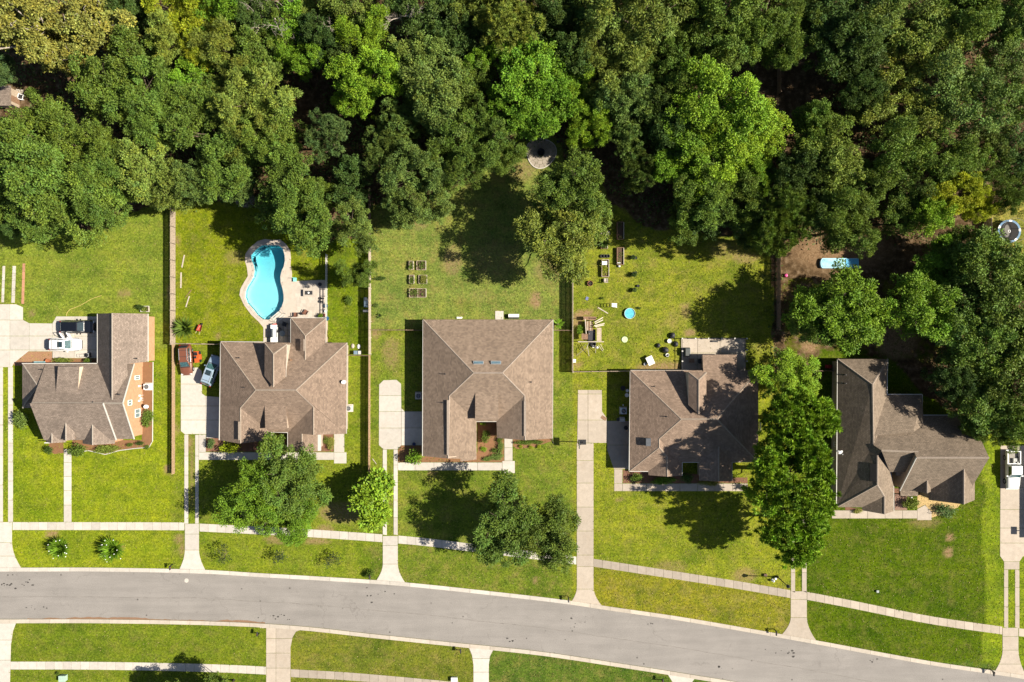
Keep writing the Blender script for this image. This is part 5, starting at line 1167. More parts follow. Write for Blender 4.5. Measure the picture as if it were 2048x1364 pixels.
fence(1145, 743.5, 1256, 742, 1.7, 'board fence behind the stained driveway slab', m_fa, 1); fence(1554, 140, 1554, 190, 1.9, 'board fence in the brown clearing of the wood', m_fd, 1)
fence(1553, 495, 1553, 660, 1.9, 'dark board fence along the shaded garden edge', m_fd, 1); fence(1550, 740, 1676, 742, 1.7, 'board fence between the shaded house and the west wing', m_fd, 1); fence(1969, 440, 1970, 505, 1.9, 'board fence beside the trampoline', m_fa, 1, post_mat=m_fr)
# white rail fence of the pool patio
def rail_fence(px0, py0, px1, py1, label):
    a, b = P(px0, py0), P(px1, py1); d = (b-a); root = empty('rail_fence', a, label, 'fence'); n = 9
    for i in range(n+1):
        mb = MB(); mb.box(d*i/n+Vector((0, 0, .6)), (.1, .1, 1.2)); mb.build('post', m_trim, root)
    for z in (.25, .7, 1.15):
        mb = MB(); mb.bar(Vector((0, 0, z)), d+Vector((0, 0, z)), .06, .12); mb.build('rail', m_trim, root)
rail_fence(655, 510, 654.5, 634, 'white rail fence along the paved pool terrace')

# ------------------------------------------------------------------ shrubs and small plants
def bush_proto(seed, n=16, leaves=70, ll=.16, lw=.09, flat=.75):
    rng = np.random.default_rng(seed); th = rng.uniform(0, 6.28, n); k = np.sqrt(rng.uniform(0, 1, n))*.68
    cc = np.stack([np.cos(th)*k, np.sin(th)*k, .35+.55*flat*np.sqrt(1-k*k)*rng.uniform(.6, 1.1, n)], 1); li = np.repeat(np.arange(n), leaves); nl = len(li)
    off = unit(rng.normal(0, 1, (nl, 3)))*(rng.uniform(.1, 1, (nl, 1))**.5)*.4; pos = cc[li]+off; pos[:, 2] = np.maximum(.03, pos[:, 2])
    s = np.clip(rng.normal(1, .12, n)[li]*rng.normal(1, .16, nl), .5, 1.6)
    return leaf_mesh('foliage', pos, off*2+rng.normal(0, .3, (nl, 3)), off*2+np.array([0, 0, .5])+rng.normal(0, .4, (nl, 3)), ll*rng.uniform(.7, 1.3, nl), lw*rng.uniform(.7, 1.3, nl), s[:, None]*np.ones((1, 3)))
BUSH = [bush_proto(i) for i in range(3)]
mb = MB()
for i in range(5): mb.cone((0, 0, 0), (math.cos(i*1.26)*.4, math.sin(i*1.26)*.4, .5), .03, .012, 5)
STEM = mesh('stem', mb.v, mb.f, m_bark)
brnd = random.Random(12)
def bush(px, py, rx, ry, h, c, label, group=None, name='shrub'):
    hm = h*.6; b = P(px, py, hm); k = (1-hm/HC)/PXM; o = empty(name, (b.x, b.y, 0), label, 'shrub', group); o.scale = (rx*k, ry*k, h)
    link('stem', STEM, o); f = link('foliage', BUSH[brnd.randrange(3)], o); v = brnd.uniform(.9, 1.1); cc = LK[c] if isinstance(c, str) else c; f.color = (cc[0]*v, cc[1]*v, cc[2]*v, 1); return o
YG = tuple(x*1.15 for x in lin((138, 152, 26)))
for a in [(42,838,16,20,1.6,'grey','grey green shrub between the concrete strip and the orange brick house'),(296,838,14,19,1.3,'mid','rounded green shrub against the orange gable wall'),(153,899,19,15,1.5,'mid','round green shrub beside the straight garden path'),(98,900,9,9,1.1,'dark','dark green shrub at the west corner of the orange brick house'),
          (214,899,32,9,1.0,'lolive','long clipped olive hedge below the large front gable'),(260,890,8,4,.6,'mid','small shrub in the orange mulch, third from the long hedge'),(279,886,9,5,.7,'dark','dark low shrub in the orange mulch near the curved edging corner'),(294,895,6,5,.5,'mid','tiny shrub at the corner of the curved white edging'),
          (127,721,22,7,1.0,'lolive','clipped hedge behind the white car'),(176,722,8,7,1.0,'mid','round shrub beside the white bucket'),(458,893,21,14,1.5,YG,'bright yellow green shrub nearer the driveway of the blue car'),(534,886,20,18,1.6,YG,'bright yellow green shrub beside the dark entry of the pool house'),
          (423,888,8,11,1.2,'blue','dark rounded shrub at the garage corner of the pool house'),(662,888,9,14,.7,'olive','rusty flowering shrubs beside the concrete path end'),(652,880,6,9,.6,'lolive','low bronze shrub against the pool house porch'),
          (828,912,19,18,2.2,'bright','leafy green shrub beside the wide driveway slab'),(972,874,11,14,1.5,'mid','feathery green plant in the dark entry court'),(966,846,7,5,.8,'lime','lime green plant against the entry court wall'),(968,898,7,6,.5,'lime','small spiky plant in the orange mulch court'),(988,900,6,5,.5,'mid','small dark plant in the orange mulch court'),
          (992,912,16,9,.6,'grey','low spreading ground shrub below the mulch court'),(1001,896,8,14,.6,'grey','low spreading ground shrub along the path'),(976,918,14,5,.5,'grey','low ground shrub at the bend of the white path'),(1000,879,8,6,.6,'mid','low hedge at the top of the white path'),
          (1048,884,22,6,.7,'mid','clipped dark hedge under the south gable'),(1075,884,16,5,.7,'mid','clipped dark hedge end beside the downpipe'),(1042,893,5,4,.4,'yel','pale yellow plant below the dark hedge, nearest the path'),(1062,894,5,4,.4,'yel','pale yellow plant in the middle below the dark hedge'),(1078,893,5,4,.4,'yel','pale yellow plant farthest from the path below the hedge'),
          (1272,954,13,10,1.1,'mid','dark shrub at the driveway corner of the shaded house'),(1328,962,32,8,.8,'bright','low green shrubs under the small front gable of the shaded house'),(1375,955,14,12,1.0,'dark','dark shrub in the shaded entry court'),(1420,966,26,6,.6,'olive','brownish low shrubs along the shaded path'),
          (1821,1005,18,14,1.5,'lolive','round olive shrub at the end of the red path'),(1893,1021,22,15,1.1,'blue','bluish shrub in the straw below the twin gables'),(1716,1023,12,5,.5,'olive','sparse reddish shrub under the west wing gable'),(1660,1012,9,12,1.2,'grey','grey green shrub at the corner of the west wing'),
          (67,187,16,14,1.6,'mid','round green shrub beside the grey roofed shed'),(280,614,10,6,.8,'dark','leafy plant beside the white planter box'),(490,398,20,17,2.0,(.25,.24,.2),'greyish dead shrub at the edge of the pool lawn'),(660,668,7,9,.5,'yel','yellow flowering plant beside the pool house wall'),
          (1204,596,4,3,.4,'mid','small weed clump near the ladder'),(760,556,14,5,.7,'dark','dark strip of plants against the board fence'),(752,610,6,5,.5,'grey','grey potted shrubs at the fence'),(1160,660,9,10,.7,'bright','broad leaved clump beside the playset'),(698,600,9,11,.8,'mid','low plant in the narrow side lawn')]:
    bush(*a)
def spiky(px, py, r, label, n=90, h=1.2, c='dark', name='spiky_palm', wd=.09):
    b = P(px, py, h); o = empty(name, (b.x, b.y, 0), label, 'plant'); rng = np.random.default_rng(int(px)); rm = r/PXM
    th = rng.uniform(0, 6.28, n); el = rng.uniform(.05, 1.3, n); ax = np.stack([np.cos(th)*np.cos(el), np.sin(th)*np.cos(el), np.sin(el)*.8], 1); pos = np.stack([np.cos(th)*.08, np.sin(th)*.08, np.full(n, h*.55)], 1)
    f = link('fronds', leaf_mesh('fronds', pos, ax, np.cross(ax, np.stack([-np.sin(th), np.cos(th), 0*th], 1))*-1, rm*rng.uniform(.75, 1.1, n), np.full(n, wd*2), np.clip(rng.normal(1, .2, (n, 1)), .5, 1.6)*np.ones((1, 3))), o); f.color = (*LK[c], 1)
    mb = MB(); mb.cone((0, 0, 0), (0, 0, h*.6), .14, .1, 8); mb.build('stem', m_bark, o); return o
spiky(366, 656, 27, 'spiky dark green palm beside the fence behind the red car', 150, 1.9, 'mid'); spiky(1117, 648, 14, 'banana plant with broad bright leaves beside the board fence', 16, 1.6, 'bright', 'banana_plant', .22)
spiky(1208, 484, 17, 'dark arching palm among the raised planters', 60, .8, 'dark'); spiky(758, 631, 5, 'dark grassy tuft on the lawn of raised beds', 30, .3, 'dark', 'grass_tuft')
def flower_tree(px, py, r, label):
    o = spiky(px, py, r, label, 280, 1.7, 'bright', 'flowering_shrub', .09); rng = np.random.default_rng(int(px)+1); n = 12; th = rng.uniform(0, 6.28, n); rr = r/PXM*np.sqrt(rng.uniform(.15, .85, n))
    mb = MB()
    for t, q in zip(th, rr): mb.lathe([(.0, .0), (.075, .03), (.06, .1), (0, .13)], 6, (math.cos(t)*q, math.sin(t)*q, 1.6+1.2*(1-q/(r/PXM))))
    mb.build('blossom', m_white, o)
flower_tree(117, 1098, 24, 'white flowering shrub on the verge, nearer the wide concrete drive'); flower_tree(222, 1100, 28, 'white flowering shrub on the verge, farther from the wide concrete drive')
def sapling(px, py, r, label, seed):
    o = empty('sapling', P(px, py), label, 'tree'); rnd = random.Random(seed); mb = MB(); tips = []; mb.tube([(0, 0, 0), (.05, 0, 1.0), (.0, .1, 2.0)], [.04, .03, .012], 6); rm = r/PXM
    for i in range(9):
        t = rnd.uniform(0, 6.28); e = Vector((math.cos(t)*rm*rnd.uniform(.4, 1), math.sin(t)*rm*rnd.uniform(.4, 1), 1.3+rnd.uniform(0, 1))); mb.tube([(0, 0, .8+.1*i), e*.6+Vector((0, 0, .5)), e], [.02, .015, .008], 4); tips.append(e)
    mb.build('trunk', m_bark, o); rng = np.random.default_rng(seed); c = np.array([tuple(t) for t in tips]); li = np.repeat(np.arange(len(c)), 26); nl = len(li); off = rng.normal(0, .2, (nl, 3)); f = link('crown', leaf_mesh('crown', c[li]+off, off+rng.normal(0, .1, (nl, 3)), rng.normal(0, .5, (nl, 3))+np.array([0, 0, 1]), rng.uniform(.15, .3, nl), rng.uniform(.08, .16, nl), np.ones((nl, 3))), o); f.color = (.03, .045, .015, 1)
sapling(458, 1102, 16, 'sparse sapling on the verge beside the twin strip drive of the red car', 3); sapling(566, 1107, 10, 'smallest sparse sapling on the verge', 5); sapling(672, 1115, 17, 'sparse sapling on the verge nearest the ivy covered mailbox', 7)

# ------------------------------------------------------------------ grass tufts over the lawns
def grass_tufts(n=190000):
    rng = np.random.default_rng(21); px = rng.uniform(-10, 2058, n); py = rng.uniform(240, 1374, n); xs, ys, colr, lit, dirt = GR
    ix = np.clip(np.searchsorted(xs, (px-1024)/PXM), 0, len(xs)-1); iy = np.clip(np.searchsorted(ys, (682-py)/PXM), 0, len(ys)-1); c = colr[iy, ix]; k = (lit[iy, ix] < .35) & (dirt[iy, ix] < rng.uniform(.15, .8, n))
    up = np.interp(px, [a for a, b in SU], [b for a, b in SU]); lo = np.interp(px, [a for a, b in SL], [b for a, b in SL]); k &= ~((py > up-8) & (py < lo+8))
    for line, (x0, x1) in ((SWs, (-99, 3000)), (SW2s, (18, 1150))):
        yc = np.interp(px, [a for a, b in line], [b for a, b in line]); k &= ~((abs(py-yc) < 7.9) & (px > x0) & (px < x1))
    for poly in PAVED+[DECK, [(586,562),(655,562),(655,640),(586,640)], [(300,700),(284,724),(284,880),(300,890)]]: k &= ~inpoly(px, py, poly)
    px, py, c = px[k], py[k], c[k]; m = len(px); pos = np.stack([(px-1024)/PXM, (682-py)/PXM, np.full(m, .0)], 1)
    th = rng.uniform(0, 6.28, m); el = rng.uniform(.15, .9, m); ax = np.stack([np.cos(th)*np.cos(el), np.sin(th)*np.cos(el), np.sin(el)], 1)
    s = np.clip(rng.lognormal(.06, .25, m), .35, 1.9)[:, None]; straw = (rng.uniform(0, 1, m) < c[:, 3]*.16)[:, None]; big = rng.uniform(0, 1, m) < .03
    sh = np.where(straw, np.array(alb(205, 185, 120)), c[:, :3]*s*np.array([1.14, 1.08, .95])); L = rng.uniform(.1, .24, m); L[big] *= 1.7
    me = leaf_mesh('grass', pos, ax, rng.normal(0, .35, (m, 3))+np.array([0, 0, 1]), L, rng.uniform(.06, .13, m), sh)
    o = link('grass', me); o.color = (1, 1, 1, 1); tag(o, 'short yellow green grass growing over the lawns', 'grass', kind='stuff')
grass_tufts()
# ------------------------------------------------------------------ vehicles
def paint(name, c, rough=.28): return M('paint_'+name, c, rough, var=.06, scale=1.5, spec=.5, coat=.6)
m_tyre = M('tyre', (.012, .012, .012), .85); m_rim = M('rim', (.35, .35, .36), .3, .7); m_cglass = M('car_glass', (.02, .035, .04), .03, var=.2, spec=1.0); m_lamp = M('head_lamp', (.6, .6, .58), .1, spec=.9); m_tail = M('tail_lamp', (.25, .01, .01), .2, spec=.8)
m_windscreen = M('windscreen_tinted', (.035, .085, .09), .03, var=.7, scale=5, spec=1.0)
def loft(secs):
    n = len(secs[0]); v = [p for s in secs for p in s]; f = [(i*n+k, i*n+(k+1) % n, (i+1)*n+(k+1) % n, (i+1)*n+k) for i in range(len(secs)-1) for k in range(n)]
    f += [tuple(range(n-1, -1, -1)), tuple(range((len(secs)-1)*n, len(secs)*n))]; mb = MB(); mb.add(v, f); return mb
def sec(x, w_, z0, z1, crown=.05, shoulder=.1):
    return [(x, -w_*.9, z0), (x, -w_, z0+.14), (x, -w_, (z0+z1)/2), (x, -w_*.97, z1-shoulder), (x, -w_*.86, z1-.02), (x, -w_*.4, z1+crown*.8), (x, w_*.4, z1+crown*.8), (x, w_*.86, z1-.02), (x, w_*.97, z1-shoulder), (x, w_, (z0+z1)/2), (x, w_, z0+.14), (x, w_*.9, z0)]
def fixn(o):
    bm = bmesh.new(); bm.from_mesh(o.data); bmesh.ops.recalc_face_normals(bm, faces=bm.faces); bm.to_mesh(o.data); bm.free()
def wheels(root, xs, w_, r=.36):
    for x in xs:
        for s in (-1, 1):
            mb = MB(); mb.cone((x, s*(w_-.22), r), (x, s*(w_+.01), r), r, r, 18); t = mb.build('wheel', m_tyre, root); mb = MB(); mb.cone((x, s*(w_-.02), r), (x, s*(w_+.02), r), r*.62, r*.58, 14); mb.build('rim', m_rim, t)
def quad_panel(root, name, pts, mat, th=.012, parent=None):
    v = [Vector(p) for p in pts]; n = (v[1]-v[0]).cross(v[2]-v[0]).normalized()*th; mb = MB(); k = len(v); mb.add(v+[a+n for a in v], [tuple(range(k-1, -1, -1)), tuple(range(k, 2*k))]+[(i, (i+1) % k, k+(i+1) % k, k+i) for i in range(k)]); o = mb.build(name, mat, parent or root); fixn(o); return o
def suv(px, py, heading, L, W, label, col_, sunroof=True, rails=True, open_door=False, sedan=False, ws=None, H=1.72):
    """nose along +x turned by heading (degrees, photo axes: 0 = right, 90 = up)"""
    root = empty('parked_car', P(px, py, .9)*1, label, 'car', 'cars parked on the driveways'); root.location.z = .05; root.rotation_euler = (0, 0, R(heading)); w_ = W/2; h = L/2; pm = col_
    zb = 1.02; hood = .98
    S = [sec(-h, w_*.60, .42, .80), sec(-h+.06, w_*.80, .34, .96), sec(-h+.18, w_*.91, .28, 1.02), sec(-h+.45, w_*.97, .24, 1.04), sec(-h*.4, w_, .22, 1.04), sec(h*.18, w_, .22, 1.02), sec(h*.45, w_*.985, .22, hood), sec(h*.72, w_*.95, .24, hood-.05), sec(h-.32, w_*.88, .28, hood-.14), sec(h-.12, w_*.74, .34, hood-.24), sec(h-.03, w_*.55, .38, hood-.34), sec(h, w_*.35, .42, .6)]
    b = loft(S).build('body', pm, root, smooth=True); fixn(b)
    # greenhouse: base ring on the belt line, roof ring above
    xr0, xr1, xf1, xf0 = -h+.12, -h+.5, h*.10, h*.44          # rear base, rear top, front top, front base
    if sedan: xr0, xr1 = -h+.75, -h+1.35
    bw, tw, zt = w_*.9, w_*.70, H
    C_ = [(x, s*bw*k, zb) for x, k in ((xr0, .9), (xf0, .92)) for s in (-1, 1)]
    secs = []
    for x, k, z in ((xr0, .9, zb-.02), (xr0+(xr1-xr0)*.5, .93, zb+.34*(H-zb)/.7*1.0), (xr1, 1.0, zt-.03), (xr1+.3, 1, zt), ((xr1+xf1)/2, 1, zt+.01), (xf1-.15, 1, zt-.01), (xf1, 1, zt-.04), (xf1+(xf0-xf1)*.5, .98, zb+(zt-zb)*.5), (xf0, .94, zb-.02)):
        t = (z-zb)/(zt-zb); wt = tw*k+(bw-tw)*.0
        secs.append([(x, -bw*.97*k, zb-.05), (x, -(bw*.97*k+(tw-bw*.97*k)*t), max(z-.03, zb-.03)), (x, -wt*.85*(1 if t > .3 else 1), max(z, zb-.02)), (x, wt*.85, max(z, zb-.02)), (x, (bw*.97*k+(tw-bw*.97*k)*t), max(z-.03, zb-.03)), (x, bw*.97*k, zb-.05)])
    cb = loft(secs).build('cabin', pm, root, smooth=False); fixn(cb)
    g = ws or m_windscreen
    quad_panel(root, 'windscreen', [(xf0-.04, -bw*.80, zb+.05), (xf0-.04, bw*.80, zb+.05), (xf1+.08, tw*.84, zt-.09), (xf1+.08, -tw*.84, zt-.09)], g, .035)
    quad_panel(root, 'rear_window', [(xr0+.04, bw*.72, zb+.1), (xr0+.04, -bw*.72, zb+.1), (xr1-.06, -tw*.8, zt-.1), (xr1-.06, tw*.8, zt-.1)], m_cglass, .05)
    for s in (-1, 1):
        for xa, xb in ((xr0+.35, (xr0+xf0)/2-.35), ((xr0+xf0)/2-.28, xf0-.75)):
            quad_panel(root, 'side_window', [(xa, s*bw*.955, zb+.06), (xb+.22, s*bw*.955, zb+.06), (xb, s*(tw+.05), zt-.16), (xa+.18, s*(tw+.05), zt-.16)][::s], m_cglass, .03)
        mb = MB(); mb.box((xf0-.55, s*(w_+.09), zb+.05), (.14, .2, .15)); mb.build('wing_mirror', pm, root)
        mb = MB(); mb.box((h-.2, s*w_*.68, hood-.27), (.22, .34, .12), rz=-s*.35); mb.build('head_lamp', m_lamp, root)
        mb = MB(); mb.box((-h+.05, s*w_*.78, .88), (.1, .2, .3)); mb.build('tail_lamp', m_tail, root)
        if rails:
            mb = MB(); mb.bar((xr1+.1, s*tw*.9, zt+.05), (xf1-.25, s*tw*.9, zt+.05), .05, .05); mb.build('roof_rail', m_grey, root)
    if rails:
        for x in (xr1+.35, xf1-.75): mb = MB(); mb.bar((x, -tw*.9, zt+.06), (x, tw*.9, zt+.06), .05, .04); mb.build('roof_bar', m_dark, root)
    if sunroof: mb = MB(); mb.box((xf1-.55, 0, zt+.02), (.75, tw*1.25, .03)); mb.build('sunroof', m_cglass, root)
    mb = MB(); mb.box((h-.03, 0, .45), (.1, w_*1.3, .16)); mb.build('bumper', m_black, root); mb = MB(); mb.box((-h+.0, 0, .5), (.12, w_*1.5, .2)); mb.build('bumper', m_black, root)
    mb = MB(); mb.bar((h*.47, -w_*.8, hood+.05), (h*.47, w_*.8, hood+.05), .09, .02); mb.build('cowl', m_black, root)
    wheels(root, (-h*.58, h*.60), w_)
    if open_door:
        for x0, ang in ((h*.30, 62), (-h*.12, 58)):
            a = Vector((x0, w_, 0)); d = Vector((-math.cos(R(ang)), math.sin(R(ang)), 0)); o = None
            mb = MB(); mb.bar(a+Vector((0, 0, .66))+d*.03, a+Vector((0, 0, .66))+d*1.0, .09, .72); o = mb.build('door', pm, root)
            mb = MB(); 
            for t0, t1, za, zb_ in ((.12, .45, 1.04, 1.5), (.45, .95, 1.5, 1.5), (.98, .95, 1.04, 1.5)): mb.bar(a+d*t0+Vector((0, 0, za)), a+d*t1+Vector((0, 0, zb_)), .06, .06)
            mb.build('window_frame', m_black, o)
    return root
suv(154.5, 653.5, 0, 5.15, 1.98, 'black estate car parked nose in on the forecourt, partly in roof shade', paint('black', (.006, .007, .010), .12), sunroof=False, rails=False, H=1.6, ws=m_cglass)
suv(130, 689, 0, 4.75, 1.92, 'white car with both doors on one side standing open', paint('white', (.72, .72, .72)), open_door=True)
suv(371, 720, -87, 4.6, 1.85, 'copper red car parked beside the low tan fence', paint('copper', (.15, .055, .030), .3), sunroof=False, rails=True)
suv(422, 741, 70, 4.7, 1.85, 'silver blue car parked at a slant in the roof shade', paint('silver', (.23, .30, .37), .25))
def pickup(px, py, heading, label, pm):
    L, W = 5.7, 2.0; root = empty('pickup_truck', P(px, py, 1.0), label, 'pickup'); root.location.z = .05; root.rotation_euler = (0, 0, R(heading)); w_ = W/2; h = L/2
    S = [sec(-.95, w_, .4, 1.12), sec(.3, w_, .4, 1.14), sec(h*.50, w_*.99, .4, 1.16), sec(h*.75, w_*.96, .42, 1.12), sec(h-.15, w_*.9, .45, 1.02), sec(h, w_*.8, .5, .85)]
    b = loft(S).build('body', pm, root, smooth=True); fixn(b)
    mb = MB(); mb.box((-1.9, 0, .62), (1.95, W-.06, .12)); mb.build('bed_floor', M('bed_liner', (.22, .2, .17), .8), root)
    for s in (-1, 1): mb = MB(); mb.box((-1.9, s*(w_-.05), .88), (1.95, .12, .56)); mb.build('bed_side', pm, root)
    mb = MB(); mb.box((-h+.05, 0, .88), (.09, W-.2, .56)); mb.build('tailgate', pm, root); mb = MB(); mb.box((-.98, 0, .88), (.09, W-.2, .56)); mb.build('bed_front', pm, root)
    zb, zt, bw, tw = 1.14, 1.86, w_*.93, w_*.78; secs = []
    for x, z in ((-.85, zb), (-.72, zt-.04), (-.5, zt), (.35, zt), (.55, zt-.04), (1.12, zb)):
        t = (z-zb)/(zt-zb); ww = bw+(tw-bw)*t; secs.append([(x, -bw, zb-.05), (x, -ww, z), (x, -ww*.7, z+.02), (x, ww*.7, z+.02), (x, ww, z), (x, bw, zb-.05)])
    c = loft(secs).build('cabin', pm, root); fixn(c)
    quad_panel(root, 'windscreen', [(1.08, -bw*.85, zb+.05), (1.08, bw*.85, zb+.05), (.6, tw*.88, zt-.08), (.6, -tw*.88, zt-.08)], m_windscreen, .03); quad_panel(root, 'rear_window', [(-.86, bw*.7, zb+.2), (-.86, -bw*.7, zb+.2), (-.76, -tw*.8, zt-.15), (-.76, tw*.8, zt-.15)], m_cglass, .04)
    for s in (-1, 1):
        quad_panel(root, 'side_window', [(-.6, s*bw*.985, zb+.08), (.85, s*bw*.985, zb+.08), (.45, s*(tw+.05), zt-.12), (-.55, s*(tw+.05), zt-.12)][::s], m_cglass, .03)
        mb = MB(); mb.box((.85, s*(w_+.13), zb+.1), (.14, .28, .2)); mb.build('wing_mirror', pm, root); mb = MB(); mb.box((h-.12, s*w_*.7, .88), (.18, .3, .16)); mb.build('head_lamp', m_lamp, root)
    mb = MB(); mb.box((h+.02, 0, .52), (.16, w_*1.8, .2)); mb.build('bumper', m_grey, root); mb = MB(); mb.box((-h-.05, 0, .52), (.16, w_*1.8, .18)); mb.build('bumper', m_grey, root); wheels(root, (-h*.62, h*.62), w_, .4)
    l = root.location; mb = MB(); mb.box((0, 0, .17), (.55, .9, .34)); mb.box((.3, -.2, .4), (.2, .3, .2)); o = mb.build('tool_box', M('mixed_load', (.3, .3, .28), .6, var=.7, scale=8), loc=P(2028, 922, .75)+Vector((0, 0, .0))); o.location.z = .74; tag(o, 'grey tool box lying in the bed of the white pickup', 'box')
pickup(2027, 940, -90, 'white pickup truck with an open loaded bed', paint('pickup', (.60, .60, .58), .35))
def ride_mower(px, py):
    o = empty('riding_mower', P(px, py), 'orange riding mower parked beside the copper red car', 'mower', rz=R(-85)); mo = paint('orange', (.42, .085, .015), .4)
    mb = MB(); mb.box((.45, 0, .55), (.8, .62, .4)); mb.box((.5, 0, .78), (.6, .5, .1)); mb.build('bonnet', mo, o); mb = MB(); mb.box((-.4, 0, .42), (.9, .8, .2)); mb.box((-.65, 0, .62), (.45, .7, .2)); mb.build('body', mo, o); mb = MB(); mb.box((-.45, 0, .8), (.42, .45, .1)); mb.box((-.68, 0, 1.0), (.1, .45, .4)); mb.build('seat', m_black, o)
    mb = MB(); mb.lathe([(.17, 1.05), (.2, 1.07), (.17, 1.09)], 12, (.02, 0, 0)); mb.cone((.1, 0, .7), (.02, 0, 1.06), .03, .03, 6); mb.build('steering_wheel', m_black, o); mb = MB(); mb.box((0, .05, .24), (.8, 1.15, .2)); mb.build('cutting_deck', mo, o)
    for x, r in ((.6, .2), (-.6, .28)):
        for s in (-1, 1): mb = MB(); mb.cone((x, s*.32, r), (x, s*.5, r), r, r, 14); mb.build('wheel', m_tyre, o)
ride_mower(396, 714)

# ------------------------------------------------------------------ street furniture
def mailbox(px, py, face, label, ivy=False):
    o = empty('mailbox', P(px, py), label, 'mailbox', 'black mailboxes along the road', rz=face); mb = MB(); mb.box((0, 0, .6), (.11, .11, 1.2)); mb.box((0, 0, 1.24), (.16, .16, .08)); mb.lathe([(0, 1.28), (.06, 1.3), (.05, 1.38), (0, 1.42)], 8); mb.build('post', m_black, o)
    mb = MB(); mb.box((.2, 0, .98), (.62, .08, .08)); mb.bar((.03, 0, .62), (.34, 0, .95), .05, .05); mb.build('arm', m_black, o)
    pr = [(.1*math.cos(t), .13+.1*math.sin(t)) for t in [math.pi*k/6 for k in range(7)]]; pr = [(.1, 0)]+pr+[(-.1, 0)]; n = len(pr); v = [(x, y, 1.03+z) for x in (.05, .58) for y, z in pr]
    mb = MB(); mb.add(v, [tuple(range(n)), tuple(range(2*n-1, n-1, -1))]+[(k, n+k, n+(k+1) % n, (k+1) % n) for k in range(n)]); b = mb.build('box', m_black, o); fixn(b); mb = MB(); mb.box((.2, .12, 1.2), (.2, .02, .06)); mb.build('flag', M('flag_red', (.3, .02, .02)), o)
    if ivy:
        f = link('ivy', BUSH[1], o); f.scale = (.75, .75, 1.15); f.color = (*LK['mid'], 1)
D90 = R(-90)
for a in [(346,1128,D90,'black mailbox on the verge between the flowering shrubs and the twin strip drive'),(742,1146,D90,'mailbox overgrown with green ivy beside the white apron',True),(1136,1192,D90,'black mailbox on the verge beside the single lane drive'),(1548,1258,D90,'black mailbox on the verge below the street lamp'),(1979,1338,D90,'black mailbox on the verge beside the pickup driveway'),
          (519,1266,-D90,'black mailbox across the road beside the cracked driveway'),(922,1300,-D90,'black mailbox across the road beside the narrow pale driveway'),(1323,1359,-D90,'black mailbox across the road facing the single lane drive')]: mailbox(*a)
o = empty('street_lamp', P(1554, 1153), 'black street lamp post with a lantern head by the pavement', 'street lamp'); mb = MB(); mb.lathe([(.2, 0), (.2, .35), (.13, .5), (.085, .7), (.06, 4.3), (.08, 4.35)], 10); mb.build('pole', m_black, o); mb = MB(); mb.lathe([(.08, 4.35), (.2, 4.5), (.26, 4.85), (.3, 4.9), (.12, 5.1), (.03, 5.25)], 8); h_ = mb.build('lantern', m_black, o); mb = MB(); mb.lathe([(.16, 4.52), (.23, 4.84)], 8); mb.build('glass', M('lamp_glass', (.5, .5, .45), .1), h_)
o = empty('fire_hydrant', P(1545, 1160), 'white fire hydrant beside the street lamp', 'hydrant'); mb = MB(); mb.lathe([(.2, 0), (.2, .06), (.12, .08), (.12, .5), (.17, .52), (.17, .58), (.13, .66), (.05, .74), (0, .76)], 12); mb.build('barrel', m_white, o); mb = MB(); mb.cone((0, -.24, .42), (0, .24, .42), .06, .06, 8); mb.cone((0, 0, .38), (.25, 0, .38), .08, .08, 8); mb.build('outlets', m_grey, o)
def ubox(px, py, d, mat, label, name='utility_box'):
    o = empty(name, P(px, py), label, 'utility box'); mb = MB(); mb.box((0, 0, d[2]/2), d); mb.build('cabinet', mat, o); mb = MB(); mb.box((0, 0, d[2]+.02), (d[0]+.06, d[1]+.06, .05)); mb.build('lid', mat, o)
ubox(129, 1354, (.95, .85, .7), M('box_green', (.30, .40, .33), .6), 'pale green utility box on the lawn across the road'); ubox(1754, 1182, (.3, .3, .25), M('box_grey', (.26, .28, .27), .6), 'small grey utility box on the dark green lawn'); ubox(909, 1357, (.9, .62, .5), m_white, 'white utility box across the road'); ubox(1550, 1156, (.22, .22, .4), m_white, 'small white meter box at the foot of the street lamp'); ubox(1530, 1149, (.42, .3, .3), M('box_brown', (.09, .05, .035)), 'small brown box on the lawn near the street lamp')
ubox(741, 1052, (.7, .3, .35), m_white, 'black and white box on the lawn under the small lime tree'); bush(116, 1348, 4, 5, .5, 'mid', 'small green plant beside the pale green utility box')
def hoop(px, py, rz, label):
    o = empty('basketball_hoop', P(px, py), label, 'basketball hoop', rz=rz); mb = MB(); mb.box((.25, 0, .12), (1.0, .75, .24)); mb.build('base', m_black, o); mb = MB(); mb.tube([(.25, 0, .2), (.1, 0, 1.8), (-.35, 0, 3.1)], .06, 8); mb.build('pole', m_black, o)
    mb = MB(); mb.box((-.55, 0, 3.15), (.05, 1.15, .8)); mb.build('backboard', M('backboard_clear', (.25, .26, .27), .2), o); mb = MB(); mb.bar((-.5, -.58, 3.55), (-.5, .58, 3.55), .05, .05); mb.bar((-.5, -.58, 2.75), (-.5, .58, 2.75), .05, .05); mb.build('frame', m_black, o)
    mb = MB()
    for k in range(14):
        t0, t1 = 6.283*k/14, 6.283*(k+1)/14; mb.bar((-.82+.23*math.cos(t0), .23*math.sin(t0), 2.95), (-.82+.23*math.cos(t1), .23*math.sin(t1), 2.95), .025, .025)
    mb.build('rim', M('rim_orange', (.4, .08, .02)), o)
hoop(1162, 884, 0, 'black basketball hoop at the edge of the stained driveway'); hoop(2076, 1062, 0, 'basketball hoop beside the driveway of the white pickup')

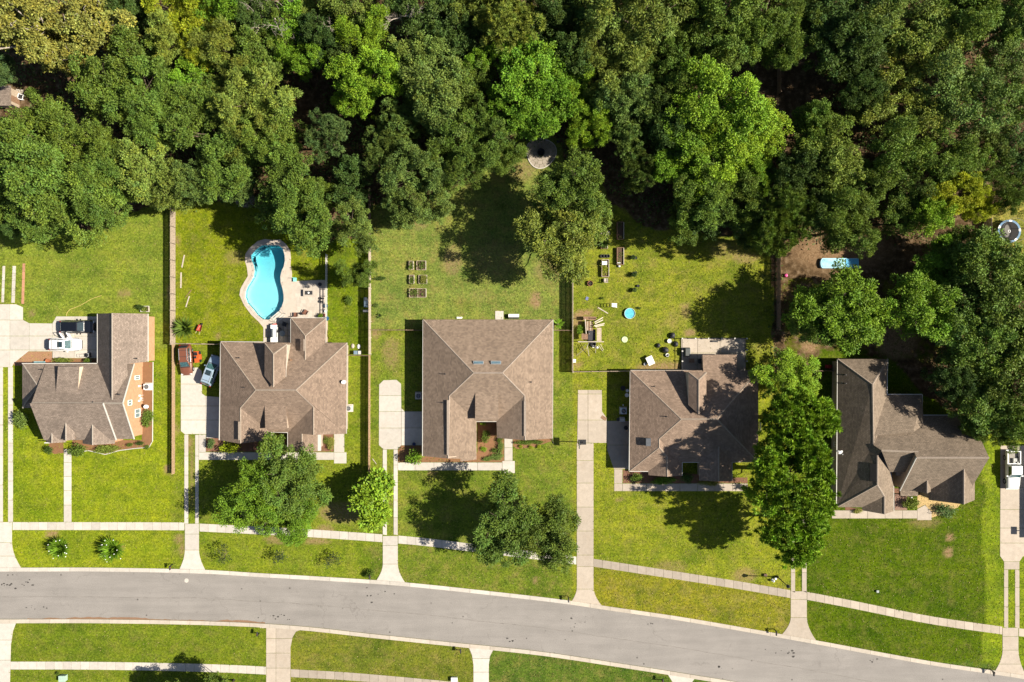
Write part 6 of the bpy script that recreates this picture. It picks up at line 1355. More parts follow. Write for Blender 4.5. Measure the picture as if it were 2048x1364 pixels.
# ------------------------------------------------------------------ house fittings
def ac_unit(px, py, label, mat=m_grey):
    o = empty('air_conditioner', P(px, py), label, 'air conditioner', 'air conditioners beside the houses'); mb = MB(); mb.box((0, 0, .04), (1.15, 1.15, .1)); mb.build('pad', m_conc, o); mb = MB(); mb.box((0, 0, .48), (.85, .85, .78)); c = mb.build('cabinet', mat, o); mb = MB(); mb.lathe([(.36, .875), (.36, .9), (.0, .9)], 16); mb.build('fan_well', m_black, c); mb = MB()
    for r in (.12, .22, .32):
        for k in range(16): t0, t1 = 6.283*k/16, 6.283*(k+1)/16; mb.bar((r*math.cos(t0), r*math.sin(t0), .92), (r*math.cos(t1), r*math.sin(t1), .92), .02, .02)
    for k in range(4): mb.bar((0, 0, .92), (.38*math.cos(k*1.571), .38*math.sin(k*1.571), .92), .03, .02)
    mb.build('grille', m_grey, c)
ac_unit(298, 773, 'pale grey air conditioner on the mulch beside the orange gable wall', m_white); ac_unit(699, 816, 'grey air conditioner beside the east wall of the pool house', m_trim); ac_unit(838, 791, 'pale air conditioner in the roof shade beside the wide driveway', m_trim); ac_unit(1246, 821, 'pale blue air conditioner in the roof shade beside the stained drive', M('ac_blue', (.45, .52, .58)))
def dish(px, py, h, label, base):
    p = P(px, py, h); o = empty('satellite_dish', p, label, 'satellite dish'); mb = MB(); mb.cone((0, 0, -base), (0, 0, .25), .03, .03, 6); mb.box((0, 0, -base), (.25, .2, .04)); mb.build('mast', m_grey, o); mb = MB(); prof = [(0, 0), (.12, .01), (.25, .05), (.36, .1), (.36, .12), (.25, .07), (.12, .03), (0, .02)]
    mb.lathe(prof, 16); d = mb.build('reflector', m_white, o); d.rotation_euler = (R(35), R(25), 0); d.location = (0, 0, .28); mb = MB(); mb.bar((0, 0, .28), (.25, -.35, .5), .03, .03); mb.box((.25, -.35, .52), (.1, .1, .1)); mb.build('receiver', m_grey, o)
dish(294, 812, .75, 'white satellite dish on a post beside the orange gable wall', .75); dish(688, 763, 3.35, 'white satellite dish on the east eave of the pool house', .25); dish(1679, 903, 3.5, 'white satellite dish on the west eave of the dark roof', .3)
# ------------------------------------------------------------------ yard furniture and play things
def box_planter(px, py, w_, d_, h, label, plants='mid', n=10, mat=None, group='raised planting beds', split=False):
    mat = mat or m_wood_w; o = empty('raised_bed', P(px, py), label, 'planter', group); w_, d_ = w_/PXM, d_/PXM
    for s in (-1, 1):
        mb = MB(); mb.box((0, s*d_/2, h/2), (w_, .07, h)); mb.build('board', mat, o); mb = MB(); mb.box((s*w_/2, 0, h/2+.005), (.09, d_-.08, h)); mb.build('board', m_wood_p if s > 0 else mat, o)
    mb = MB(); mb.box((0, 0, h*.36), (w_-.1, d_-.1, h*.6)); mb.build('soil', m_soil, o)
    if split: mb = MB(); mb.box((0, 0, h/2+.004), (.07, d_-.1, h)); mb.build('board', mat, o)
    if n:
        rng = np.random.default_rng(int(px*7+py)); c = np.stack([rng.uniform(-w_/2+.15, w_/2-.15, n), rng.uniform(-d_/2+.15, d_/2-.15, n), np.full(n, h*.75)], 1); li = np.repeat(np.arange(n), 14); nl = len(li); off = rng.normal(0, .12, (nl, 3)); off[:, 2] = abs(off[:, 2])
        f = link('plants', leaf_mesh('plants', c[li]+off, off+np.array([0, 0, .05]), rng.normal(0, .4, (nl, 3))+np.array([0, 0, 1]), rng.uniform(.1, .24, nl), rng.uniform(.06, .12, nl), np.ones((nl, 3))), o); f.color = (*LK[plants], 1); f['kind'] = 'stuff'
    return o
for a in [(843,531,18,18,.32,'raised bed full of leafy greens, farthest from the house, right half',),(823,531,8,17,.45,'narrow raised bed with a tall end board, farthest from the house'),(824,559,9,17,.42,'small single raised bed in the middle row, with dark plants'),(846,559,16,17,.3,'raised bed hidden under a bushy yellow plant in the middle row')]: box_planter(*a, n=16)
box_planter(836, 586, 33, 17, .4, 'double raised bed nearest the house, split by a middle board', split=True, n=20); bush(847, 559, 8, 9, .7, 'olive', 'bushy yellow green plant growing in the middle raised bed')
box_planter(1240, 462, 13, 34, .6, 'dark long planter in tree shade behind the playset', 'dark', 6, m_wood_b, 'long planters of the playset garden'); box_planter(1240, 513, 13, 34, .6, 'long brown planter in the sun behind the playset', 'mid', 5, m_wood_b, 'long planters of the playset garden'); box_planter(1210, 537, 14, 34, .55, 'weathered long planter full of pale plants', 'yel', 22, m_wood_w, 'long planters of the playset garden')
box_planter(1208, 487, 13, 22, .5, 'planter holding the arching palm', 'dark', 4, m_wood_b, 'long planters of the playset garden'); box_planter(2004, 508, 27, 20, .3, 'wooden bed of bare soil beside the trampoline', 'mid', 0, m_wood_p); box_planter(291, 618, 16, 11, .35, 'white edged planter box at the corner of the orange brick house', 'lolive', 14, m_trim)
def chair(px, py, rz, label, mat, group=None, s=1.0):
    o = empty('garden_chair', P(px, py), label, 'chair', group, rz=R(rz)); o.scale = (s, s, s); mb = MB(); mb.box((0, 0, .4), (.58, .6, .07)); mb.build('seat', mat, o); mb = MB(); mb.box((-.3, 0, .72), (.07, .6, .6), ry=R(-12)); mb.build('backrest', mat, o)
    for x in (-.26, .26):
        for y in (-.27, .27): mb = MB(); mb.cone((x, y, 0), (x, y, .38), .025, .025, 6); mb.build('leg', m_dark, o)
    for y in (-.32, .32): mb = MB(); mb.box((0, y, .6), (.5, .07, .05)); mb.build('armrest', m_dark, o)
def table(px, py, w_, d_, h, label, mat, rz=0, round_=False):
    o = empty('garden_table', P(px, py), label, 'table', rz=R(rz)); mb = MB()
    if round_: mb.lathe([(0, h-.04), (w_/2, h-.04), (w_/2, h), (0, h)], 18)
    else: mb.box((0, 0, h-.03), (w_, d_, .06))
    mb.build('table_top', mat, o)
    for x in (-1, 1):
        for y in (-1, 1): mb = MB(); k = .32 if round_ else .44; mb.cone((x*w_*k, y*(w_ if round_ else d_)*k, 0), (x*w_*k, y*(w_ if round_ else d_)*k, h-.05), .03, .03, 6); mb.build('leg', m_dark, o)
    return o
def pot(px, py, r, label, mat, plant=None, group=None, h=None):
    h = h or r*1.5; o = empty('plant_pot', P(px, py), label, 'pot', group); mb = MB(); mb.lathe([(r*.7, 0), (r, h*.85), (r*1.08, h*.87), (r*1.08, h), (r*.92, h), (r*.86, h*.8), (0, h*.8)], 14); mb.build('pot', mat, o)
    if plant: f = link('plant', BUSH[0], o); f.scale = (r*1.4, r*1.4, r*1.8); f.location = (0, 0, h*.8); f.color = (*LK[plant], 1)
# pool terrace
chair(593, 629, 90, 'brown cushioned chair on the pool terrace, nearer the pool steps', M('cushion_brown', (.16, .07, .045), .8)); chair(613, 624, 60, 'brown cushioned chair on the pool terrace, nearer the rail fence', M('cushion_brown', (.16, .07, .045), .8))
o = empty('fire_table', P(619, 586), 'low white rimmed fire table on the pool terrace', 'fire table'); mb = MB(); mb.box((0, 0, .25), (1.35, .8, .5)); mb.build('base', M('taupe', (.2, .16, .13)), o); mb = MB(); mb.box((0, .4, .54), (1.6, .22, .08)); mb.box((0, -.4, .54), (1.6, .22, .08)); mb.box((.7, 0, .54), (.22, .58, .08)); mb.box((-.7, 0, .54), (.22, .58, .08)); mb.build('rim', m_deck_l, o); mb = MB(); mb.box((0, 0, .5), (1.2, .58, .05)); mb.build('burner_tray', m_dark, o); mb = MB(); mb.lathe([(.08, .53), (.14, .56), (.08, .58)], 12); mb.build('burner_ring', m_white, o)
for i, (a, b, r, lb) in enumerate([(641,569,.27,'round dark pot at the corner of the pool terrace'),(642,597,.2,'larger dark pot of the terrace foursome, farther from the house'),(641,603,.2,'larger dark pot of the terrace foursome, nearer the house'),(647,597,.13,'smaller dark pot of the terrace foursome, farther from the house'),(646,603.5,.13,'smaller dark pot of the terrace foursome, nearer the house')]): pot(a, b, r, lb, m_dark, group='pots on the pool terrace')
pot(643, 631, .3, 'pot with a leafy green plant against the pool house', m_terra, 'bright'); pot(655, 637, .3, 'blue planter at the corner of the pool terrace', M('glaze_blue', (.03, .10, .22), .3)); pot(652, 622, .22, 'white pot by the rail fence', m_white); pot(653, 612, .28, 'grey blue pot by the rail fence', M('pot_greyblue', (.14, .2, .25), .5)); pot(651, 630, .2, 'dark red pot near the blue planter', M('pot_red', (.16, .03, .025), .6))
o = empty('outdoor_kitchen', P(551, 667), 'white outdoor kitchen counter with a grey grill behind the pool house', 'grill'); mb = MB(); mb.box((0, 0, .45), (.95, 2.6, .9)); mb.build('counter', m_white, o); mb = MB(); mb.box((.1, .05, 1.05), (.75, 1.3, .3)); mb.cone((.1, -.6, 1.2), (.1, .7, 1.2), .34, .34, 10); mb.build('grill_hood', m_grey, o); mb = MB(); mb.bar((-.35, -.5, 1.15), (-.35, .6, 1.15), .04, .04); mb.build('handle', m_dark, o)
o = empty('cooler_cart', P(553, 651), 'red lidded cooler cart beside the outdoor kitchen', 'cooler'); mb = MB(); mb.box((0, 0, .55), (1.0, .55, .4)); mb.build('body', m_black, o); mb = MB(); mb.box((-.05, .05, .79), (.6, .42, .1), rz=.2); mb.build('lid', M('lid_red', (.4, .03, .02), .4), o); mb = MB()
for x in (-.4, .4): mb.cone((x, -.2, 0), (x, -.2, .4), .03, .03, 6); mb.cone((x, .2, 0), (x, .2, .4), .03, .03, 6)
mb.build('legs', m_grey, o)
table(567, 667, .9, .9, .7, 'round glass table in the shade of the pool house wing', M('table_glass', (.2, .22, .23), .1), round_=True); chair(571, 649, 250, 'dark chair in the shade of the pool house wing', m_dark); chair(561, 660, 20, 'dark chair pulled up to the round glass table', m_dark)
mb = MB(); mb.tube([P(645,572,.03),P(632,595,.03),P(624,612,.03),P(622,622,.03),P(616,618,.03),P(614,612,.03),P(620,611,.03),P(622,618,.03),P(612,626,.03),P(604,620,.03),P(599,612,.03),P(602,608,.03),P(606,616,.03)], .02, 5); tag(mb.build('garden_hose', M('hose_grey', (.18, .15, .12))), 'thin dark hose looping over the pool terrace', 'hose')
mb = MB(); hp = [(Vector((a, b, 0))) for a, b in ((133,632),(134,626),(140,619),(150,615),(162,610),(174,603),(185,597),(203,591))]; mb.tube([P(q.x, q.y, .03) for q in spline([(a.x, a.y) for a in hp], 5)], .045, 5); tag(mb.build('garden_hose', M('hose_yellow', (.42, .33, .10))), 'yellow hose lying across the westernmost lawn', 'hose')
o = empty('pool_chair', P(591, 560), 'aqua plastic chair at the corner of the pool terrace', 'chair'); mq = M('aqua', (.2, .58, .5), .5); mb = MB(); mb.box((0, 0, .35), (.5, .5, .06)); mb.build('seat', mq, o); mb = MB(); mb.box((0, .28, .65), (.5, .06, .6)); mb.build('backrest', mq, o); mb = MB()
for x in (-.2, .2):
    for y in (-.2, .2): mb.cone((x, y, 0), (x, y, .34), .025, .025, 6)
mb.build('legs', mq, o)
o = empty('wheelbarrow', P(402, 656), 'red wheelbarrow tipped on the pool lawn', 'wheelbarrow', rz=R(70)); mb = MB(); mb.add([(-.35, -.28, .35), (.35, -.2, .3), (.35, .2, .3), (-.35, .28, .35), (-.5, -.36, .65), (.5, -.28, .6), (.5, .28, .6), (-.5, .36, .65)], [(0, 1, 2, 3), (0, 4, 5, 1), (1, 5, 6, 2), (2, 6, 7, 3), (3, 7, 4, 0)]); mb.build('tray', M('barrow_red', (.34, .05, .03), .5), o); mb = MB()
for s in (-1, 1): mb.bar((.5, s*.12, .25), (-.95, s*.3, .6), .04, .04); mb.bar((-.3, s*.25, .4), (-.35, s*.25, 0), .03, .03)
mb.build('handles', m_wood_p, o); mb = MB(); mb.cone((.62, -.05, .2), (.62, .05, .2), .2, .2, 12); mb.build('wheel', m_tyre, o)
def plank(a, b, wd, label, mat=m_wood_p, z=.05, group='loose planks on the pool lawn'):
    A, B = P(*a), P(*b); c = (A+B)/2; mb = MB(); d = (B-A)/2; mb.bar(-d+Vector((0, 0, z)), Vector((0, 0, z)), wd, .05); mb.bar(Vector((0, 0, z)), d+Vector((0, 0, z+.004)), wd*.97, .05); o = mb.build('plank', mat, loc=c); tag(o, label, 'plank', group)
plank((369,510),(364,535),.18,'pale plank on the pool lawn, farthest from the palm', m_wood_p); plank((362.5,545),(362,576),.2,'pale straight plank beside the board fence', m_wood_p); plank((383,580),(372,594),.1,'thin brown stick on the pool lawn', m_wood_b); plank((379,592),(372,614),.16,'pale plank on the pool lawn nearest the palm', m_wood_p); plank((745,917),(753,928),.1,'thin pale plank beside the tan fence end', m_wood_p)
o = empty('utility_cart', P(716, 705), 'blue grey cart against the short fence beside the pool house', 'cart'); mb = MB(); mb.box((0, 0, .45), (1.0, .55, .7)); mb.build('body', M('cart_blue', (.14, .2, .26), .5), o); mb = MB(); mb.box((.4, 0, .86), (.4, .5, .12)); mb.build('lid', m_trim, o)
o = empty('gas_grill', P(734, 608), 'blue grey gas grill in the fence shade', 'grill'); mb = MB(); mb.box((0, 0, .5), (.6, 1.0, .9)); mb.cone((0, -.4, 1.0), (0, .4, 1.0), .3, .3, 10); mb.build('body', M('grill_blue', (.22, .3, .36), .4), o); mb = MB(); mb.box((-.1, .75, .75), (.5, .45, .05)); mb.build('shelf', m_grey, o)
pot(738, 601, .3, 'pale round tub in the fence shade beside the gas grill', m_trim); o = empty('storage_crate', P(732, 622), 'white crate in the fence shade', 'crate'); mb = MB(); mb.box((0, 0, .2), (.7, .3, .4)); mb.build('body', m_white, o); mb = MB(); mb.box((0, 0, .42), (.74, .34, .05)); mb.build('lid', m_trim, o)
for a, b, lb in ((706, 692, 'tan log lying beside the pool house wall'), (718, 693, 'white stone on the narrow side lawn')):
    mb = MB(); mb.lathe([(0, 0), (.22, .02), (.26, .14), (.12, .24), (0, .25)], 9); o = mb.build('rock', m_wood_p if a < 710 else m_white, loc=P(a, b)); o.scale = (1, 1.4, 1); tag(o, lb, 'rock')
# first house: motor scooter, bucket, pots
o = empty('lawn_mower', P(178, 710), 'black push mower with a silver deck beside the hedge', 'mower', rz=R(8)); mb = MB(); mb.box((0, 0, .3), (.7, .55, .3)); mb.lathe([(.2, .45), (.2, .6), (0, .62)], 12); mb.build('deck', m_black, o); mb = MB(); mb.box((.1, 0, .5), (.3, .5, .08)); mb.build('cover', m_grey, o); mb = MB()
for s in (-1, 1): mb.bar((-.3, s*.22, .35), (-.95, s*.22, .95), .03, .03)
mb.bar((-.95, -.22, .95), (-.95, .22, .95), .03, .03); mb.build('handle', m_dark, o); mb = MB()
for x in (-.3, .3):
    for s in (-1, 1): mb.cone((x, s*.28, .12), (x, s*.34, .12), .12, .12, 10)
mb.build('wheels', m_tyre, o)
pot(182, 722, .2, 'white bucket beside the round shrub', m_white); pot(99, 722, .36, 'brown round pot at the end of the clipped hedge', m_terra); mb = MB(); mb.box((0, 0, .3), (1.7, .12, .6)); mb.box((0, .02, .62), (1.74, .2, .04)); tag(mb.build('window_box', M('teal', (.25, .48, .5)), loc=P(84, 724.5)), 'teal bench box against the orange brick house', 'bench')
mb = MB(); mb.tube([P(1104,878,2.7)-Vector((0,0,0)), P(1104,878,.2), P(1107,887,.1)], .05, 6); tag(mb.build('downpipe', m_dark), 'dark downpipe at the corner below the south gable', 'pipe')
# behind the house with roof windows
slabs('patio', [(990.5,622),(1007,622),(1007,642),(990.5,642)], m_conc, [], [], z=.06); o = empty('storage_bench', P(1027.5, 633), 'white lidded deck box behind the house with roof windows', 'box'); mb = MB(); mb.box((0, 0, .3), (1.55, .7, .6)); mb.build('body', m_dark, o); mb = MB(); mb.box((0, .12, .64), (1.6, .45, .06)); mb.build('lid', m_white, o)
pot(829, 887, .25, 'dark blue tub beside the leafy shrub', M('tub_blue', (.02, .03, .1), .4), h=.7); mb = MB(); mb.box((0, 0, .1), (.8, .25, .2)); mb.box((.3, .05, .22), (.3, .15, .1)); tag(mb.build('garden_tray', m_white, loc=P(919, 635.5)), 'small white tray against the rear wall', 'tray')
# play set garden
o = empty('playset', P(1183, 668), 'weathered wooden playset with leaning planks and a dark tarp', 'playset'); c = o.location
def L_(px, py, z=0): q = P(px, py)-c; return Vector((q.x, q.y, z))
for a, b in ((1167,637),(1190,637),(1167,683),(1200,683),(1190,655),(1176,668)): mb = MB(); mb.bar(L_(a, b), L_(a, b, 2.0), .1, .1); mb.build('post', m_wood_w, o)
mb = MB(); mb.box(L_(1178, 637, .9), (1.9, .55, .08)); mb.build('deck', m_wood_b, o)
for k in range(5): mb = MB(); mb.box(L_(1171+3*k, 652, 1.0), (.19, 1.4, .05)); mb.build('deck_board', m_wood_w if k % 2 else m_wood_b, o)
mb = MB(); mb.bar(L_(1168, 639, 2.0), L_(1170, 668, 2.0), .12, .14); mb.build('beam', m_fr, o); mb = MB(); mb.bar(L_(1154, 683.5, 1.95), L_(1205, 683.5, 1.95), .12, .14); mb.build('beam', m_fr, o)
mb = MB(); mb.box(L_(1183, 670, .7), (1.1, 1.7, .05), rx=.05); mb.build('tarp', M('tarp_dark', (.028, .026, .032), .6), o); mb = MB(); mb.box(L_(1196.5, 669, 1.2), (.7, 2.0, .06), ry=.1); mb.build('roof_panel', m_wood_w, o); mb = MB(); mb.box(L_(1168, 673, 1.3), (.95, .9, .06)); mb.build('roof_panel', m_wood_b, o)
for a, b in (((1187,645),(1205,635)),((1188,648),(1205,640)),((1186,652),(1208,647)),((1188,654),(1207,650)),((1169,697),(1153,711)),((1173,690),(1178,712)),((1195,690),(1205,702)),((1199,688),(1207,700)),((1170,688),(1160,700)),((1176,686),(1170,704)),((1190,690),(1191,706))): mb = MB(); mb.bar(L_(*a, 1.5 if a[1] < 660 else 1.2), L_(*b, .7 if a[1] < 660 else .05), .14 if a[1] < 660 else .06, .05); mb.build('plank', m_wood_p, o)
pot(1186.5, 693, .17, 'white bucket under the playset, nearer the fence', m_white); pot(1195, 695, .17, 'white bucket under the playset, farther from the fence', m_white); mb = MB(); mb.lathe([(.0, .0), (.5, .0), (.45, .3), (.3, .34), (.3, .1), (0, .08)], 14); tag(mb.build('old_tyre', m_tyre, loc=P(1186, 688)), 'black tyre lying under the playset', 'tyre')
o = empty('ladder', P(1228, 611), 'white stepladder standing on the lawn near the playset', 'ladder'); mb = MB()
for s in (-1, 1): mb.bar((-.55, s*.24, 1.7), (.45, s*.28, 0), .05, .07); 
mb.build('rails', m_white, o)
for k in range(6): t = (k+.5)/6; mb = MB(); mb.bar((-.55+t, -.25, 1.7*(1-t)), (-.55+t, .25, 1.7*(1-t)), .1, .04); mb.build('rung', m_white, o)
mb = MB(); 
for s in (-1, 1): mb.bar((-.55, s*.22, 1.68), (-.95, s*.26, 0), .04, .05)
mb.build('rear_legs', m_grey, o)
plank((1196,615),(1216,627),.16,'pale plank lying on the lawn beside the stepladder', m_wood_p, .04, None)
def tub(px, py, r, label, wall, inside):
    o = empty('paddling_pool', P(px, py), label, 'paddling pool'); mb = MB(); mb.lathe([(r*.9, 0), (r, .35), (r*1.03, .38), (r*.97, .38), (r*.9, .1), (0, .08)], 22); mb.build('shell', wall, o); mb = MB(); mb.lathe([(0, .25), (r*.93, .25), (r*.93, .26), (0, .26)], 22); mb.build('water', inside, o)
tub(1259, 627, .8, 'round pale blue paddling pool on the playset lawn', M('tub_wall', (.42, .55, .55), .5), M('tub_water', (.10, .40, .50), .05, var=.25, scale=5, spec=.9)); mb = MB(); mb.lathe([(0, .02), (.44, .02), (.47, .08), (.42, .12), (0, .1)], 18); tag(mb.build('sandbox_lid', M('pale_green', (.42, .52, .30), .6), loc=P(1249, 679)), 'pale green round lid lying on the playset lawn', 'lid')
# benches, chairs and pots around the long planters
o = empty('garden_bench', P(1210, 467), 'pale slatted bench beside the arching palm', 'bench')
for k in range(4): mb = MB(); mb.box((0, .25-.16*k, .42), (1.4, .12, .05)); mb.build('slat', m_wood_p, o)
for x in (-.6, .6): mb = MB(); mb.box((x, 0, .2), (.1, .6, .4)); mb.build('leg', m_wood_b, o)
for k in range(3): mb = MB(); mb.lathe([(.24, .0), (.27, .3), (.2, .3), (.18, .05), (0, .05)], 12); tag(mb.build('garden_ring', m_dark, loc=P(1204+6*k, 512.5)), 'dark ring shaped pot in the row between two planters', 'pot', 'ring shaped pots in a row')
chair(1211, 561, 90, 'pale wooden chair at the end of the weathered planter', m_wood_p); table(1208, 527, .75, .55, .75, 'small white table standing in the weathered planter', m_white); o = empty('garden_sign', P(1236, 527), 'white board leaning on the brown planter', 'board'); mb = MB(); mb.box((0, 0, .7), (.5, .08, .7)); mb.build('panel', m_white, o); mb = MB(); mb.box((0, -.25, .3), (.06, .06, .6)); mb.build('post', m_wood_b, o); mb = MB(); mb.lathe([(0, 0), (.18, 0), (.18, .3), (0, .35)], 10); tag(mb.build('jug', m_grey, loc=P(1238, 532.5)), 'grey jug at the end of the brown planter', 'jug')
for a, b, r, lb, pl in [(1267,549,.34,'black pot on the playset lawn, larger of a pair','dark'),(1271,546,.2,'black pot on the playset lawn, smaller of a pair',None),(1268,580,.3,'black pot with a grey plant on the playset lawn','grey'),(1276,572,.2,'small black pot nearest the grey plant',None),(1265,515,.3,'dark pot half in the tree shade','dark'),(1271,516,.22,'dark pot beside the half shaded pot',None)]: pot(a, b, r, lb, m_black, pl, 'pots scattered on the playset lawn')
bush(1278, 616, 5, 3, .3, 'dark', 'dark weed beside the paddling pool'); o = empty('water_bowl', P(1174, 597), 'small blue tray on the lawn beside the fence', 'tray'); mb = MB(); mb.box((0, 0, .04), (.4, .5, .08), rz=-.4); mb.build('tray', M('tray_blue', (.12, .14, .26)), o)
o = empty('plastic_chair', P(1148, 721.5), 'white plastic chair in the fence corner', 'chair'); mb = MB(); mb.box((0, 0, .4), (.5, .5, .05)); mb.build('seat', m_white, o); mb = MB(); mb.box((-.25, 0, .68), (.05, .5, .5)); mb.build('backrest', m_white, o); mb = MB()
for x in (-.2, .2):
    for y in (-.2, .2): mb.cone((x, y, 0), (x, y, .4), .025, .025, 6)
mb.build('legs', m_white, o)
for a, b, s_, lb in [(1344,671,1.0,'black rubbish bag behind the concrete terrace, next to the post'),(1351,688,.9,'black rubbish bag behind the concrete terrace, nearer the house'),(1330,700,1.1,'black rubbish bag beside the straw patch'),(1316,691,.75,'black round bag farthest from the concrete terrace'),(1334,711,.6,'small black bag nearest the straw patch')]:
    mb = MB(); mb.lathe([(0, 0), (.36, .05), (.44, .25), (.34, .48), (.12, .6), (.16, .68), (0, .7)], 10); o = mb.build('rubbish_bag', m_black, loc=P(a, b)); o.scale = (s_, s_*1.15, s_); o.rotation_euler = (0, 0, a); tag(o, lb, 'bag', 'rubbish bags behind the terrace')
pot(1334, 710, .24, 'white pot among the rubbish bags', m_white); pot(1338, 682, .3, 'white tub between the rubbish bags', m_white); table(1299, 721, 1.0, 1.3, .75, 'white folding table on the straw patch', m_white, 25); pot(1290, 728, .22, 'grey pot beside the white folding table', m_grey)
# concrete terrace with posts and top rails
slabs('patio', [(1362,676),(1491,676),(1491,741),(1362,741)], m_conc_mid, [1395, 1440], [706], z=.07)
o = empty('terrace_railing', P(1426, 676), 'black railing with pale post caps round the concrete terrace', 'railing'); c = o.location; pts = [(1362,741),(1362,722),(1362,702),(1362,677),(1388,677),(1414,677),(1440,677),(1466,677),(1490,677),(1490,700),(1490,722)]
for a in pts: mb = MB(); q = P(*a)-c; mb.box((q.x, q.y, .5), (.12, .12, 1.0)); s_ = mb.build('post', m_black, o); mb = MB(); mb.box((q.x, q.y, 1.03), (.2, .2, .07)); mb.build('cap', m_trim, s_)
for a, b in zip(pts, pts[1:]):
    for z in (.15, .92): mb = MB(); A, B = P(*a)-c, P(*b)-c; mb.bar(A+Vector((0, 0, z)), B+Vector((0, 0, z)), .05, .06); mb.build('rail', m_black, o)
o = empty('covered_grill', P(1373, 704), 'grill under a dark grey cover on the concrete terrace', 'grill'); mb = MB(); mb.add([(-.45, -.7, 0), (.45, -.7, 0), (.45, .7, 0), (-.45, .7, 0), (-.35, -.55, 1.1), (.3, -.55, 1.2), (.3, .55, 1.2), (-.35, .55, 1.1)], [(4, 5, 6, 7), (0, 1, 5, 4), (1, 2, 6, 5), (2, 3, 7, 6), (3, 0, 4, 7)]); mb.build('cover', M('grill_cover', (.09, .095, .09), .7), o); mb = MB(); mb.box((.38, 0, .7), (.1, 1.0, .08)); mb.build('strap', m_grey, o)
o = empty('skateboard', P(1429, 682.5), 'dark bench lying on the concrete terrace', 'bench'); mb = MB(); mb.box((0, 0, .35), (.85, .28, .06)); mb.build('seat', m_black, o); mb = MB(); mb.box((-.3, 0, .16), (.06, .24, .32)); mb.box((.3, 0, .16), (.06, .24, .32)); mb.build('legs', m_grey, o)
table(1382, 721, .8, .6, .5, 'low dark table in the shade of the sun room', m_wood_b); chair(1399, 722, 180, 'dark chair against the sun room wall', m_dark)
mb = MB(); mb.box((0, 0, .055), (.85, .5, .03), rz=R(-32)); tag(mb.build('door_mat', m_wood_b, loc=P(1207.5, 836)), 'small brown mat on the stained driveway slab', 'mat')
o = empty('gas_grill', P(1243, 838), 'grey gas grill in the roof shade beside the air conditioner', 'grill'); mb = MB(); mb.box((0, 0, .5), (.75, .7, .85)); mb.cone((-.35, 0, .98), (.35, 0, .98), .28, .28, 10); mb.build('body', m_grey, o); mb = MB(); mb.box((-.6, 0, .8), (.4, .5, .05)); mb.build('shelf', m_dark, o)
for a, b, r, mt, lb in ((1254, 781, .22, m_white, 'white bucket against the shaded west wall, farther from the air conditioner'), (1253, 790, .28, m_white, 'white tub against the shaded west wall, nearer the air conditioner'), (1245, 776, .35, m_black, 'black round bin in the roof shade'), (1251, 855, .3, m_black, 'black tub at the shaded garage wall'), (1246, 810, .1, m_white, 'tiny white pot near the pale blue air conditioner')): pot(a, b, r, lb, mt)
# gardens farther east
o = empty('plunge_pool', P(1679, 527), 'long pale blue plunge pool under the trees', 'paddling pool'); mb = MB(); pts = [Vector((-2.7, -.75, 0))]+[Vector((-2.7-.35*math.sin(t), -.75+.75*(1-math.cos(t)), 0)) for t in [math.pi*k/8 for k in range(1, 8)]]+[Vector((-2.7, .75, 0)), Vector((2.7, .75, 0)), Vector((2.7, -.75, 0))]; mb.prism(pts, 0, .5); mb.build('shell', M('plunge_wall', (.30, .55, .68), .5), o); mb = MB(); mb.prism([Vector((p.x*.95, p.y*.88, 0)) for p in pts], .5, .53); mb.build('cover', M('plunge_cover', (.22, .46, .54), .4, var=.45, scale=1.6), o); mb = MB(); mb.box((1.7, 0, .58), (1.9, 1.3, .08)); mb.build('tarp', M('tarp_blue', (.06, .34, .56), .5), o)
mb = MB(); mb.lathe([(0, 0), (.2, .06), (.28, .25), (.2, .45), (0, .52)], 14); tag(mb.build('play_ball', M('pink', (.6, .08, .25), .4), loc=P(1571, 551)), 'pink ball at the foot of the dark fence', 'ball'); pot(1873, 786, .3, 'bright green tub behind the dark taupe roof', M('tub_green', (.02, .30, .10), .4), h=.8)
o = empty('toy_car', P(1655, 733), 'red and blue toy car in the dark gap beside the west wing', 'toy'); mb = MB(); mb.box((0, 0, .25), (.9, .5, .3)); mb.box((-.05, 0, .5), (.4, .45, .25)); mb.build('body', M('toy_red', (.35, .02, .02), .4), o); mb = MB()
for x in (-.3, .3):
    for y in (-.25, .25): mb.cone((x, y-.04, .12), (x, y+.04, .12), .12, .12, 10)
mb.build('wheels', M('toy_blue', (.02, .06, .3), .4), o)
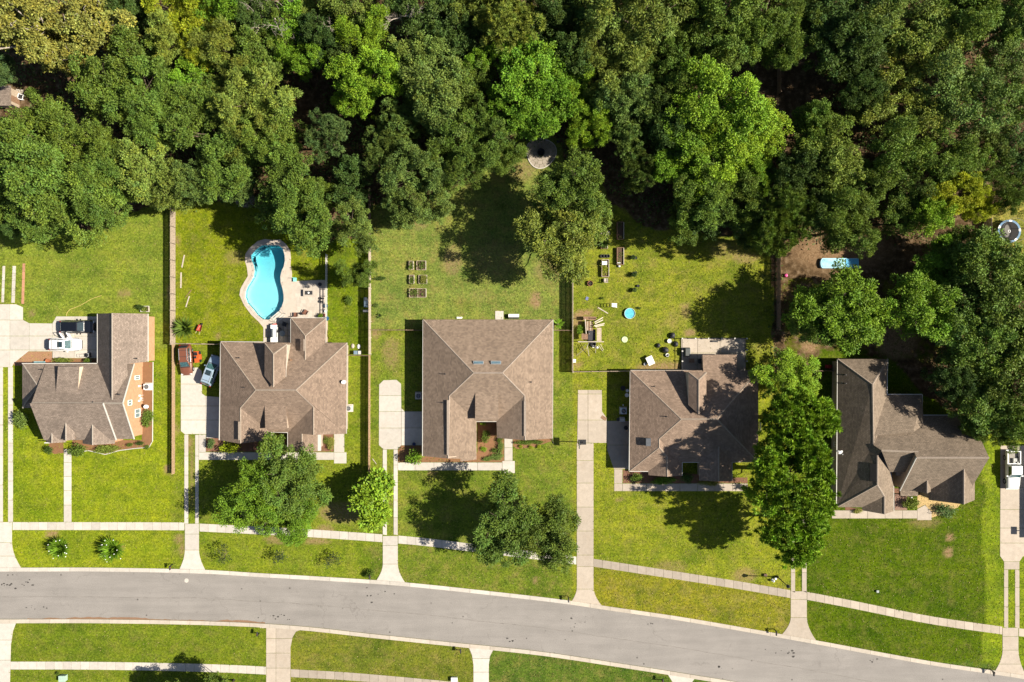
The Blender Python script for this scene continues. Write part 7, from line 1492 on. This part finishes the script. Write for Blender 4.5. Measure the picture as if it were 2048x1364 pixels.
def trampoline(px, py, r):
    o = empty('trampoline', P(px, py), 'round trampoline with a blue and white rim pad', 'trampoline'); mb = MB(); mb.lathe([(0, .86), (r*.82, .88), (r*.82, .9), (0, .88)], 28); mb.build('mat', M('jump_mat', (.028, .026, .025), .85, spec=.1), o)
    for k in range(24):
        a0, a1 = 6.283*k/24, 6.283*(k+1)/24; q = [Vector((math.cos(a)*q_, math.sin(a)*q_, 0)) for q_, a in ((r*.83, a0), (r*.83, a1), (r, a1), (r, a0))]; mb = MB(); mb.prism(q, .88, .95); mb.build('pad', M('pad_blue', (.03, .11, .21), .5) if k % 5 else m_white, o)
    for k in range(6):
        a = 6.283*k/6+.2; x, y = math.cos(a)*r, math.sin(a)*r; mb = MB(); mb.tube([(x*.95, y*.95, 0), (x, y, .9), (x*1.02, y*1.02, 2.3)], .03, 6); mb.build('pole', m_black, o)
    mb = MB(); 
    for k in range(24): a0, a1 = 6.283*k/24, 6.283*(k+1)/24; mb.bar((math.cos(a0)*r*1.02, math.sin(a0)*r*1.02, 2.3), (math.cos(a1)*r*1.02, math.sin(a1)*r*1.02, 2.3), .03, .03)
    mb.build('net_ring', m_black, o); mb = MB(); mb.prism([Vector((-.35+.75*math.cos(t)*.55, .05+.95*math.sin(t), 0)) for t in [6.283*k/16 for k in range(16)]], .91, .93); mb.build('mat_patch', M('mat_pale', (.13, .12, .105), .85), o); mb = MB()
    for k in range(14): a0, a1 = 6.283*k/14, 6.283*(k+1)/14; mb.bar((.0+.18*math.cos(a0), .18*math.sin(a0), .945), (.0+.18*math.cos(a1), .18*math.sin(a1), .945), .05, .02)
    mb.build('logo_ring', m_white, o)
trampoline(2011, 464, 1.75); o = empty('garden_stool', P(1983, 495), 'small brown stool beside the trampoline fence', 'stool'); mb = MB(); mb.box((0, 0, .4), (.5, .35, .06)); mb.build('seat', m_wood_p, o); mb = MB(); mb.box((-.2, 0, .2), (.06, .3, .38)); mb.box((.2, 0, .2), (.06, .3, .38)); mb.build('legs', m_wood_b, o)
# shed and things glimpsed in the wood
o = empty('garden_shed', P(13, 200), 'grey roofed shed at the edge of the wood', 'shed'); mb = MB(); mb.box((0, 0, 1.1), (3.9, 2.4, 2.2)); mb.build('wall', m_wood_w, o); mb = MB(); mb.add([(-2.1, -1.5, 2.2), (2.1, -1.5, 2.2), (2.1, 0, 2.75), (-2.1, 0, 2.75), (-2.1, 1.5, 2.2), (2.1, 1.5, 2.2)], [(0, 1, 2, 3), (3, 2, 5, 4), (0, 3, 4), (1, 5, 2)]); s_ = mb.build('roof', m_sh_a, o); uvmap(s_.data); mb = MB(); mb.box((1.97, -.3, 1.0), (.06, .9, 2.0)); mb.build('door', m_wood_b, o)
o = empty('white_frame', P(44, 195), 'white square frame standing beside the grey roofed shed', 'frame', rz=-.25); mb = MB()
for s in (-1, 1): mb.box((s*.38, 0, .42), (.1, .7, .06)); mb.box((0, s*.38, .42), (.86, .1, .06)); mb.box((s*.36, .3, .2), (.07, .07, .4)); mb.box((s*.36, -.3, .2), (.07, .07, .4))
mb.build('frame', m_white, o); mb = MB(); mb.box((0, 0, .38), (.66, .66, .03)); mb.build('seat', m_dark, o)
o = empty('pallet', P(40, 183), 'pale wooden pallet beside the grey roofed shed', 'pallet', rz=-.12)
for k in range(5): mb = MB(); mb.box((-.5+.25*k, 0, .13), (.14, .55, .03)); mb.build('slat', m_wood_p, o)
for y in (-.2, .2): mb = MB(); mb.box((0, y, .06), (1.2, .08, .1)); mb.build('bearer', m_wood_p, o)
o = empty('tool_shed', P(1258, 157), 'small grey blue roof glimpsed between trees', 'shed'); mb = MB(); mb.box((0, 0, 1.0), (1.7, 1.4, 2.0)); mb.build('wall', m_wood_w, o); mb = MB(); mb.box((0, 0, 2.08), (2.1, 1.8, .12), rx=.12); mb.build('roof', M('roof_blue', (.28, .34, .42), .5), o)
mb = MB(); mb.lathe([(0, 0), (.5, .1), (.6, .3), (.3, .5), (0, .5)], 9); tag(mb.build('earth_mound', M('red_earth', (.35, .15, .07), .9), loc=P(552, 90)), 'orange earth mound below the largest bare tree', 'mound')
